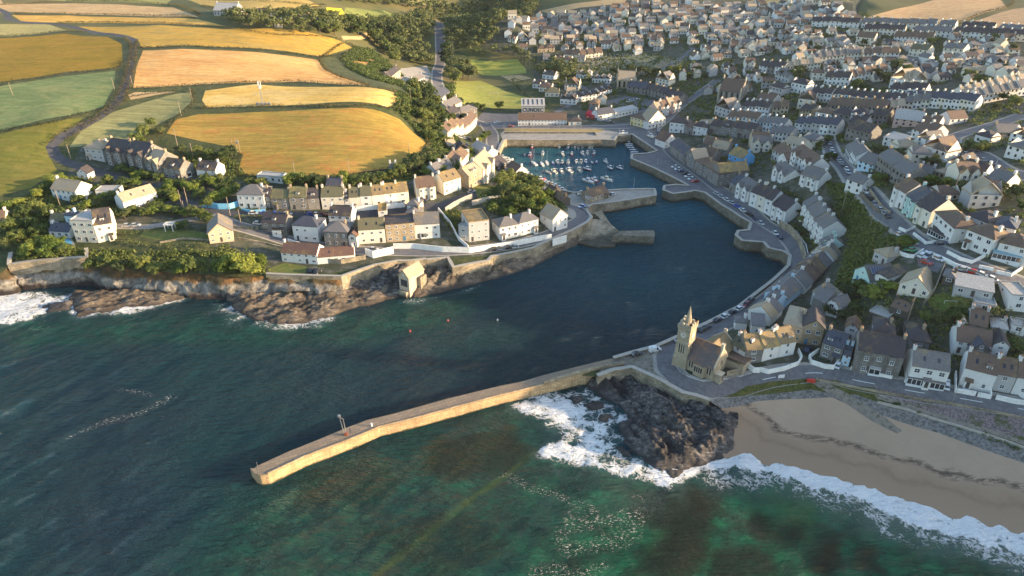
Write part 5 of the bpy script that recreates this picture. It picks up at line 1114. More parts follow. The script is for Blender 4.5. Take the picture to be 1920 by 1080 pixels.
        for s in (-.75, .0, .75) if rzz == 0 else (-.5, .5): 
            fr = link('window', cached('tw', lambda: box_mesh('window', -.3, .3, -.05, .05, -.1, 3.4, M['lead'])), t, (px_+(s if rzz == 0 else 0), py_+(0 if rzz == 0 else s), 5.3), rzz); link('pane', cached('twp', lambda: box_mesh('pane', -.18, .18, -.09, .02, .05, 3.2, M['glass'])), fr)
    FOOT.append((ox+math.cos(rz)*L/2, oy+math.sin(rz)*L/2+4, 11))
institute()
def chapel(name, ax, ay, bx, by, d, h, label, cat, rk='b', fin=True):
    x0, y0, z0 = P1(ax, ay); x1, y1, _ = P1(bx, by); w = math.hypot(x1-x0, y1-y0); rz = math.atan2(y1-y0, x1-x0); rise = d*.48
    r = thing(name, label, cat, ((x0+x1)/2, (y0+y1)/2, z0), rz); s = stone = M['churchstone'] if rk == 'l' else WALL['s'][0]
    link('wall', gable_profile_wall(w, d, h, rise, s).mesh('wall', s), r); link('roof', roof_mesh(q5(w-.6), q5(d), q5(h), 'g', rk, q5(d)*.36*0+rise), r)
    n = max(3, int(w/3.2)); m = MB()
    for i in range(n+1): X = -w/2+w*i/n; m.box(X-.3, X+.3, -.7, .1, -3, h-1); 
    link('buttresses', m.mesh('buttresses', M['lead']), r)
    for i in range(n): link('window', cached(('cw', h), lambda: box_mesh('window', -.55, .55, -.06, .03, 1.5, h-1, M['glass'])), r, (-w/2+w*(i+.5)/n, 0, 0))
    for sx in (-1, 1):
        for yy in ((-.1, d+.1, d/2) if fin else (d/2,)):
            m = MB(); zz = h if yy != d/2 else h+rise; X = sx*w/2; m.box(X-.45, X+.45, yy-.45, yy+.45, -3 if yy != d/2 else zz-.5, zz+1.2); m.loft([[(X-.45, yy-.45, zz+1.2), (X+.45, yy-.45, zz+1.2), (X+.45, yy+.45, zz+1.2), (X-.45, yy+.45, zz+1.2)], [(X-.05, yy-.05, zz+3), (X+.05, yy-.05, zz+3), (X+.05, yy+.05, zz+3), (X-.05, yy+.05, zz+3)]]); link('pinnacle', m.mesh('pinnacle', M['lead']), r)
    FOOT.append(((x0+x1)/2, (y0+y1)/2+d/2, max(w, d)*.7))
chapel('stone_church', 1157, 167, 1191, 164.5, 12, 7, 'stone church with pointed gable pinnacles below the cemetery slope', 'church', 'l')
chapel('chapel', 1345, 192, 1386, 192, 14, 9, 'tall stone chapel with dark slate roof and pinnacles in the middle of town', 'church', 'b')
# long dark roofed quay building, the lettered shed, pavilion
def quayhead():
    x0, y0, z0 = P1(971, 235); x1, y1, _ = P1(1063, 234.5); w = x1-x0; r = thing('quay_hall', 'long white hall with dark roof behind the head of the harbour', 'building', ((x0+x1)/2, (y0+y1)/2, z0)); FOOT.append(((x0+x1)/2, y0+6, w*.3)); FOOT.append((x0+6, y0+6, 9)); FOOT.append((x1-6, y0+6, 9))
    rs = random.Random(3); house(r, w, 9, 4.2, 'g', 'w', 'b', 1, '', 3, nfront=15)
    x0, y0, z0 = P1(978, 213); x1, y1, _ = P1(1021, 212.5); w = x1-x0; r = thing('lettered_shed', 'pale ribbed industrial shed lettered CUNDEC behind the long white hall', 'building', ((x0+x1)/2, (y0+y1)/2, z0)); FOOT.append(((x0+x1)/2, y0+4, w*.6))
    m = MB(); m.box(-w/2, w/2, 0, 10, -2, 5.5); link('wall', m.mesh('wall', WALL['g'][0]), r)
    m = MB(); slab(m, [(-w/2-.3, -.3, 5.55), (w/2+.3, -.3, 5.55), (w/2+.3, 10.3, 8.6), (-w/2-.3, 10.3, 8.6)]); ro = link('roof', m.mesh('roof', ROOF['L'][0]), r)
    for k in range(5): X = -w/2+w*(k+.5)/5; m = MB(); slab(m, [(X-.35, 1.5, 6.3), (X+.35, 1.5, 6.3), (X+.35, 8.5, 8.4), (X-.35, 8.5, 8.4)], .1); link('skylight', m.mesh('skylight', M['glass']), ro)
    cu = bpy.data.curves.new('lettering', 'FONT'); cu.body = 'CUNDEC'; cu.size = 3.9; cu.extrude = .05; cu.align_x = 'CENTER'; cu.offset = .04; to = bpy.data.objects.new('tmp', cu); COL.objects.link(to)
    dg = bpy.context.evaluated_depsgraph_get(); me = bpy.data.meshes.new_from_object(to.evaluated_get(dg)); bpy.data.objects.remove(to); me.materials.clear(); me.materials.append(M['black'])
    sc_ = (w*.9)/max(v.co.x for v in me.vertices)/2
    for v in me.vertices: v.co.x *= sc_
    o = link('lettering', me, r, (0, -.06, 1.6)); o.rotation_euler = (math.pi/2, 0, 0)
    x0, y0, z0 = P1(1066, 235); x1, y1, _ = P1(1090, 235); r = thing('pavilion', 'small pavilion with dark pyramid roof beside the long white hall', 'building', ((x0+x1)/2, (y0+y1)/2, z0)); house(r, x1-x0, 7, 2.8, 'h', 'c', 'k', 1, '', 8); FOOT.append(((x0+x1)/2, y0+3, 6))
    w0 = Ppoly([(1098, 218), (1122, 226)]); dx, dy = w0[1][0]-w0[0][0], w0[1][1]-w0[0][1]; L = math.hypot(dx, dy); r = thing('marquee', 'bright red marquee near the top of the harbour', 'marquee', (w0[0][0], w0[0][1], float(Z(*w0[0]))), math.atan2(dy, dx))
    mr = flat('red canvas', (0.55, 0.03, 0.05), .7); m = MB(); m.loft([[(0, 0, 0), (L, 0, 0), (L, 0, 2.4), (0, 0, 2.4)], [(0, 5.5, 0), (L, 5.5, 0), (L, 5.5, 2.4), (0, 5.5, 2.4)]]); link('canvas_walls', m.mesh('canvas_walls', mr), r)
    m = MB(); slab(m, [(-.2, -.2, 2.35), (L+.2, -.2, 2.35), (L+.2, 2.75, 4.0), (-.2, 2.75, 4.0)], .08); slab(m, [(L+.2, 5.7, 2.35), (-.2, 5.7, 2.35), (-.2, 2.75, 4.0), (L+.2, 2.75, 4.0)], .08); link('canvas_roof', m.mesh('canvas_roof', mr), r)
    # upper quay wall with vans behind the grass
    wall_line('quay_terrace_wall', 'dark upper terrace wall above the quay at the harbour head', 'wall', PW("945,250 985,250 1040,250 1100,250 1115,250 1118,254"), M['darkstone'], .9, .5, cap=M['cap'])
quayhead()
# gabled boathouse on the rocks
def boathouse():
    gx, gy = map(float, unproj(771, 520, 1.8)); gx2, gy2 = map(float, unproj(748, 520, 1.8)); hx, hy = map(float, unproj(792, 500, 1.8))
    rz = R(-33)
    r = thing('boathouse', 'tall narrow gabled boathouse standing over the sea on the west rocks', 'boathouse', (float(unproj(758, 556, 0)[0])+.3, float(unproj(758, 556, 0)[1])+.6, 0), rz); w, d, b, h = 5.2, 9.0, 4.4, 8.6; mt = WALL['t'][0]
    m = gable_profile_wall(d, w, h, 2.9, mt, 2); m.V = [(-(v[1]-w/2), v[0]+d/2, v[2]) for v in m.V]; link('wall', m.mesh('wall', mt), r)
    m = MB(); slab(m, [(-w/2-.3, -.4, h-.3), (0, -.4, h+2.9), (0, d+.2, h+2.9), (-w/2-.3, d+.2, h-.3)]); slab(m, [(0, -.4, h+2.9), (w/2+.3, -.4, h-.3), (w/2+.3, d+.2, h-.3), (0, d+.2, h+2.9)]); link('roof', m.mesh('roof', ROOF['l'][0]), r)
    o = link('door', box_mesh('door', -1.6, 1.6, -.12, .03, 4.3, 7.2, M['darkframe']), r)
    m = MB(); m.box(-2.0, 2.0, -1.6, .02, -2, 2.6); link('slip_base', m.mesh('slip_base', M['granite']), r)
    m = MB(); m.tube((0, 0, 0), (0, -.1, 0), .35, .35, 12); link('round_window', m.mesh('round_window', M['frame']), r, (0, -.02, 9.2))
    m = MB(); m.box(w/2+.02, w/2+1.6, d*.55, d-.3, -2, 7.0); link('side_stair', m.mesh('side_stair', M['granite']), r)
boathouse()
# ---------------------------------------------------------------- the town rows (mid distance and beyond)
HS("""
J 720,152 985,162 5 8 5 g w k lr | top row under the brown fields
J 1000,160 1420,170 8 8 5 g wcwu s lr | long top row under the brown fields
J 1432,172 1520,178 2 8 5 g w s lr | short top row right of the long one
J 1555,184 1742,192 4 8 5 g wc k lr | top row beside the hedged brown field
J 1760,196 1925,214 4 8 5 g w s lr | top row at the right edge
J 1010,196 1240,205 5 8 5 g c k lr | second row under the brown fields
J 1290,206 1500,214 4 8 5 g cw s lr | second row left half at top right
J 1510,214 1925,236 8 8 5 g wc k lr | second long row at top right
J 1180,240 1400,252 5 8 5 d w b lr | bayed row below the top streets
J 968,252 1070,258 1 9 6 g c b R | lone gabled hall below the top streets # hall
J 1265,315 1368,326 2 8 5.5 g c g lr | pair of lit houses above the gardens
J 1455,310 1568,320 2 8 5.5 g c s lr | pair of lit houses right of the gardens
J 720,370 1000,335 7 8 5 g c s lr | sunlit cream row climbing to the right
J 1010,340 1210,335 4 8 5 g cw b lr | sunlit row continuing past the cream one
J 580,415 770,392 5 8 5 g c l lr | sunlit row above the round trees
J 425,405 560,420 3 8 5 g ws k lr | row left of the round trees
J 720,455 858,448 2 9 5.5 h c b lr | hipped pair right of the round trees
J 515,455 590,470 1 9 5 g g s lr | grey hall among the round trees # hall
J 790,478 930,486 3 8 5.5 g w k lr | white row above the big white terrace
J 935,470 1150,428 5 8 5 g w b lr | white row climbing to the large trees
J 1155,500 1260,520 1 13 7 f w l R | big white gabled house left of the pair # house
J 1262,520 1362,508 1 12 7 f c l R | big cream gabled house right of the pair # house
J 712,570 825,582 3 8 6 g w k lr | start of the great white terrace
J 828,575 1225,618 10 8 6 g wwu k lr | great white terrace across the middle of town
J 1150,555 1350,560 4 9 6 g w k lr | terrace behind the great white terrace
J 1225,600 1630,628 10 8 6 g wwc n lr | long white terrace right of the great one
J 802,640 1125,658 7 9 6 g s b lr | grey stone terrace below the white one
J 1560,575 1925,500 9 8 5 g c l lr | sunlit row climbing to the right edge
J 1640,592 1925,535 6 8 5 g cw s lr | second sunlit row at the right edge
J 602,520 688,532 1 9 6.5 h w k | white hipped house beside the big chapel
J 480,535 552,548 1 8 6 h g k | hipped house right of the big chapel
J 405,600 500,610 2 9 5.5 g cg b lr | pair below the big chapel
J 640,615 735,612 1 11 6 f c b R | long gable lit from the right below the hipped houses
J 175,650 262,668 1 11 6 f g s R | tall grey gabled hall near the chapel # hall
J 330,640 478,652 4 8 5.5 g w k lr | low white row near the chapel
J 500,650 590,640 2 8 5 g t b lr | tan pair near the chapel
J 245,700 415,715 4 8 5.5 g w b lr | white row with brown roofs above the stone terrace
J 410,735 560,752 4 8 5.5 g uw s lr | pale blue row left part of town centre
J 622,748 860,762 5 8 6 g wgg n lr | blue roofed row in the town centre
J 735,690 828,694 1 9 6 h w b | white hipped house left of the central pair
J 835,692 930,700 1 9 6 h s k | stone hipped house in the central pair
J 932,698 1025,702 1 9 6 h w k | white hipped house in the central pair
J 1048,700 1140,705 2 8 5.5 g s k lr | stone pair right of the central hipped houses
J 925,732 1012,740 2 8 5 g g k lr | low grey pair under the central hipped houses
J 650,660 720,668 2 8 5 g b k lr | buff pair behind the blue roofed row
J 470,790 600,800 3 8 5 g gw s lr | slate roofed row above the blue building
J 905,790 1040,800 1 10 6 g s k R | stone hall at the bend of the hill road # hall
J 1175,720 1340,712 1 11 4 g p L | low pink ended hall with pale roof # hall
J 1155,650 1240,640 2 8 5 g pw l lr | pink gabled pair above the low hall
J 1240,620 1380,610 3 8 5 g cw s lr | cream row above the low hall
J 1280,775 1400,790 2 9 4.5 g w b lr | white pair beside the crescent road
J 1320,730 1430,735 2 9 3.5 g w b lr | bungalow pair above the crescent road
J 1330,895 1470,905 1 10 5 f w b R | white split level house below the crescent # house
J 1300,830 1380,838 1 9 4.5 f w s R | white gabled house below the crescent # house
J 1470,965 1600,985 1 9 3.4 f w k R | bungalow with pale gable below crescent # bungalow
J 1540,1000 1680,1020 1 9 3.4 g w k lr | wide bungalow at the foot of crescent gardens
J 1690,1050 1800,1080 1 9 3.4 g w s lr | low slate bungalow near the right edge
J 1632,805 1720,810 1 8 3.4 h w k | bungalow inside the crescent bend
J 1825,810 1925,820 1 9 4.5 f w b | white gabled house at the right edge below crescent # house
J 1805,885 1925,910 1 9 5 h w s | pale blue windowed house at right edge
J 1075,965 1160,1010 1 9 6.5 g s s lr | left wing of the great stone house on the hill road # house wing
J 1160,1020 1240,1070 1 9 6.5 g s s lr | right wing of the great stone house on the hill road # house wing
J 975,960 1065,968 1 9 4 g u s R | blue slated cottage on the hill road
J 905,880 965,930 2 8 5 g gw s lr | cottages stepping down the hill road
J 905,1085 1000,1095 1 7 5 g w s | partly hidden house on the bank top
J 590,960 715,975 1 9 6 v w b lr | double dormered white house above the quay bank # house
J 495,900 560,925 1 9 5.5 g g b lr | stone cottage above the quay bank
J 660,830 730,838 1 9 5 h c s | cream hipped house at top of hill road
J 560,845 650,870 2 8 5 g tc l lr | tan pair behind the dormered house
J 1115,830 1220,836 1 8 4.5 m w L | long white flat roofed house in gardens # house
J 1310,1000 1395,1005 1 6 2.6 g g s | small garage building among gardens # garage
J 1410,1000 1465,1010 1 6 2.8 h b l | square garden building among gardens # garden building
K 1130,440 1195,450 1 9 3.4 h w k | first bungalow on playing field lane
K 1075,495 1140,500 1 9 3.4 h w k | second bungalow on playing field lane
K 1110,515 1180,520 1 9 3.4 h c b | third bungalow on playing field lane
K 1145,545 1225,545 1 9 3.4 h c g | fourth bungalow on playing field lane
K 1255,505 1335,512 1 8 4 f c b R | lit gable on playing field lane # cottage
K 1230,585 1320,590 2 9 4 f w k R | gabled pair by the top car park
K 1330,575 1450,560 3 9 4 f w k R | three white gables by the top car park
K 1455,550 1520,530 2 9 4 f w k R | two white gables near the stone church
K 1320,440 1400,445 2 8 3.4 f w s R | gabled pair under the cemetery
K 1410,465 1510,470 3 8 3.4 f w s R | three small gables under the cemetery
K 1195,355 1290,360 2 9 3.4 h c b lr | hipped pair left of the cemetery
K 1250,330 1340,335 2 9 4 g c b lr | lit pair left of the cemetery
K 1345,335 1470,320 3 9 4 g c b lr | lit row above the cemetery
K 1105,300 1200,292 2 9 4 h b b lr | buff pair above the floodlit pitch
K 1605,520 1710,535 2 9 5 g s n lr | blue roofed school house below the church
K 1705,530 1900,590 5 8 5 g s k lr | stone row below the church trees
K 1765,480 1840,490 1 9 5 f c s R | lit gabled cottage in the church trees
K 560,580 610,560 1 9 5 g g n | blue roofed building beside the valley road # building
K 600,640 680,630 1 9 5.5 g c s | white gabled office beside the valley road # building
K 620,680 670,672 1 8 5 g s k | dark roofed store left of the quay square # store
K 675,672 765,655 1 9 5 h s s | stone store at the quay square # store
K 600,790 765,700 6 8 5.5 d c b lr | curved cream terrace above the west quay
K 650,880 720,895 1 8 5 f w k | white gabled house above the boat sheds
K 600,840 650,850 1 6 3 g b l | small lit hut below the tree ridge # hut
K 275,448 335,430 1 7 3.4 g t k | depot office beside the valley # depot
K 410,472 470,468 1 6 3 g g s | depot shed with pale roof # depot
L 1455,1020 1590,1035 1 6 2.6 x w L | pale flat hut at the field foot # hut
L 1205,88 1330,92 1 14 4 g g L | big pale farm barn among the far fields # barn
L 1440,105 1500,108 1 9 4 g b b | farmhouse beside the far wood # farmhouse
L 1545,152 1590,155 1 6 3 g w s | small white cottage in front of the far wood
""", 3)
# loose estates of far bungalows, each standing in its own plot
AREAS = [("1000,110 940,60 1000,35 1100,20 1240,8 1300,60 1240,100 1180,100 1060,125 1020,120", "in far estate above the pitches", 10.5), ("1240,8 1500,2 1600,20 1610,40 1520,50 1400,60 1300,60", "in far estate under the skyline", 10.5),
         ("1300,60 1520,52 1500,100 1400,110 1320,120 1290,95", "above the chapel", 11.5), ("1500,60 1920,80 1920,160 1700,150 1600,170 1500,140", "between the top rows", 12), ("1280,130 1420,130 1420,180 1300,180", "around the chapel", 12),
         ("1400,120 1520,130 1500,190 1420,180", "among the sunlit rows", 13), ("1560,190 1700,210 1700,240 1560,230", "beyond the town centre row", 13), ("1700,230 1920,230 1920,260 1820,300 1760,300 1700,270", "around the crescent road", 15),
         ("1250,235 1420,230 1540,240 1540,300 1440,300 1330,280", "behind the east quay roofs", 12.5), ("1600,240 1720,240 1770,300 1760,350 1640,320 1600,290", "above the hill road", 15), ("1420,290 1540,300 1530,340 1440,330", "above the quay bank", 14),
         ("1780,300 1920,320 1920,400 1800,400 1740,350", "by the right edge", 16), ("1060,160 1150,170 1140,205 1060,200 1010,180", "by playing field lane", 12), ("1750,370 1920,400 1920,470 1800,440", "behind the hill road", 16),
         ("1640,590 1780,560 1900,590 1920,650 1780,650 1660,640", "behind the beach road", 17)]
WATERW = Ppoly(LAND)
cand = []
for ps, where, sp_ in AREAS:
    poly = Ppoly(parse(ps)); xs = [p[0] for p in poly]; ys = [p[1] for p in poly]; a0 = rng.uniform(-.3, .3)
    gx, gy = np.meshgrid(np.arange(min(xs), max(xs), sp_), np.arange(min(ys), max(ys), sp_*1.0)); gx = (gx+rng.uniform(-3, 3, gx.shape)).ravel(); gy = (gy+rng.uniform(-3, 3, gy.shape)).ravel()
    ok = inpoly(gx, gy, poly)
    for x, y in zip(gx[ok], gy[ok]): cand.append((x, y, where))
for p in ROADMASK:
    m_ = inpoly(np.array([c[0] for c in cand]), np.array([c[1] for c in cand]), ribbon(p[:len(p)//2], 1) if False else p); cand = [c for c, k in zip(cand, m_) if not k]
roadpts = np.concatenate([np.array(v) for v in ROADS.values()])
sel = []
for x, y, where in cand:
    if min(np.hypot(roadpts[:, 0]-x, roadpts[:, 1]-y)) < 8.5: continue
    if any(math.hypot(x-f[0], y-f[1]) < f[2]+5.0 for f in FOOT): continue
    if inpoly(np.array([x]), np.array([y]), Ppoly(parse("1078,128 1110,110 1175,100 1285,112 1262,134 1180,142 1110,143")))[0] if False else False: continue
    sel.append((x, y, where))
cem = Ppoly(parse("1070,132 1110,108 1175,99 1290,110 1262,138 1180,146 1110,147")); sel = [s for s in sel if not inpoly(np.array([s[0]]), np.array([s[1]]), cem)[0]]
sel.sort(key=lambda s: math.hypot(s[0], s[1])); print('town rows', HN[0], 'loose', len(sel))
LOOSE = {}; distant = MB(); DM = [WALL[k][0] for k in 'wcsg']+[ROOF[k][0] for k in 'ksbl']+[M['glass']]
for i, (x, y, where) in enumerate(sel):
    rs = random.Random(i); wk = rs.choice('wwcccsgt' if y < 430 else 'wcgcg'); rk = rs.choice('kssbbll'); w = rs.choice([8, 9, 10, 11]); d = rs.choice([7, 7.5, 8]); h = rs.choice([2.8, 2.8, 3.2, 5.2] if y > 430 else [2.8, 5.2, 5.2, 5.5]); typ = rs.choice('ggghfv'); rz = rs.choice([0, 0, 1.57, 0])+rs.uniform(-.3, .3)+(x-200)*.0006; z = float(Z(x, y))
    if y > 430: w *= .78; d *= .8; h *= .85
    FOOT.append((x, y, 5.5))
    if i < 190:
        nn = 'bungalow' if h < 3.6 else 'house'; hip = {'g': 'gabled', 'h': 'hipped', 'f': 'end-on', 'v': 'cross-winged'}[typ]
        lab = '%s %s %s, %s roof, %s' % (WALL[wk][1], hip, nn, ROOF[rk][1], where)
        r = thing(nn, lab, 'house', (x, y, z), rz, '%s %s houses with %s roofs %s' % (WALL[wk][1], hip, ROOF[rk][1], where)); house(r, w, d, h, typ, wk, rk, 3, rs.choice(['l', 'r', '', 'lr']), i); LOOSE.setdefault(lab, []).append((float(proj(x, y, z)[0]), r))
    else:
        m = gable_profile_wall(w, d, h, d*.36, None, 3); c, s = math.cos(rz), math.sin(rz); n0 = len(distant.V)
        mr = MB(); sl = .72; slab(mr, [(-w/2, -.3, h-.2), (w/2, -.3, h-.2), (w/2, d/2, h+d*.36), (-w/2, d/2, h+d*.36)]); slab(mr, [(w/2, d+.3, h-.2), (-w/2, d+.3, h-.2), (-w/2, d/2, h+d*.36), (w/2, d/2, h+d*.36)])
        for k in range(3): cx = -w/2+w*(k+.5)/3; m.box(cx-.5, cx+.5, -.05, .04, .9, 2.1, 1)
        for mm, off in ((m, 'wcsg'.index(wk)), (mr, 4+'ksbl'.index(rk))):
            n0 = len(distant.V); distant.V += [(x+v[0]*c-v[1]*s, y+v[0]*s+v[1]*c, z+v[2]) for v in mm.V]; distant.F += [tuple(n0+q for q in f) for f in mm.F]; distant.M += [8 if q == 1 else off for q in mm.M]
if distant.V: tag(link('distant_houses', distant.mesh('distant_houses', DM)), 'pale houses packed across the far hillside above the town', 'houses', kind='stuff')
NTH = lambda i: ORD[i] if i < 12 else '%dth' % (i+1)
for lab, L in LOOSE.items():
    if len(L) > 1:
        for i, (q, r) in enumerate(sorted(L, key=lambda t: t[0])): r['label'] = '%s small %s' % (NTH(i)+' from left,', lab)
    else: L[0][1]['label'] = 'small '+lab
# headstones of the cemetery
gm = MB()
for k in range(900):
    x = rng.uniform(min(p[0] for p in cem), max(p[0] for p in cem)); y = rng.uniform(min(p[1] for p in cem), max(p[1] for p in cem)); y = round(y/3.2)*3.2+rng.uniform(-.3, .3)
    if not inpoly(np.array([x]), np.array([y]), cem)[0]: continue
    z = float(Z(x, y)); gm.box(x-.45, x+.45, y-.15, y+.15, z-.3, z+1.2)
tag(link('headstones', gm.mesh('headstones', M['cap'])), 'rows of pale headstones covering the cemetery slope', 'headstones', kind='stuff')
# ---------------------------------------------------------------- leaves, trees, hedges, scrub
def leaf_mat(name, c1, c2, c3):
    n = NT(name, 0.75, 0.25); v = n.pos(); a = n.math('ADD', n.noise(v, 0.55, 4, 0.7), n.math('MULTIPLY', n.math('SUBTRACT', n.rnd(), .5), .35))
    col = n.ramp(a, [(0.3, c1), (0.52, c2), (0.75, c3)]); n.col(col); n.b.inputs['Subsurface Weight'].default_value = 0
    tr = n.N.new('ShaderNodeBsdfTranslucent'); n.lk(col, tr.inputs[0]); mx = n.N.new('ShaderNodeMixShader'); mx.inputs[0].default_value = 0.22
    out = [x for x in n.N if x.type == 'OUTPUT_MATERIAL'][0]; n.lk(n.b.outputs[0], mx.inputs[1]); n.lk(tr.outputs[0], mx.inputs[2]); n.lk(mx.outputs[0], out.inputs[0]); return n.m
M['leaf'] = leaf_mat('broad leaves', (0.045, 0.07, 0.02), (0.1, 0.13, 0.032), (0.19, 0.2, 0.05)); M['leafdark'] = leaf_mat('dark leaves', (0.034, 0.052, 0.02), (0.075, 0.095, 0.034), (0.14, 0.15, 0.05))
M['leafbright'] = leaf_mat('bright leaves', (0.07, 0.11, 0.02), (0.16, 0.2, 0.034), (0.28, 0.29, 0.055)); M['leafdry'] = leaf_mat('dry hedge leaves', (0.03, 0.032, 0.012), (0.062, 0.058, 0.022), (0.15, 0.11, 0.04))
M['bark'] = mottle('bark', (0.07, 0.055, 0.04), (0.13, 0.1, 0.075), 2, obj=True)
def leaf_quads(cs, rads, count, size, r, flatten=0.8, up=0.25):
    """leaf faces scattered over the shells of overlapping lobes"""
    cs = np.asarray(cs, float); rads = np.asarray(rads, float); k = r.choice(len(cs), count, p=rads**2/np.sum(rads**2))
    d = r.normal(size=(count, 3)); d /= np.linalg.norm(d, axis=1)[:, None]; d[:, 2] = np.where(d[:, 2] < -0.3, -d[:, 2]*.5, d[:, 2])
    p = cs[k]+d*(rads[k]*r.uniform(.72, 1.05, count))[:, None]*np.array([1, 1, flatten])
    nrm = d*0.8+r.normal(size=(count, 3))*.55+np.array([0, 0, up]); nrm /= np.linalg.norm(nrm, axis=1)[:, None]
    a = np.cross(nrm, r.normal(size=(count, 3))); a /= np.linalg.norm(a, axis=1)[:, None]; b = np.cross(nrm, a); s = (size*r.uniform(.6, 1.4, count))[:, None]
    V = np.stack([p+a*s, p+b*s*.8, p-a*s, p-b*s*.8], 1).reshape(-1, 3); return V
def crown_mesh(kind, seed):
    r = np.random.default_rng(seed); H = 1.0
    if kind == 'pine': cs = [(r.normal()*.12, r.normal()*.12, .3+.62*t) for t in np.linspace(0, 1, 9)]; rd = [.34-.26*t for t in np.linspace(0, 1, 9)]
    else:
        n = 11; cs = [(0, 0, .58)]; rd = [.34]
        for i in range(n): a = i*2.4+r.uniform(-.4, .4); q = r.uniform(.2, .42); cs.append((q*math.cos(a), q*math.sin(a), r.uniform(.36, .82)-.25*q)); rd.append(r.uniform(.15, .27))
    cnt = 1500; V = leaf_quads(cs, rd, cnt, .032, r); core = leaf_quads(cs, np.array(rd)*.7, 350, .075, r); V = np.concatenate([V, core]); F = np.arange(len(V)).reshape(-1, 4)
    return V, F
CROWN = {}; TRUNK = []
for mk in ('leaf', 'leafdark', 'leafbright'):
    for s in range(4): CROWN[mk, s] = fast_mesh('crown', *crown_mesh('pine' if (mk == 'leafdark' and s == 3) else 'b', 10*s+len(mk)), M[mk])
def trunk_mesh(s):
    r = random.Random(s); m = MB(); m.loft([[(.035*math.cos(a), .035*math.sin(a), -.15) for a in [k*math.pi/3 for k in range(6)]], [(.022*math.cos(a)+.01, .022*math.sin(a), .3) for a in [k*math.pi/3 for k in range(6)]], [(.012*math.cos(a), .012*math.sin(a)+.01, .6) for a in [k*math.pi/3 for k in range(6)]]])
    for k in range(5): a = k*1.3+r.random(); m.tube((.01, 0, .25+.06*k), (.26*math.cos(a), .26*math.sin(a), .5+.05*k), .012, .004, 5)
    return m.mesh('trunk', M['bark'])
TRUNK = [trunk_mesh(s) for s in range(3)]
NT_ = [0]
def tree(x, y, h, mk, label, group=None, spread=1.0, noun='tree', variant=None, cat=None):
    NT_[0] += 1; i = NT_[0]; z = float(Z(x, y)); rs = random.Random(i)
    t = thing(noun, label, cat or noun.split('_')[-1], (x, y, z-.2), rs.uniform(0, 6.28), group); t.scale = (h*spread, h*spread*rs.uniform(.85, 1.15), h)
    link('crown', CROWN[mk, variant if variant is not None else rs.randrange(3)], t); link('trunk', TRUNK[i % 3], t)
COLN = {'leaf': 'green', 'leafdark': 'dark green', 'leafbright': 'bright green'}
def T(text):
    for ln in text.strip().split('\n'):
        pts, where = ln.split('|'); where = where.strip()
        pts = pts.split(); n = len(pts)
        for i, s in enumerate(pts):
            a = s.split(','); mk = {'g': 'leaf', 'd': 'leafdark', 'b': 'leafbright'}[a[3]]; x, y, _ = P1(float(a[0]), float(a[1])); h = float(a[2])*(1.2 if float(a[0]) < 1040 else 1.0)
            size = 'tall' if h > 8 else 'rounded' if h > 4.5 else 'low'
            lab = '%s %s %s %s%s' % (size, COLN[mk], 'tree' if h > 4.5 else 'bush', '' if n == 1 else '%s from left ' % (ORD[i] if i < 12 else '%dth' % (i+1)), where); lab = ' '.join(lab.split()[:16])
            tree(x, y, h, mk, lab, 'bushes and trees '+where, 1.25 if h < 6 else 1.0, 'tree' if h > 4.5 else 'bush')
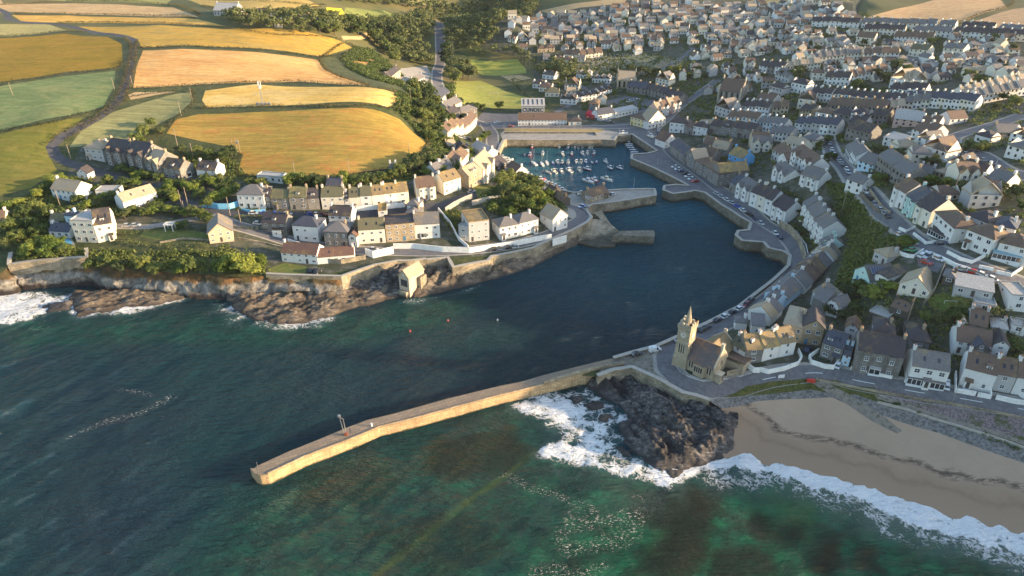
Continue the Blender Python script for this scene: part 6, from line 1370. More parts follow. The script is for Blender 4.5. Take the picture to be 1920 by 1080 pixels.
T("""
60,480,6,b 95,482,6,b 125,478,5,g | behind the stone bastion wall
172,508,5,g 205,502,6,g 228,510,5,d 268,506,6,g 292,512,4,g 360,510,6,g 340,514,4,b | on the cliff edge below the lawn
418,512,6,b 434,505,7,b 455,510,8,b 472,514,6,b 490,495,4,b 446,496,5,g | in the bright clump right of the cliff house
6,425,7,d 22,440,7,g 48,415,7,g 35,455,6,g 60,430,6,g 8,470,6,d 75,445,6,g 90,465,6,b 108,470,6,b 15,400,6,b 40,390,5,b 70,400,6,g 95,410,6,g 118,408,5,g 70,372,5,b 100,350,6,b 88,362,5,g 115,340,4,b | in the dark garden at the far left
128,352,4,b 150,385,5,g 165,395,5,b 205,348,5,g 232,352,5,g 255,348,4,b 180,362,4,g 262,368,4,b 215,372,4,g | in gardens under the villa row
260,270,6,g 272,255,6,g 285,238,5,g 300,250,4,d | by the field corner above the villas
298,300,5,g 318,298,4,d 340,290,5,d 372,292,5,g 395,300,6,g 420,302,6,g 436,296,6,d | behind the villas against the big field
318,362,5,b 350,358,5,b 375,372,5,g 390,390,5,g 405,382,6,b 425,375,6,b 440,368,6,g 350,405,4,b 345,430,4,g 410,345,5,g 430,352,5,g | between the villa row and the blue wall
228,322,4,g 245,328,4,g 262,333,4,b 280,335,4,g 298,340,4,g 322,350,4,b 338,352,4,g 362,362,5,b 372,350,4,g 388,345,5,g 402,350,5,b 415,362,5,g 300,395,4,g 290,402,4,b 275,405,4,g 318,400,4,b 332,405,4,g 362,405,5,d 375,410,5,g 388,415,4,g 330,378,4,b 322,372,4,g 300,368,4,g | in front gardens below the villas
140,400,4,g 128,408,4,g 155,412,4,b 172,418,4,g 205,388,5,d 222,378,4,g 192,378,4,b 240,380,4,g 250,398,3,g 152,402,4,d 142,425,5,d 128,432,5,g 235,410,4,d 205,412,4,g | around the detached white house and bungalow
470,352,5,g 492,352,5,g 545,348,6,b 562,345,6,g 572,350,5,g 592,345,5,d 600,355,5,g 645,350,7,b 668,352,6,g 684,350,6,g 700,345,5,d 715,340,5,g | along the foot of the big field
735,335,5,g 752,328,6,g 770,322,7,d 778,312,7,g 790,318,8,d 800,308,8,d 812,318,8,g 822,310,8,d 835,322,7,g 845,310,7,g 852,322,6,b 828,330,6,b 800,330,5,b 866,300,6,b 880,290,5,b | in the wooded corner above the cream houses
775,172,9,g 790,176,9,d 805,182,9,g 780,190,8,g 798,198,9,d 815,200,8,g 786,210,8,d 805,215,8,g 822,218,7,g 795,228,8,g 812,235,8,d 828,236,7,g 800,248,7,g 818,252,7,g 835,250,6,d 808,265,7,g 826,270,6,g | on the steep wooded ridge beside the valley
938,352,7,g 955,348,8,g 972,350,8,d 990,356,8,g 1005,362,7,g 945,372,7,d 962,370,8,g 980,374,8,g 998,378,7,g 1012,380,6,b 970,390,7,g 988,394,6,b 1022,390,5,b 925,392,3,b 1030,372,5,b 955,405,4,b | in the round wooded mound above the slipway
895,268,4,b 905,262,4,b 913,257,4,g | on the green by the curved quay road
848,192,7,g 862,198,6,g 856,215,5,g 880,205,5,d 892,208,6,g 868,225,5,d 905,208,5,g 936,205,6,g 845,228,6,g | between the valley road and the quay square
836,118,11,d 842,128,11,d 850,138,12,d 858,145,12,d 868,148,12,d 878,150,12,d 845,150,11,d 855,158,10,g 838,100,10,g 868,132,10,d | in the dark stand beside the lower playing field
672,68,12,g 690,70,12,d 705,80,12,g 715,90,11,d 725,98,10,g 735,108,10,g 742,118,9,g 700,60,11,g 720,66,12,d 742,72,12,g 680,56,11,d 655,52,11,g 640,58,11,d 628,66,10,g 614,56,10,d 600,62,10,g 735,84,11,d 748,92,10,g | in the near edge of the valley wood
1150,140,7,d 1180,136,8,d 1200,140,8,d 1215,145,8,d 1230,140,7,d 1242,150,8,g 1255,140,8,g 1270,136,7,g 1290,148,7,g 1305,140,8,d 1320,150,7,d | around the stone church
1488,150,10,g 1498,142,9,d 1470,148,8,d 1405,145,6,g 1430,150,6,g 1450,165,6,g | beside the hipped pair above the chapel
1640,148,9,d 1655,152,8,d 1682,135,11,d 1695,142,9,g 1605,165,7,g 1618,172,7,g 1668,155,7,d | in the large trees right of centre
1640,55,7,g 1690,50,7,g 1780,55,7,g 1865,75,7,g 1880,90,8,d 1895,98,8,d 1745,85,7,g 1620,85,6,g 1532,98,7,d 1525,90,7,d | between the top streets
1815,150,8,g 1830,158,7,g 1895,140,7,d 1880,190,6,d 1900,200,7,g 1865,210,6,d | near the right edge below the top streets
1800,285,5,g 1815,278,5,g 1830,285,5,g 1842,280,5,g 1672,292,5,d 1684,296,6,d 1645,285,5,d 1720,300,5,g 1735,310,5,d 1748,305,5,g | in gardens by the crescent
1650,340,5,b 1700,348,5,g 1722,352,5,g 1745,345,5,b 1775,350,5,b 1800,358,5,d 1825,365,6,g 1850,345,5,b 1890,340,6,b 1870,360,6,d 1880,375,6,d 1905,372,6,g 1915,395,5,g 1740,380,4,d 1785,400,4,g | in gardens behind the hill road
1690,462,5,b 1702,458,4,b 1655,540,4,b 1672,545,4,b 1610,545,5,g 1625,560,5,g 1640,558,5,b 1590,560,5,d | beside the hillside studio garden
1735,600,4,g 1762,605,5,d 1790,600,5,g 1805,612,4,g 1842,640,5,g 1860,590,4,d 1900,660,5,g 1560,590,5,d 1585,600,5,d 1600,585,4,g | in gardens behind the beach road villas
1335,232,4,b 1400,255,4,b 1415,262,4,b 1395,270,4,g 1550,268,5,g 1535,275,4,b 1555,300,5,g 1575,262,4,g 1452,290,4,g | in yards behind the east quay
1470,395,4,d 1495,400,4,d 1505,418,4,g 1488,432,4,d 1505,440,4,d | in front gardens of the stepped terrace
""")
# far woodland: nearest trees stand alone, the rest is one wood
WOODS = ["610,30 640,40 660,48 760,42 700,40 640,48 600,50", "760,40 800,20 860,20 905,25 940,45 930,80 900,95 860,95 835,90 828,60 800,75 770,95 740,80 720,60 700,52", "640,-4 730,-4 770,10 815,12 900,0 1000,5 1010,25 930,38 880,20 800,18 740,14 690,12 650,8",
         "700,84 760,100 800,92 818,98 812,120 780,122 760,112 735,110", "870,96 1000,100 1000,118 985,125 970,108 880,108", "420,32 480,36 600,36 640,45 660,62 640,74 560,66 500,58 450,54 425,46", "1040,120 1075,128 1110,150 1080,160 1030,145 1000,135", "1130,62 1180,60 1220,75 1190,85 1150,82"]
wt = []
for ps in WOODS:
    poly = Ppoly(parse(ps)); xs = [p[0] for p in poly]; ys = [p[1] for p in poly]; g = 6.5
    gx, gy = np.meshgrid(np.arange(min(xs), max(xs), g), np.arange(min(ys), max(ys), g)); gx = (gx+rng.uniform(-2.5, 2.5, gx.shape)).ravel(); gy = (gy+rng.uniform(-2.5, 2.5, gy.shape)).ravel(); ok = inpoly(gx, gy, poly); wt += list(zip(gx[ok], gy[ok]))
V = []; r_ = np.random.default_rng(3); print('wood trees', len(wt), 'single trees', NT_[0])
for x, y in wt:
    if any(math.hypot(x-f[0], y-f[1]) < f[2]+3 for f in FOOT): continue
    if min(np.hypot(roadpts[:, 0]-x, roadpts[:, 1]-y)) < 6: continue
    h = r_.uniform(7, 12); n = 5; cs = [(0, 0, .6)]+[(r_.uniform(-.32, .32), r_.uniform(-.32, .32), r_.uniform(.35, .8)) for _ in range(n)]; q = leaf_quads(cs, [.34]+[.24]*n, 150, .07, r_)*h; q += np.array([x, y, float(Z(x, y))-.3]); V.append(q)
V = np.concatenate(V); tag(link('woodland', fast_mesh('woodland', V, np.arange(len(V)).reshape(-1, 4), M['leafdark'])), 'dense dark green woodland filling the valley between the fields and the town', 'woodland', kind='stuff')
# hedges
def hedge(s, label, h=1.6, w=1.8, mk='leafdry', name='hedge', dens=7):
    c = smooth_line(Ppoly(parse(s)), 1.2); r = np.random.default_rng(len(c)); cs = []; rd = []
    for x, y in c:
        z = float(Z(x, y)); k = r.uniform(.75, 1.2)
        cs.append((x+r.uniform(-.25, .25)*w, y+r.uniform(-.25, .25)*w, z+h*.35*k)); rd.append(w*.5*k)
    cnt = int(len(c)*dens*2.2); V = leaf_quads(cs, rd, cnt, .26, r, h/w)
    ob = tag(link(name, fast_mesh(name, V, np.arange(len(V)).reshape(-1, 4), M[mk])), label, 'hedge', 'field hedges' if mk == 'leafdry' else None)
for s, l in (("0,157 70,150 130,139 217,130 228,118", "hedge under the dark olive field at far left"), ("0,248 100,232 150,217 200,205", "hedge between the teal field and the lowest left field"), ("0,70 60,66 120,60 165,60", "hedge above the olive field"),
             ("0,10 140,3 320,10 375,30", "hedge along the topmost left field"), ("28,27 130,27 300,31 365,35", "hedge between the two narrow tan strips"), ("110,44 200,43 330,46 420,53 520,66 640,76 665,90", "long hedge above the broad gold field"),
             ("262,91 470,93 600,108 668,96", "hedge between the gold field and the orange stubble"), ("250,168 380,160 480,156 560,155 692,164 735,171", "hedge under the orange stubble field"), ("378,204 480,201 560,200 640,201 735,205", "dark hedge beside the mast under the pale field"),
             ("360,172 364,190 352,208 322,232 300,252", "short hedge climbing between the pale green field and the big field"), ("236,190 250,183 330,173", "little hedge above the pale green field"), ("232,72 246,86 243,112 236,145 220,183 196,210 146,238 110,254 95,270", "hedge on the left side of the field lane", ),
             ("256,80 255,108 250,140 236,180 210,208 165,235 130,262", "hedge on the right side of the field lane"), ("600,112 612,132 640,146 694,163", "hedge at the right end of the orange stubble"), ("735,172 760,190 748,204 790,240 803,268 790,292", "dark hedge round the right end of the big field"),
             ("460,332 540,335 640,332 735,318 790,292", "hedge along the foot of the big field"), ("448,330 446,308 452,292", "grassy hedge at the left end of the big field"), ("330,-2 470,2 560,8 610,10", "hedge along the far gold field"), ("380,12 480,22 600,14", "hedge under the far gold field"),
             ("600,110 640,84 668,92 660,104 640,112", "thick green hedge at the end of the broad gold field"), ("1602,40 1790,46 1920,57 2000,62", "hedge under the brown fields at top right"), ("1792,46 1830,30 1888,14 1900,0", "hedge between the brown fields at top right"), ("200,432 228,446", "clipped hedge by the lane junction")):
    hedge(s, l, 2.2, 2.9)
hedge("235,442 300,432 388,432", "long dark clipped hedge above the cliff lawn", 1.8, 2.2, 'leafdark'); hedge("232,455 270,462 330,466 388,462", "thick hedge below the cliff lawn with the white pergola", 2.6, 3.0, 'leafdark'); hedge("385,430 440,428 500,432", "dark hedge below the upper street cars", 1.6, 2, 'leafdark')
hedge("440,408 500,408 560,410 620,410", "shrubs along the wall below the upper street cars", 1.5, 2, 'leaf'); hedge("455,470 480,490 500,505", "leafy bank beside the seafront cottages", 2.5, 4, 'leafbright')
hedge("985,155 960,150 985,178 1020,192 1060,205", "hedge beside the playing field lane", 1.6, 2.0, 'leafdark'); hedge("1130,182 1170,174 1225,180 1240,196", "dark hedge round the top car park", 2.4, 3, 'leafdark')
# undergrowth on banks, gardens and cliff tops
def undergrowth(name, label, polys, per, mk, hh=(.5, 1.5), nq=12, size=.3, avoid=2.5):
    Vs = []; r = np.random.default_rng(len(name)+len(polys)); F_ = np.array([(f[0], f[1], f[2]) for f in FOOT])
    for ps in polys:
        poly = Ppoly(parse(ps)); xs = np.array([p[0] for p in poly]); ys = np.array([p[1] for p in poly]); A = .5*abs(np.dot(xs, np.roll(ys, 1))-np.dot(ys, np.roll(xs, 1))); n = int(A/per*((xs.max()-xs.min())*(ys.max()-ys.min())/A))
        x = r.uniform(xs.min(), xs.max(), n); y = r.uniform(ys.min(), ys.max(), n); ok = inpoly(x, y, poly); ok &= fbm(x/14, y/14, 3, 77) > (.42 if avoid > 2 else .3)
        x = x[ok]; y = y[ok]; ok = np.ones(len(x), bool)
        for f in F_: ok &= np.hypot(x-f[0], y-f[1]) > f[2]*.72
        for rm in ROADMASK:
            rx = [p[0] for p in rm]; ry = [p[1] for p in rm]; near = ok & (x > min(rx)-3) & (x < max(rx)+3) & (y > min(ry)-3) & (y < max(ry)+3); id_ = np.where(near)[0]
            if len(id_): ok[id_[inpoly(x[id_], y[id_], rm)]] = False
        x = x[ok]; y = y[ok]; z = Z(x, y)
        for i in range(len(x)):
            h = r.uniform(*hh); V = leaf_quads([(0, 0, .25), (.5, .2, .1)], [.8, .6], nq, size/h, r)*h; V += np.array([x[i], y[i], z[i]]); Vs.append(V)
    V = np.concatenate(Vs); tag(link(name, fast_mesh(name, V, np.arange(len(V)).reshape(-1, 4), M[mk])), label, 'undergrowth', kind='stuff')
undergrowth('scrub', 'dark green scrub covering the steep shaded bank above the east quay', ["1400,345 1440,350 1500,372 1545,395 1580,420 1560,380 1545,340 1580,345 1620,370 1650,400 1680,450 1690,470 1640,500 1600,545 1555,560 1575,510 1590,470 1600,440 1570,440 1520,390 1460,378 1410,362", "1560,345 1600,345 1640,395 1680,450 1640,480 1590,540 1570,520 1590,450"], 1.1, 'leaf', (.8, 2.0), 14, .34, 0)
undergrowth('gorse', 'tangled green growth over the valley ridge and headland corner', ["740,205 760,165 800,160 830,190 845,240 860,280 850,300 820,290 800,265 770,235", "900,380 935,345 1000,345 1045,378 1060,395 1010,405 960,408 920,400", "640,112 665,90 700,96 735,125 760,150 740,160 700,150 650,125", "820,165 850,158 848,190 880,212 850,212 835,195", "860,290 900,278 930,310 925,330 890,320"], 2.0, 'leaf', (1.2, 3.6), 26, .42, 0)
undergrowth('bushes', 'mixed bushes and shrubs filling the gardens of the west headland', ["0,380 60,365 100,340 150,330 250,350 340,380 420,395 480,390 480,400 380,415 300,400 180,412 100,430 60,470 0,480", "160,290 300,285 440,300 460,335 600,335 760,325 850,320 850,300 770,340 700,352 600,352 480,350 420,330 300,310", "0,440 60,470 150,470 240,470 400,475 420,460 500,500 500,514 400,511 250,502 160,480 20,490", "820,400 860,395 880,440 860,450"], 1.3, 'leaf', (.6, 2.3), 14, .34)
undergrowth('shrubbery', 'low hedges and shrubs between the houses of the town', ["1000,130 1000,50 1240,15 1600,20 1900,70 1920,260 1920,500 1760,480 1700,440 1600,330 1540,300 1400,330 1330,280 1260,200 1100,210"], 8, 'leaf', (.8, 2.4), 14, .5)
undergrowth('garden_growth', 'shaded garden growth on the slope behind the beach road houses', ["1580,560 1700,540 1900,560 1920,720 1780,690 1700,660 1600,640 1560,610", "1480,420 1520,440 1540,470 1520,480 1490,450"], 1.9, 'leaf', (.5, 1.8))
undergrowth('turf_tussocks', 'green tussocks along the bank between beach road and sand', ["1380,740 1450,720 1520,713 1570,718 1570,730 1520,727 1450,738", "1540,709 1640,728 1700,757 1690,764 1640,748 1560,722", "1700,765 1800,797 1920,838 1920,850 1800,808"], 0.7, 'leaf', (.3, .9), 12, .22, 0)
# ---------------------------------------------------------------- boats
PAINT = {k: flat(k+' paint', c, .4, .5) for k, c in {'white': (.66, .66, .64), 'blue': (.04, .1, .42), 'navy': (.02, .035, .09), 'red': (.5, .04, .03), 'grey': (.3, .31, .32), 'black': (.02, .02, .022), 'silver': (.45, .46, .47), 'cream': (.65, .6, .45), 'maroon': (.22, .02, .03), 'green': (.04, .3, .14), 'orange': (.6, .2, .03), 'teal': (.1, .35, .38)}.items()}
def hull_mesh(L, W, col):
    def f():
        m = MB(); rings = []
        for t, wf, zf in ((-.5, .8, .0), (-.3, .97, .0), (0, 1, .02), (.25, .82, .1), (.42, .42, .22), (.5, .04, .32)):
            x = t*L; w = W/2*wf; fb = .16*W+.35; sh = fb+zf*1.1; rings.append([(x, -w, sh), (x, -w*.8, -.1), (x, 0, -.35+zf*.6), (x, w*.8, -.1), (x, w, sh)])
        m.loft(rings, cap=True, close=False); return m.mesh('hull', PAINT[col])
    return cached(('hull', L, W, col), f)
def deck_mesh(L, W, col):
    def f():
        m = MB(); rings = []
        for t, wf, zf in ((-.49, .76, .0), (-.3, .93, .0), (0, .96, .02), (.25, .78, .1), (.42, .38, .22), (.49, .04, .32)):
            x = t*L; w = W/2*wf; z = .16*W+.25+zf*1.1; rings.append([(x, -w, z-.1), (x, w, z-.1), (x, w, z), (x, -w, z)])
        m.loft(rings); return m.mesh('deck', PAINT[col])
    return cached(('deck', L, W, col), f)
NB = [0]
def boat(px, py, L, kind, col, label, rz, z=0.0, land=False, group='boats in the harbour'):
    if land: x, y, z = P1(px, py); z += .45
    else: x, y = map(float, unproj(px, py, 0.3)); z = .12
    NB[0] += 1; W = L*.36; fb = .16*W+.25
    L = round(L*.78, 1); W = L*.36; fb = .16*W+.25
    r = thing('sailing_boat' if kind == 's' else 'boat', label, 'boat', (x, y, z), rz, group)
    link('hull', hull_mesh(L, W, col), r); link('deck', deck_mesh(L, W, {'white': 'cream', 'cream': 'white'}.get(col, 'white')), r)
    if kind in 'cf':
        q = 'white' if col != 'white' or NB[0] % 3 else 'cream'
        def cab():
            m = MB(); a, b, c_ = -.12*L, .2*L, W*.33; m.loft([[(a, -c_, 0), (b, -c_*.9, 0), (b, c_*.9, 0), (a, c_, 0)], [(a, -c_, .7), (b*.85, -c_*.8, .7), (b*.85, c_*.8, .7), (a, c_, .7)]], cap=True); m.box(a-.1, b*.6, -c_*1.02, c_*1.02, 1.35, 1.45); return m.mesh('cabin', PAINT[q])
        c = link('cabin', cached(('cab', L, q), cab), r, (0, 0, fb)); link('windscreen', cached(('ws', L), lambda: box_mesh('windscreen', -.11*L, .13*L, -W*.3, W*.3, .71, 1.34, M['glass'])), c)
        link('outboard', cached('outb', lambda: box_mesh('outboard', -.28, .05, -.18, .18, -.2, .75, PAINT['black'])), r, (-L*.5-.05, 0, fb))
    elif kind == 'o':
        def th():
            m = MB()
            for t in (-.3, -.05, .2): m.box(t*L-.14, t*L+.14, -W*.4, W*.4, 0, .12)
            return m.mesh('thwarts', M['timber'])
        link('thwarts', cached(('th', L), th), r, (0, 0, fb)); link('outboard', cached('outb', None), r, (-L*.5-.05, 0, fb)) if 'outb' in MC else None
    elif kind == 's':
        link('cabin', cached(('sc', L), lambda: box_mesh('cabin', -.1*L, .22*L, -W*.26, W*.26, 0, .5, PAINT['white'])), r, (0, 0, fb))
        def mast():
            m = MB(); m.tube((.08*L, 0, 0), (.08*L, 0, L*1.25), .07, .05, 6); return m.mesh('mast', PAINT['silver'])
        link('mast', cached(('mast', L), mast), r, (0, 0, fb)); 
        def boom():
            m = MB(); m.tube((.08*L, 0, 1.2), (-.38*L, 0, 1.25), .14, .12, 6); return m.mesh('furled_sail', PAINT['blue'])
        link('furled_sail', cached(('boom', L), boom), r, (0, 0, fb))
    if kind == 'f':
        def gantry():
            m = MB()
            for s in (-1, 1): m.tube((-.38*L, s*W*.3, 0), (-.38*L, s*W*.3, 2.2), .06, .06, 5)
            m.tube((-.38*L, -W*.3, 2.2), (-.38*L, W*.3, 2.2), .06, .06, 5); return m.mesh('gantry', PAINT['silver'])
        link('gantry', cached(('gan', L), gantry), r, (0, 0, fb))
        def aerial():
            m = MB(); m.tube((0, 0, 1.4), (0, 0, 3.6), .05, .03, 5); return m.mesh('aerial', PAINT['silver'])
        link('aerial', cached('aer', aerial), r, (.05*L, 0, fb))
BT = """1073,828 4.5 c red|1170,822 5 c white|1227,827 5 c cream|1277,828 6 c white|1297,828 4.5 o teal|1314,828 5 c white|1332,828 5 o white|1359,824 5 c white|1396,830 5.5 c white|1410,830 5.5 o white|1030,874 4 o navy|1062,872 6 c red|1134,866 6 f cream|1245,868 6 c white|1297,870 5 c red|1357,866 6 c white|1384,864 6 f white|1421,864 6 c red
1085,922 8.5 s white|1129,924 7.5 s white|1157,917 7 s white|1192,918 6 o blue|1217,914 7 c white|1242,917 6 c navy|1276,916 6 f white|1323,913 6.5 c white|1348,913 6.5 c white|1375,912 6 c blue|1412,917 5.5 o navy|1435,913 5 o blue|1487,910 6 c white|1165,970 6 o white|1196,966 8 f white|1238,965 7 c white|1280,960 8.5 f white|1338,957 8 f white|1383,953 7.5 f maroon|1512,948 7 f black|1565,948 7 f navy|1387,1020 10 f cream|1424,1014 8 f red|1491,1010 10 f white"""
names_b = ['back row', 'second row', 'third row', 'fourth row', 'nearest row']
rowc = {}
for s in BT.replace('\n', '|').split('|'):
    a, L, k, c = s.split(); x, y = map(float, a.split(',')); row = 0 if y < 845 else 1 if y < 890 else 2 if y < 935 else 3 if y < 990 else 4; i = rowc[row] = rowc.get(row, 0)+1
    kn = {'c': 'small %s cabin boat', 'o': 'open %s boat', 's': 'white sailing yacht with bare mast', 'f': '%s fishing boat with gantry'}[k]; kn = kn % c if '%' in kn else kn
    boat(640+x/3, y/3, float(L), k, c, '%s, %s from left in the %s of moored boats' % (kn, ORD[i-1] if i <= 12 else str(i)+'th', names_b[row]), R(90+[0, 14, -12, 25, 8, -20][int(x+y) % 6]) if y < 935 else R([118, 130, 105, 140][int(x) % 4]))
QB = "910,888 6 c white|925,893 6 o white|935,900 6 c white|940,912 6 c white|955,925 6 o cream|970,937 7 c white|985,946 7 f white|1000,953 7 c white|1015,962 7 c white|1030,972 7 c white|1048,986 7 f white|1120,1010 8 f red|1150,1030 7 c white|1165,1037 7 c white|1185,1043 7 f cream|1205,1052 7 c white|1225,1062 7 f white|1240,1072 7 c orange"
for i, s in enumerate(QB.split('|')):
    a, L, k, c = s.split(); x, y = map(float, a.split(',')); boat(640+x/3, y/3, float(L), k, c, '%s %s boat moored bow-out along the west quay, %s from the top' % (c, 'cabin' if k != 'o' else 'open', (ORD[i] if i < 12 else str(i+1)+'th')), R(10), group='boats along the west quay')
for i, (x, y, c) in enumerate(((1617, 812, 'white'), (1622, 822, 'grey'), (1628, 833, 'navy'), (1640, 845, 'navy'), (1648, 857, 'silver'))): boat(640+x/3, y/3, 6.5, 'c', c, '%s boat rafted by the far right harbour corner, %s from the top' % (c, ORD[i]), R(5), group='boats by the far right corner')
boat(1231, 324, 9, 's', 'white', 'white yacht with tall mast tied alone against the shaded east quay', R(80)); boat(1168, 252, 8, 'f', 'white', 'white fishing boat hauled out on the quay corner by the slipway', R(10), land=True); boat(1220, 258, 8, 'f', 'cream', 'long cream work boat on the quay beside the parked cars', R(-60), land=True)
boat(1089, 366, 6, 'c', 'white', 'white boat ashore at the root of the inner pier', R(20), land=True); boat(1186, 357, 7, 's', 'white', 'small white boat with mast moored behind the inner pier', R(0))
# ---------------------------------------------------------------- cars
def car_body(col, L=4.2, W=1.8, van=False):
    def f():
        m = MB(); h = .82; P_ = [(-L/2, .35), (-L/2+.05, .75), (-L/2+.25, h), (L/2-1.0, h-.02), (L/2-.15, .68), (L/2, .38), (L/2-.1, .25), (-L/2+.1, .25)]
        m.loft([[(x, -W/2+.08, z) for x, z in P_], [(x, -W/2, z*.98+.01) for x, z in P_], [(x, W/2, z*.98+.01) for x, z in P_], [(x, W/2-.08, z) for x, z in P_]])
        top = 1.85 if van else 1.45; a, b, c_, d = (-L/2+.05, L/2-1.0, -L/2+.12, L/2-1.55) if van else (-L/2+.35, L/2-1.1, -L/2+.85, L/2-1.95)
        m.loft([[(c_, -W/2+.24, top-.06), (d, -W/2+.24, top-.06), (d, W/2-.24, top-.06), (c_, W/2-.24, top-.06)], [(c_+.05, -W/2+.3, top), (d-.05, -W/2+.3, top), (d-.05, W/2-.3, top), (c_+.05, W/2-.3, top)]])
        if van: m.box(-L/2+.06, L/2-1.9, -W/2+.06, W/2-.06, h-.05, top-.05)
        return m.mesh('body', PAINT[col])
    return cached(('car', col, van), f)
def car_glass(L=4.2, W=1.8, van=False):
    def f():
        m = MB(); top = 1.79 if van else 1.39; h = .8; a, b, c_, d = (L/2-1.85, L/2-.95, L/2-1.85, L/2-1.55) if van else (-L/2+.35, L/2-1.05, -L/2+.85, L/2-1.95)
        m.loft([[(a, -W/2+.1, h), (b, -W/2+.1, h), (b, W/2-.1, h), (a, W/2-.1, h)], [(c_, -W/2+.24, top), (d, -W/2+.24, top), (d, W/2-.24, top), (c_, W/2-.24, top)]]); return m.mesh('windows', M['glass'])
    return cached(('cg', van), f)
def wheel():
    m = MB(); m.tube((0, -.11, 0), (0, .11, 0), .33, .33, 10); m.tube((0, -.12, 0), (0, .12, 0), .18, .18, 8, 1); return m.mesh('wheel', [PAINT['black'], PAINT['silver']])
def lamps():
    m = MB(); m.box(2.0, 2.11, -.2, .2, .5, .66); return m.mesh('headlight', PAINT['silver'])
WH = wheel(); LP = lamps(); NC = [0]
def car(x, y, rz, col, label, van=False, group=None):
    z = float(Z(x, y)); e = .8; zx = float(Z(x+math.cos(rz)*e, y+math.sin(rz)*e)); zm = float(Z(x-math.cos(rz)*e, y-math.sin(rz)*e)); NC[0] += 1
    r = thing('van' if van else 'car', label, 'van' if van else 'car', (x, y, z+.03), 0, group); r.rotation_euler = (0, -math.atan2(zx-zm, 2*e), rz)
    link('body', car_body(col, van=van), r); link('windows', car_glass(van=van), r)
    for sx in (-1.25, 1.3):
        for sy in (-.8, .8): link('wheel', WH, r, (sx, sy, .33))
    for sy in (-.6, .6): link('headlight', LP, r, (0, sy, .02))
CC = ['white', 'silver', 'black', 'white', 'navy', 'grey', 'white', 'red', 'silver', 'black', 'white', 'blue', 'grey']
def cars(s, n, where, cols=None, across=False, flip=False, jit=.3):
    pts = Ppoly(parse(s)); seg = [0]
    for a, b in zip(pts, pts[1:]): seg.append(seg[-1]+math.hypot(b[0]-a[0], b[1]-a[1]))
    rs = random.Random(n+len(where)); cols = (cols or [rs.choice(CC) for _ in range(n)])
    for i in range(n):
        d = seg[-1]*(i+.5)/n; k = max(j for j in range(len(pts)-1) if seg[j] <= d); a, b = pts[k], pts[k+1]; t = (d-seg[k])/(seg[k+1]-seg[k]+1e-6); rz = math.atan2(b[1]-a[1], b[0]-a[0])+(math.pi/2 if across else 0)+(math.pi if (flip or rs.random() < .4) else 0)
        c = cols[i % len(cols)]; lab = '%s car, %s of those %s' % (c, ORD[i] if i < 12 else str(i+1)+'th', where) if n > 1 else '%s car %s' % (c, where)
        car(a[0]+(b[0]-a[0])*t, a[1]+(b[1]-a[1])*t, rz+rs.uniform(-.04, .04), c, lab, False, 'cars parked '+where if n > 1 else None)
cars("1262,312 1282,326 1306,344", 7, "on the quay by the big stone inn", ['white', 'white', 'navy', 'black', 'white', 'white', 'red'], True)
cars("1338,362 1365,378 1395,398 1412,408 1432,424", 9, "on the quay before the bayed terrace", ['silver', 'silver', 'white', 'silver', 'blue', 'white', 'black', 'navy', 'silver'])
cars("1450,436 1465,450", 2, "on the stepped quay head", ['white', 'navy'])
cars("1338,606 1360,594 1378,585 1398,573 1412,560", 6, "beside the low sea wall road", ['black', 'white', 'black', 'white', 'maroon', 'black'])
cars("1315,622 1326,616", 2, "behind the clock tower", ['black', 'black'])
cars("1272,641 1280,638", 1, "rounding the clock tower at the road bend", ['silver'])
cars("1554,262 1560,285 1590,325 1625,365 1655,398 1668,412", 22, "down the hill road beside the green bank", ['white', 'silver', 'black', 'white', 'silver', 'white', 'black', 'grey', 'white', 'silver', 'black'])
cars("1680,440 1700,449 1718,460", 3, "at the top of the studio garden", ['white', 'white', 'silver'])
cars("1728,478 1745,482", 2, "in the private car court", ['white', 'silver'], True); cars("1733,494 1740,496", 1, "bright in the middle of the car court", ['red']); cars("1755,486 1765,490", 1, "at the right of the car court", ['white'])
cars("1700,470 1712,472", 1, "bright green behind the garden wall", ['green']); cars("1760,458 1768,458", 1, "outside the sun room house", ['navy'])
cars("1790,505 1870,530", 4, "along the road below the blue veranda", ['silver', 'red', 'white', 'white'])
cars("1782,262 1790,285", 3, "at the neck of the crescent"); cars("1800,288 1880,318 1900,330", 6, "round the crescent road"); cars("1700,250 1775,255", 4, "near the crescent bungalows")
cars("1235,240 1232,262 1236,272", 4, "above the harbour corner cottage", ['white', 'navy', 'white', 'white'])
cars("1100,222 1140,228 1150,232", 7, "beside the red marquee", ['red', 'red', 'black', 'white', 'grey', 'silver', 'black']); cars("1175,192 1200,187", 3, "scattered in the top car park", ['white', 'silver', 'white']); cars("1130,205 1160,215", 3, "by the show hall", ['silver', 'white', 'black'])
cars("465,401 550,403", 4, "on the upper street left of centre", ['white', 'blue', 'blue', 'silver']); cars("578,403 612,404", 3, "on the upper street outside the plain stone house", ['blue', 'white', 'maroon'])
cars("545,390 560,391", 1, "outside the plain stone house", ['navy']); cars("478,420 490,421", 1, "white on the cliff road bend", ['white']); cars("740,383 758,382", 1, "outside the long cream terrace", ['white'])
cars("255,357 268,360", 1, "on the lane below the villas", ['blue']); cars("305,355 318,358", 1, "at the villa lane", ['white']); cars("312,395 325,397", 1, "on the drive by the long cottage", ['white']); cars("150,373 160,375", 1, "beside the detached white house", ['white'])
cars("232,425 262,424", 2, "on the drive of the balconied house", ['silver', 'silver']); cars("582,508 600,512", 2, "on the seafront parking terrace", ['black', 'black'], True); cars("690,468 712,470", 1, "above the white boundary wall", ['silver'])
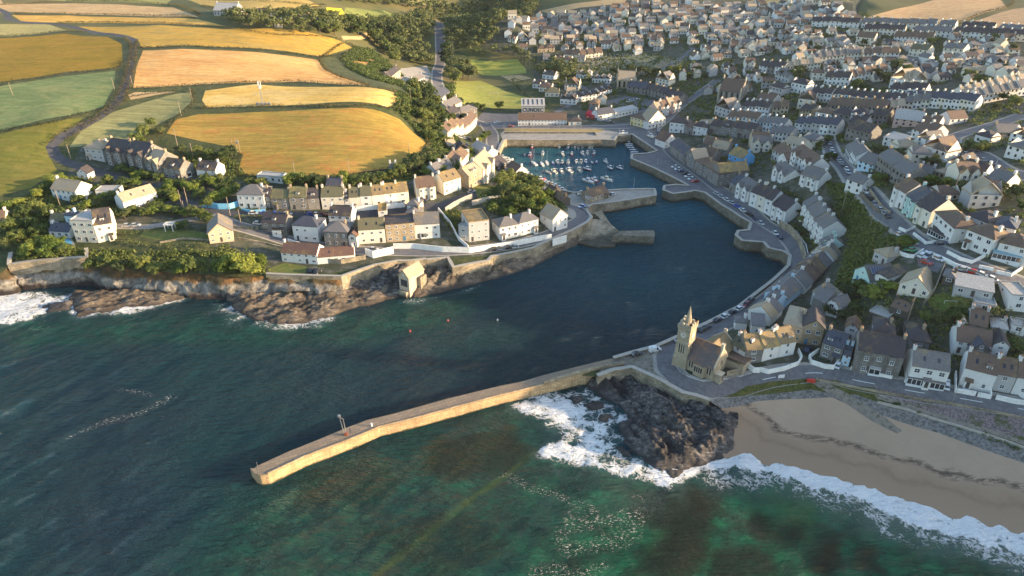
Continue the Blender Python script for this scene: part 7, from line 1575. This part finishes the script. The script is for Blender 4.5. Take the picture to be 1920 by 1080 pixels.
cars("918,470 970,464", 4, "on the sea wall road under the white pair", ['black', 'grey', 'black', 'silver']); cars("785,376 800,378", 1, "outside the twin bay house", ['navy']); cars("880,362 888,360", 1, "on the street by the stone house", ['grey']); cars("938,340 944,333", 1, "by the tall gabled villa", ['white'])
cars("1128,410 1136,398", 1, "hidden", ['red']) if False else None
cars("862,258 880,262", 3, "beneath the curved cream terrace", ['white', 'silver', 'black']); cars("925,232 938,231", 1, "large white vehicle in the quay square", ['white']); cars("955,238 960,238", 1, "alone on the head of harbour road", ['red'])
cars("1088,388 1100,392", 3, "at the root of the inner pier", ['white', 'blue', 'grey'], True); cars("1120,368 1150,366", 4, "along the inner pier store", ['maroon', 'white', 'black', 'white'])
cars("1570,688 1574,682", 1, "in the gap by the pale blue wing", ['white']); cars("1512,660 1516,655", 1, "on the cobbles behind the curved white wall", ['navy']); cars("1773,727 1774,718", 1, "nose-out beside the pub", ['white'])
x, y, _ = P1(1194, 666); car(x, y, .35, 'black', 'black hatchback at the pier root left of the white van'); x, y, _ = P1(1228, 658); car(x, y, .3, 'white', 'white van parked at the pier root', True)
# ---------------------------------------------------------------- poles, mast, walls, small things
M['pole'] = flat('pole timber', (0.28, 0.22, 0.16), .9); M['galv'] = flat('galvanised steel', (0.36, 0.35, 0.33), .4, .5, .5)
def pole(px, py, h, label, cross=False, steel=False, lampy=False):
    x, y, z = P1(px, py); r = thing('lamp_post' if lampy else 'utility_pole', label, 'street lamp' if lampy else 'pole', (x, y, z)); m = MB(); m.tube((0, 0, -.5), (0, 0, h), .17 if not lampy else .1, .11 if not lampy else .07, 7); link('post', m.mesh('post', M['galv'] if steel or lampy else M['pole']), r)
    m = MB()
    if lampy: m.tube((0, 0, h), (.9, 0, h+.25), .05, .05, 5); link('arm', m.mesh('arm', M['galv']), r); link('lamp_head', box_mesh('lamp_head', .8, 1.4, -.14, .14, h+.16, h+.3, M['galv']), r)
    else: m.box(-.9 if cross else -.35, .9 if cross else .35, -.06, .06, h-.7, h-.55); link('crossarm', m.mesh('crossarm', M['pole']), r)
for a, b, h, l in ((24, 178, 7, 'thin pole standing in the teal field at far left'), (215, 168, 7, 'thin pole beside the field lane'), (248, 158, 5, 'short pole right of the field lane'), (311, 160, 6, 'pole at the foot of the orange stubble'), (361, 190, 8, 'leaning pole where three fields meet'), (340, 217, 8, 'pole in the pale green field'),
                   (334, 277, 10, 'tall pole behind the villas'), (363, 297, 8, 'pole in the villa back gardens'), (133, 297, 7, 'pole on the lane bend'), (438, 285, 7, 'left pole of the transformer pair'), (553, 328, 7, 'pole at the foot of the big field'), (655, 327, 8, 'pole with crossarm at the foot of the big field'), (115, 392, 9, 'stout pole in the dark garden'),
                   (341, 387, 8, 'pole beside the long white cottage'), (354, 390, 10, 'taller pole beside the long white cottage'), (347, 400, 6, 'short pole by the drive'), (432, 405, 9, 'pole in front of the blue wall'), (452, 420, 7, 'pole above the cliff house'), (487, 400, 7, 'pole on the upper street'), (571, 400, 6, 'pole outside the stone house'),
                   (1578, 398, 9, 'pole on the green bank beside the hill road'), (1630, 430, 9, 'pole halfway down the green bank'), (1618, 375, 8, 'pole at the top of the green bank'), (1785, 370, 11, 'tall leaning pole in the gardens'), (1700, 605, 10, 'pole in the garden above the big villa'), (1905, 640, 9, 'pole beside the white summer house'), (1541, 278, 8, 'pole at the head of the hill road'),
                   (1720, 545, 8, 'pole below the steep tan gable'), (1952, 560, 8, 'pole past the right edge'), (770, 190, 8, 'pole on the wooded ridge'), (803, 252, 8, 'pole by the ridge path'), (813, 248, 7, 'second pole by the ridge path'), (767, 290, 7, 'pole at the right end of the big field')):
    if a < 1920: pole(a, b, h, l, a in (655, 1785))
for a, b, l in ((1212, 687, 'lamp post at the pier root parking'), (1786, 752, 'lamp post on the pebble bank beside the beach road'), (1740, 452, 'lamp post by the curved garden wall'), (1800, 290, 'lamp post on the crescent'), (1650, 430, 'lamp post by the hill road'), (1860, 330, 'lamp post lower on the crescent')): pole(a, b, 7, l, lampy=True)
for i, (a, b) in enumerate(((945, 251), (979, 251), (999, 251), (1029, 251), (1048, 251), (1077, 251), (1090, 250))): pole(a, b, 6.5, '%s white flag pole from the left along the harbour head quay' % ORD[i], steel=True, lampy=True)
for i, (a, b) in enumerate(((973, 112), (980, 119), (986, 124), (993, 129), (846, 112), (850, 108))): pole(a, b, 14, '%s tall floodlight mast from the %s of the upper pitch' % (ORD[i if i < 4 else i-4], 'back on the right side' if i < 4 else 'left corner'), steel=True, lampy=True)
def commast():
    x, y, z = P1(493, 199); r = thing('radio_mast', 'tall steel radio mast with antennas between two golden fields', 'mast', (x, y, z)); H = 14; m = MB(); c = [(math.cos(a)*.55, math.sin(a)*.55) for a in (0, 2.1, 4.2)]
    for a in range(3): m.tube((*c[a], 0), (c[a][0]*.4, c[a][1]*.4, H), .1, .07, 5)
    for k in range(12):
        z0 = H*k/12; z1 = H*(k+1)/12; f = 1-.6*k/12
        for a in range(3): b = (a+1) % 3; m.tube((c[a][0]*f, c[a][1]*f, z0), (c[b][0]*f, c[b][1]*f, z1), .05, .05, 4)
    link('lattice', m.mesh('lattice', M['galv']), r)
    for k in range(6): a = k*math.pi/3; link('antenna', cached('ant', lambda: box_mesh('antenna', -.12, .12, -.2, .2, -1, 1, PAINT['white'])), r, (math.cos(a)*.8, math.sin(a)*.8, H-1.2-(k % 2)*2), a)
    for k in range(4): link('cabinet', cached('cabt', lambda: box_mesh('cabinet', -.8, .8, -.5, .5, -.5, 1.6, M['galv'])), r, (-3.4+k*2.2, 1.5, 0))
commast()
x, y, z = P1(448, 285); r = thing('transformer_pole', 'pole pair carrying a transformer at the corner of the big field', 'pole', (x, y, z)); m = MB(); m.tube((-.7, 0, -.5), (-.7, 0, 7.5), .15, .12, 6); link('post', m.mesh('post', M['pole']), r); m = MB(); m.tube((.7, 0, -.5), (.7, 0, 7.5), .15, .12, 6); link('post', m.mesh('post', M['pole']), r); link('transformer', box_mesh('transformer', -.55, .55, -.4, .4, 4.5, 5.6, M['galv']), r)
# pier head lamp mast, person, posts
px_, py_ = map(float, unproj(648, 816, 3.3)); r = thing('pier_mast', 'twin poled steel signal mast standing on the breakwater pier', 'mast', (px_, py_, 3.3)); m = MB(); m.tube((-.25, 0, 0), (-1.0, .2, 6.6), .16, .12, 7); link('pole', m.mesh('pole', M['galv']), r); m = MB(); m.tube((.25, 0, 0), (.0, 0, 6.0), .11, .09, 6); m.tube((0, 0, 6.0), (-.7, 0, 6.4), .08, .08, 5); link('second_pole', m.mesh('second_pole', M['galv']), r); m = MB(); m.box(-1.35, -.75, -.1, .5, 6.5, 7.1); link('lamp_box', m.mesh('lamp_box', M['galv']), r); link('base_box', box_mesh('base_box', -.35, .6, -.35, .35, 0, .9, flat('rusty red', (.24, .07, .04), .8)), r)
px_, py_ = map(float, unproj(697, 799, 3.3)); m = MB(); m.tube((0, 0, 0), (0, 0, .9), .28, .22, 8); m.tube((0, 0, .9), (0, 0, 1.05), .32, .3, 8); r = tag(link('bollard', m.mesh('bollard', PAINT['white']), None, (px_, py_, 3.3)), 'white bollard on the pier deck right of the signal mast', 'bollard')
m = MB(); px_, py_ = map(float, unproj(483, 875, 3.3)); m.tube((0, 0, 0), (0, 0, 1.7), .06, .05, 6); tag(link('marker_post', m.mesh('marker_post', M['galv']), None, (px_, py_, 3.3)), 'thin marker post on the seaward tip of the pier', 'post')
def person(px, py, z, label, rz=0, top=(.05, .05, .07), walk=.18, trousers=(.03, .03, .05)):
    if z is None: x, y, z = P1(px, py); z += .03
    else: x, y = map(float, unproj(px, py, z))
    r = thing('person', label, 'person', (x, y, z), rz)
    bm = bmesh.new(); J = [(0, 0, .95), (0, 0, 1.2), (0, 0, 1.42), (0, 0, 1.52), (.01, 0, 1.66), (.09, 0, .9), (.1, walk, .5), (.1, walk*.7, .07), (.1, walk*.7+.14, .04), (-.09, 0, .9), (-.1, -walk*.4, .5), (-.1, -walk*1.1, .08), (-.1, -walk*1.1+.13, .04), (.19, 0, 1.4), (.24, -walk*.6, 1.13), (.25, -walk*.3, .9), (.25, -walk*.2, .82), (-.19, 0, 1.4), (-.24, walk*.6, 1.13), (-.25, walk*.9, .92), (-.25, walk, .84)]
    E = [(0, 1), (1, 2), (2, 3), (3, 4), (0, 5), (5, 6), (6, 7), (7, 8), (0, 9), (9, 10), (10, 11), (11, 12), (2, 13), (13, 14), (14, 15), (15, 16), (2, 17), (17, 18), (18, 19), (19, 20)]
    RD = [.14, .13, .13, .06, .1, .09, .06, .045, .04, .09, .06, .045, .04, .06, .045, .035, .03, .06, .045, .035, .03]
    me = bpy.data.meshes.new('body'); me.from_pydata(J, E, []); ob = bpy.data.objects.new('tmpbody', me); COL.objects.link(ob); md = ob.modifiers.new('s', 'SKIN'); ob.modifiers.new('d', 'SUBSURF').levels = 1
    for i, v in enumerate(me.skin_vertices[0].data): v.radius = (RD[i], RD[i]*.85); v.use_root = (i == 0)
    dg = bpy.context.evaluated_depsgraph_get(); m2 = bpy.data.meshes.new_from_object(ob.evaluated_get(dg)); bpy.data.objects.remove(ob)
    m2.materials.clear()
    for c in ((.45, .28, .2), top, trousers): m2.materials.append(flat('cloth', c, .9))
    for p in m2.polygons: zc = p.center.z; p.material_index = 0 if zc > 1.5 else (2 if zc < .95 else 1); p.use_smooth = True
    link('body', m2, r); m = MB(); m.loft([[(.1*math.cos(a), .11*math.sin(a), 1.66) for a in [k*math.pi/4 for k in range(8)]], [(.105*math.cos(a), .115*math.sin(a), 1.73) for a in [k*math.pi/4 for k in range(8)]], [(.05*math.cos(a), .05*math.sin(a), 1.8) for a in [k*math.pi/4 for k in range(8)]]]); link('hair', m.mesh('hair', PAINT['black']), r)
person(657, 811, 3.3, 'person in dark clothes on the pier beside the signal mast', .8); person(1265, 612, None, 'unused') if False else None
# buoys
for a, b, c, l in ((769, 621, 'red', 'red mooring buoy nearest the pier'), (840, 601, 'red', 'small pink red buoy off the boathouse'), (933, 600, 'white', 'white buoy in open water off the harbour')):
    bx, by = map(float, unproj(a, b, .2)); m = MB(); n = 10; rr = .36; m.loft([[(rr*s*math.cos(q*2*math.pi/n), rr*s*math.sin(q*2*math.pi/n), rr*c_+.2) for q in range(n)] for s, c_ in ((.3, -.95), (.8, -.6), (1, 0), (.8, .6), (.3, .95))]); m.tube((0, 0, .6), (0, 0, .95), .07, .07, 6); tag(link('buoy', m.mesh('buoy', PAINT[c], True), None, (bx, by, 0)), l, 'buoy')
# white and stone garden walls
def gw(s, label, mat, h=1.3, t=.35): wall_line('garden_wall', label, 'garden wall', PW(s), mat, h, t)
gw("738,466 775,466 830,472 880,474 960,462 1034,448", 'long white boundary wall beside the sea wall road', M['white'], 2.4); gw("1036,454 1062,446", 'white wall of the cottage nearest the slipway', M['white'], 1.4)
gw("686,478 700,484 738,475", 'white triangular end wall above the seafront cottage', M['white'], 3.2); gw("590,492 640,495 686,486", 'buff stone wall below the long seafront cottage', M['granite'], 2.0)
gw("379,388 410,392 432,392 450,386", 'bright pale blue painted wall beside the hipped white house', M['blue'], 2.6); gw("450,393 470,398 498,396", 'low curved pale blue garden wall before hipped house', M['blue'], 1.0)
gw("448,448 500,458 560,470 610,478 655,480", 'curving stone kerb wall on the cliff road bend', M['granite'], .8, .4); gw("540,452 600,468", 'low white wall before the corner house', M['white'], 1.2)
gw("822,395 845,422 860,450 878,466", 'stepped grass topped wall running down beside the glass balconied block', M['white'], 1.6); gw("668,396 720,392 760,388", 'white court wall behind the sandstone block', M['white'], 2.2)
gw("835,398 850,388 870,378 885,372", 'pale wall of the parking platform', M['cap'], 2.4); gw("885,385 938,374 938,368", 'long pale terrace wall above the wild garden', M['cap'], 2.4); gw("300,456 345,448 392,452", 'low wall at the edge of the cliff lawn', M['granite'], .7)
gw("1424,696 1440,700 1470,694 1495,685 1502,674 1496,660", 'curving white wall round the ochre terrace gardens', M['white'], 1.5); gw("1394,684 1412,698 1424,698", 'white wall between the clock tower hall and terrace', M['white'], 1.8); gw("1362,705 1388,699", 'stone wall right of the hall porch', M['granite'], 1.8)
gw("1534,660 1516,672 1520,682 1545,690 1562,692 1572,680", 'curved white wall round the blue roofed cottage', M['white'], 1.5); gw("1594,692 1625,700", 'white wall left of the villa porch', M['white'], 1.1); gw("1642,704 1672,710", 'white wall right of the villa porch', M['white'], 1.1)
gw("1695,716 1760,728", 'low white wall in front of the pub', M['white'], 1.0); gw("1790,702 1790,735 1828,742", 'white wall left of the conservatory garden', M['white'], 1.5); gw("1832,743 1856,748 1854,722", 'white wall right of the conservatory garden', M['white'], 1.5); gw("1866,748 1900,756 1940,762 1893,728", 'white wall of the rightmost gardens', M['white'], 1.5)
gw("1645,755 1700,768 1800,800 1920,840", 'low concrete wall of the beach promenade', M['cap'], .5, .5); gw("1530,712 1580,722 1640,734 1780,757 1920,785", 'stone kerb wall along the seaward side of beach road', M['granite'], .6, .4)
gw("1460,425 1480,435 1497,455 1506,480 1508,492", 'high curved stone wall below the stepped terrace', M['granite'], 3.2, .5); gw("1468,418 1492,436 1510,462 1514,480", 'white topped wall of the stepped terrace gardens', M['white'], 1.2)
gw("1685,430 1698,436 1715,428", 'white wall of the cream bayed house garden', M['white'], 1.1); gw("1712,440 1735,458 1752,456 1775,452", 'curved white wall of the sun room house', M['white'], 1.1); gw("1775,475 1800,488 1822,494 1850,480", 'long curved white wall before the bayed house', M['white'], 1.2); gw("1835,502 1862,508", 'short white wall left of the blue veranda', M['white'], 1.1); gw("1867,512 1895,518 1915,505", 'white wall right of the blue veranda', M['white'], 1.1)
gw("1682,476 1700,482 1712,484 1730,472", 'white wall round the green car', M['white'], 1.3); gw("1748,480 1790,500 1850,525", 'white wall along the downhill side of the road', M['white'], 1.3); gw("1730,575 1752,545 1770,500", 'long buff garden wall beside the steep tan gable', M['granite'], 1.8); gw("1600,330 1640,372 1668,402", 'stone wall along the uphill side of the hill road', M['granite'], 1.4)
gw("1590,278 1600,300 1612,315", 'white wall at the top of the hill road', M['white'], 1.4); gw("1590,345 1600,352 1625,378 1650,400", 'dark stone wall before the great stone house', M['darkstone'], 1.4); gw("1700,310 1760,300 1780,310", 'white garden wall under the crescent bungalows', M['white'], 1.4)
# veranda, conservatories, pergola, pool, goal
def adopt(r):
    x, y, z = r.location; k = min(range(len(HROOT)), key=lambda i: (HROOT[i][0]-x)**2+(HROOT[i][1]-y)**2); h = HROOT[k]
    r.parent = HOBJ[k]; r.matrix_parent_inverse = (Matrix.Translation(h[:3])@Matrix.Rotation(h[3], 4, 'Z')).inverted()
    for q in ('label', 'category', 'group'):
        if q in r: del r[q]
def glazed(name, label, a, b, d, h, mat='frame', roof='u'):
    x0, y0, z0 = P1(*a); x1, y1, _ = P1(*b); w = math.hypot(x1-x0, y1-y0); r = thing(name, label, 'conservatory', ((x0+x1)/2, (y0+y1)/2, z0), math.atan2(y1-y0, x1-x0)); m = MB(); n = max(2, int(w/1.2))
    for i in range(n+1): X = -w/2+w*i/n; m.box(X-.07, X+.07, -.05, .07, -1, h); m.box(X-.07, X+.07, d-.07, d+.05, -1, h)
    m.box(-w/2-.1, w/2+.1, -.09, .11, -1, .75); m.box(-w/2-.1, w/2+.1, -.12, .14, h, h+.15); link('frame', m.mesh('frame', PAINT['white'] if mat == 'frame' else M[mat]), r); link('glazing', box_mesh('glazing', -w/2+.02, w/2-.02, .02, d, .76, h-.02, M['glass']), r)
    m = MB(); slab(m, [(-w/2-.2, -.2, h+.17), (w/2+.2, -.2, h+.17), (w/2+.2, d, h+.9), (-w/2-.2, d, h+.9)], .08); link('roof', m.mesh('roof', flat('glazed roof', (.25, .38, .42), .25) if roof == 'u' else ROOF[roof][0]), r); adopt(r)
glazed('conservatory', 'pale blue conservatory on the white house by beach road', (1816, 722), (1836, 726), 2.6, 2.3, 'blue'); glazed('conservatory', 'white glazed porch of the big double fronted villa', (1627, 703), (1647, 706), 1.6, 2.4, roof='L'); glazed('sun_room', 'white sun room along the front of the hipped house on hill road', (1738, 440), (1768, 451), 2.8, 2.2, roof='k')
glazed('veranda', 'long blue roofed veranda on the white house near right edge', (1858, 486), (1908, 502), 3, 2.3); glazed('lean_to', 'glazed lean-to at the right of the black slated villa', (346, 335), (360, 331), 3, 2.3, roof='L'); glazed('shop_front', 'low shop front across the ground floor of the pub', (1698, 722), (1768, 733), 2.2, 2.6, roof='s'); glazed('veranda', 'glazed veranda under the white house by sandstone block', (790, 448), (824, 445), 1.8, 2.4, roof='L')
x, y, z = P1(320, 431); r = thing('pergola', 'white timber pergola on the cliff lawn', 'pergola', (x, y, z)); 
for sx in (-1.6, 1.6):
    for sy in (-1.3, 1.3): link('post', cached('pp', lambda: box_mesh('post', -.12, .12, -.12, .12, -.3, 2.7, PAINT['white'])), r, (sx, sy, 0))
m = MB(); m.box(-2, 2, -1.45, -1.2, 2.7, 2.9); m.box(-2, 2, 1.2, 1.45, 2.7, 2.9)
for k in range(7): m.box(-1.9+k*.62, -1.75+k*.62, -1.7, 1.7, 2.9, 3.05)
link('roof_beams', m.mesh('roof_beams', PAINT['white']), r)
pw_ = Ppoly(parse("78,453 130,448 138,460 92,462")); zc = max(float(Z(*p)) for p in pw_)+.05; cx, cy = pw_[0]; r = thing('swimming_pool', 'bright blue swimming pool below the navy roofed pool house', 'pool', (cx, cy, zc)); q = [(p[0]-cx, p[1]-cy) for p in pw_][::-1]
m = MB(); m.prism([(p[0]*1.12-.4, p[1]*1.25-.1) for p in q], -1.5, 0); link('surround', m.mesh('surround', M['paving']), r); m = MB(); m.prism(q, -1.2, .06); link('pool_water', m.mesh('pool_water', flat('pool water', (.12, .4, .6), .08, .6)), r)
def goal(a, b, w, label, rz=0):
    x, y, z = P1(a, b); r = thing('goal', label, 'goal', (x, y, z), rz); m = MB(); m.tube((-w/2, 0, 0), (-w/2, 0, w*.33), .06, .06, 5); link('post', m.mesh('post', PAINT['white']), r); m = MB(); m.tube((w/2, 0, 0), (w/2, 0, w*.33), .06, .06, 5); link('post', m.mesh('post', PAINT['white']), r); m = MB(); m.tube((-w/2, 0, w*.33), (w/2, 0, w*.33), .06, .06, 5); link('crossbar', m.mesh('crossbar', PAINT['white']), r)
goal(1781, 570, 3.6, 'small white goal on the shaded garden lawn', -.1); goal(901, 168, 6, 'upper white goal on the lower playing field'); goal(926, 180, 7, 'nearer white goal on the lower playing field')
# solar array, circular garden ornament, sign board
x, y, z = P1(1356, 812) if False else P1(1645, 528); r = thing('solar_panels', 'dark blue solar panels on the extension beside the mint studio', 'solar panels', (x, y, z+3.9), -.1)
m = MB()
for k in range(6): slab(m, [(-3+k*1.0, -1.6, -.3), (-3+k*1.0+.85, -1.6, -.3), (-3+k*1.0+.85, 1.6, .9), (-3+k*1.0, 1.6, .9)], .06)
link('panels', m.mesh('panels', PAINT['navy']), r)
m = MB(); 
for k in range(8): slab(m, [(-3.05+k*.87-.05, -1.65, -.3), (-3.05+k*.87+.05, -1.65, -.3), (-3.05+k*.87+.05, 1.65, .94), (-3.05+k*.87-.05, 1.65, .94)], .1)
link('rails', m.mesh('rails', M['galv']), r)
x, y, z = P1(1464, 711); r = thing('sign_board', 'white notice board at the roadside above the beach', 'sign', (x, y, z), .1); link('panel', box_mesh('panel', -1.0, 1.0, -.05, .05, .5, 1.7, PAINT['white']), r); m = MB(); m.box(-.9, -.8, .06, .14, -.3, 1.5); link('leg', m.mesh('leg', M['galv']), r); m = MB(); m.box(.8, .9, .06, .14, -.3, 1.5); link('leg', m.mesh('leg', M['galv']), r)
x, y, z = P1(1520, 716); m = MB(); m.box(-1.2, 1.2, -.4, .4, 0, .9); m.box(-.9, .9, -.3, .3, .9, 1.1); tag(link('grit_bin', m.mesh('grit_bin', PAINT['red']), None, (x, y, z), -.2), 'red bin at the head of the beach slipway', 'bin')
# road markings
def marks(pts, w, label, dash=None, off=0.0, col='white'):
    c = smooth_line(Ppoly(parse(pts)), 1.2); V = []; F = []; n = len(c)
    for i in range(n-1):
        if dash and (i % dash[1]) >= dash[0]: continue
        a, b = c[i], c[i+1]; dx, dy = b[0]-a[0], b[1]-a[1]; l = math.hypot(dx, dy) or 1; nx, ny = -dy/l, dx/l; k = len(V)
        for p in ((a, off-w/2), (b, off-w/2), (b, off+w/2), (a, off+w/2)): X, Y = p[0][0]+nx*p[1], p[0][1]+ny*p[1]; V.append((X, Y, float(Z(X, Y))+.05))
        F.append((k, k+1, k+2, k+3))
    struct('road_markings', fast_mesh('road_markings', V, F, M['mark'] if col == 'white' else M['markc']))
M['mark'] = flat('road paint', (.6, .6, .56), .7); M['markc'] = mottle('kerb stone', (.25, .24, .22), (.19, .18, .165), 2)
marks("1430,712 1510,700 1560,703 1640,720 1780,744 1920,768", .22, '', (4, 11)); marks("1262,660 1252,672 1254,690 1275,711 1320,726 1370,724 1430,709", .2, '', None, 2.6)
for pts, w in (("1290,640 1262,652 1249,668 1252,690 1275,714 1320,730 1370,728 1430,712 1510,700 1560,703 1640,720 1780,744 1920,768 2100,800", 6.4), ("1262,290 1310,325 1355,358 1410,398 1462,436 1494,470 1497,496 1462,540 1410,580 1340,618 1290,640", 6.0), ("1556,275 1570,300 1600,335 1640,378 1672,410 1703,437 1743,462 1815,494 1920,535", 6.0)):
    for s in (-1, 1): marks(pts, .22, '', None, s*(w/2-.15), 'kerb')
marks("1262,302 1300,330 1352,366", .12, '', (2, 4), -5)
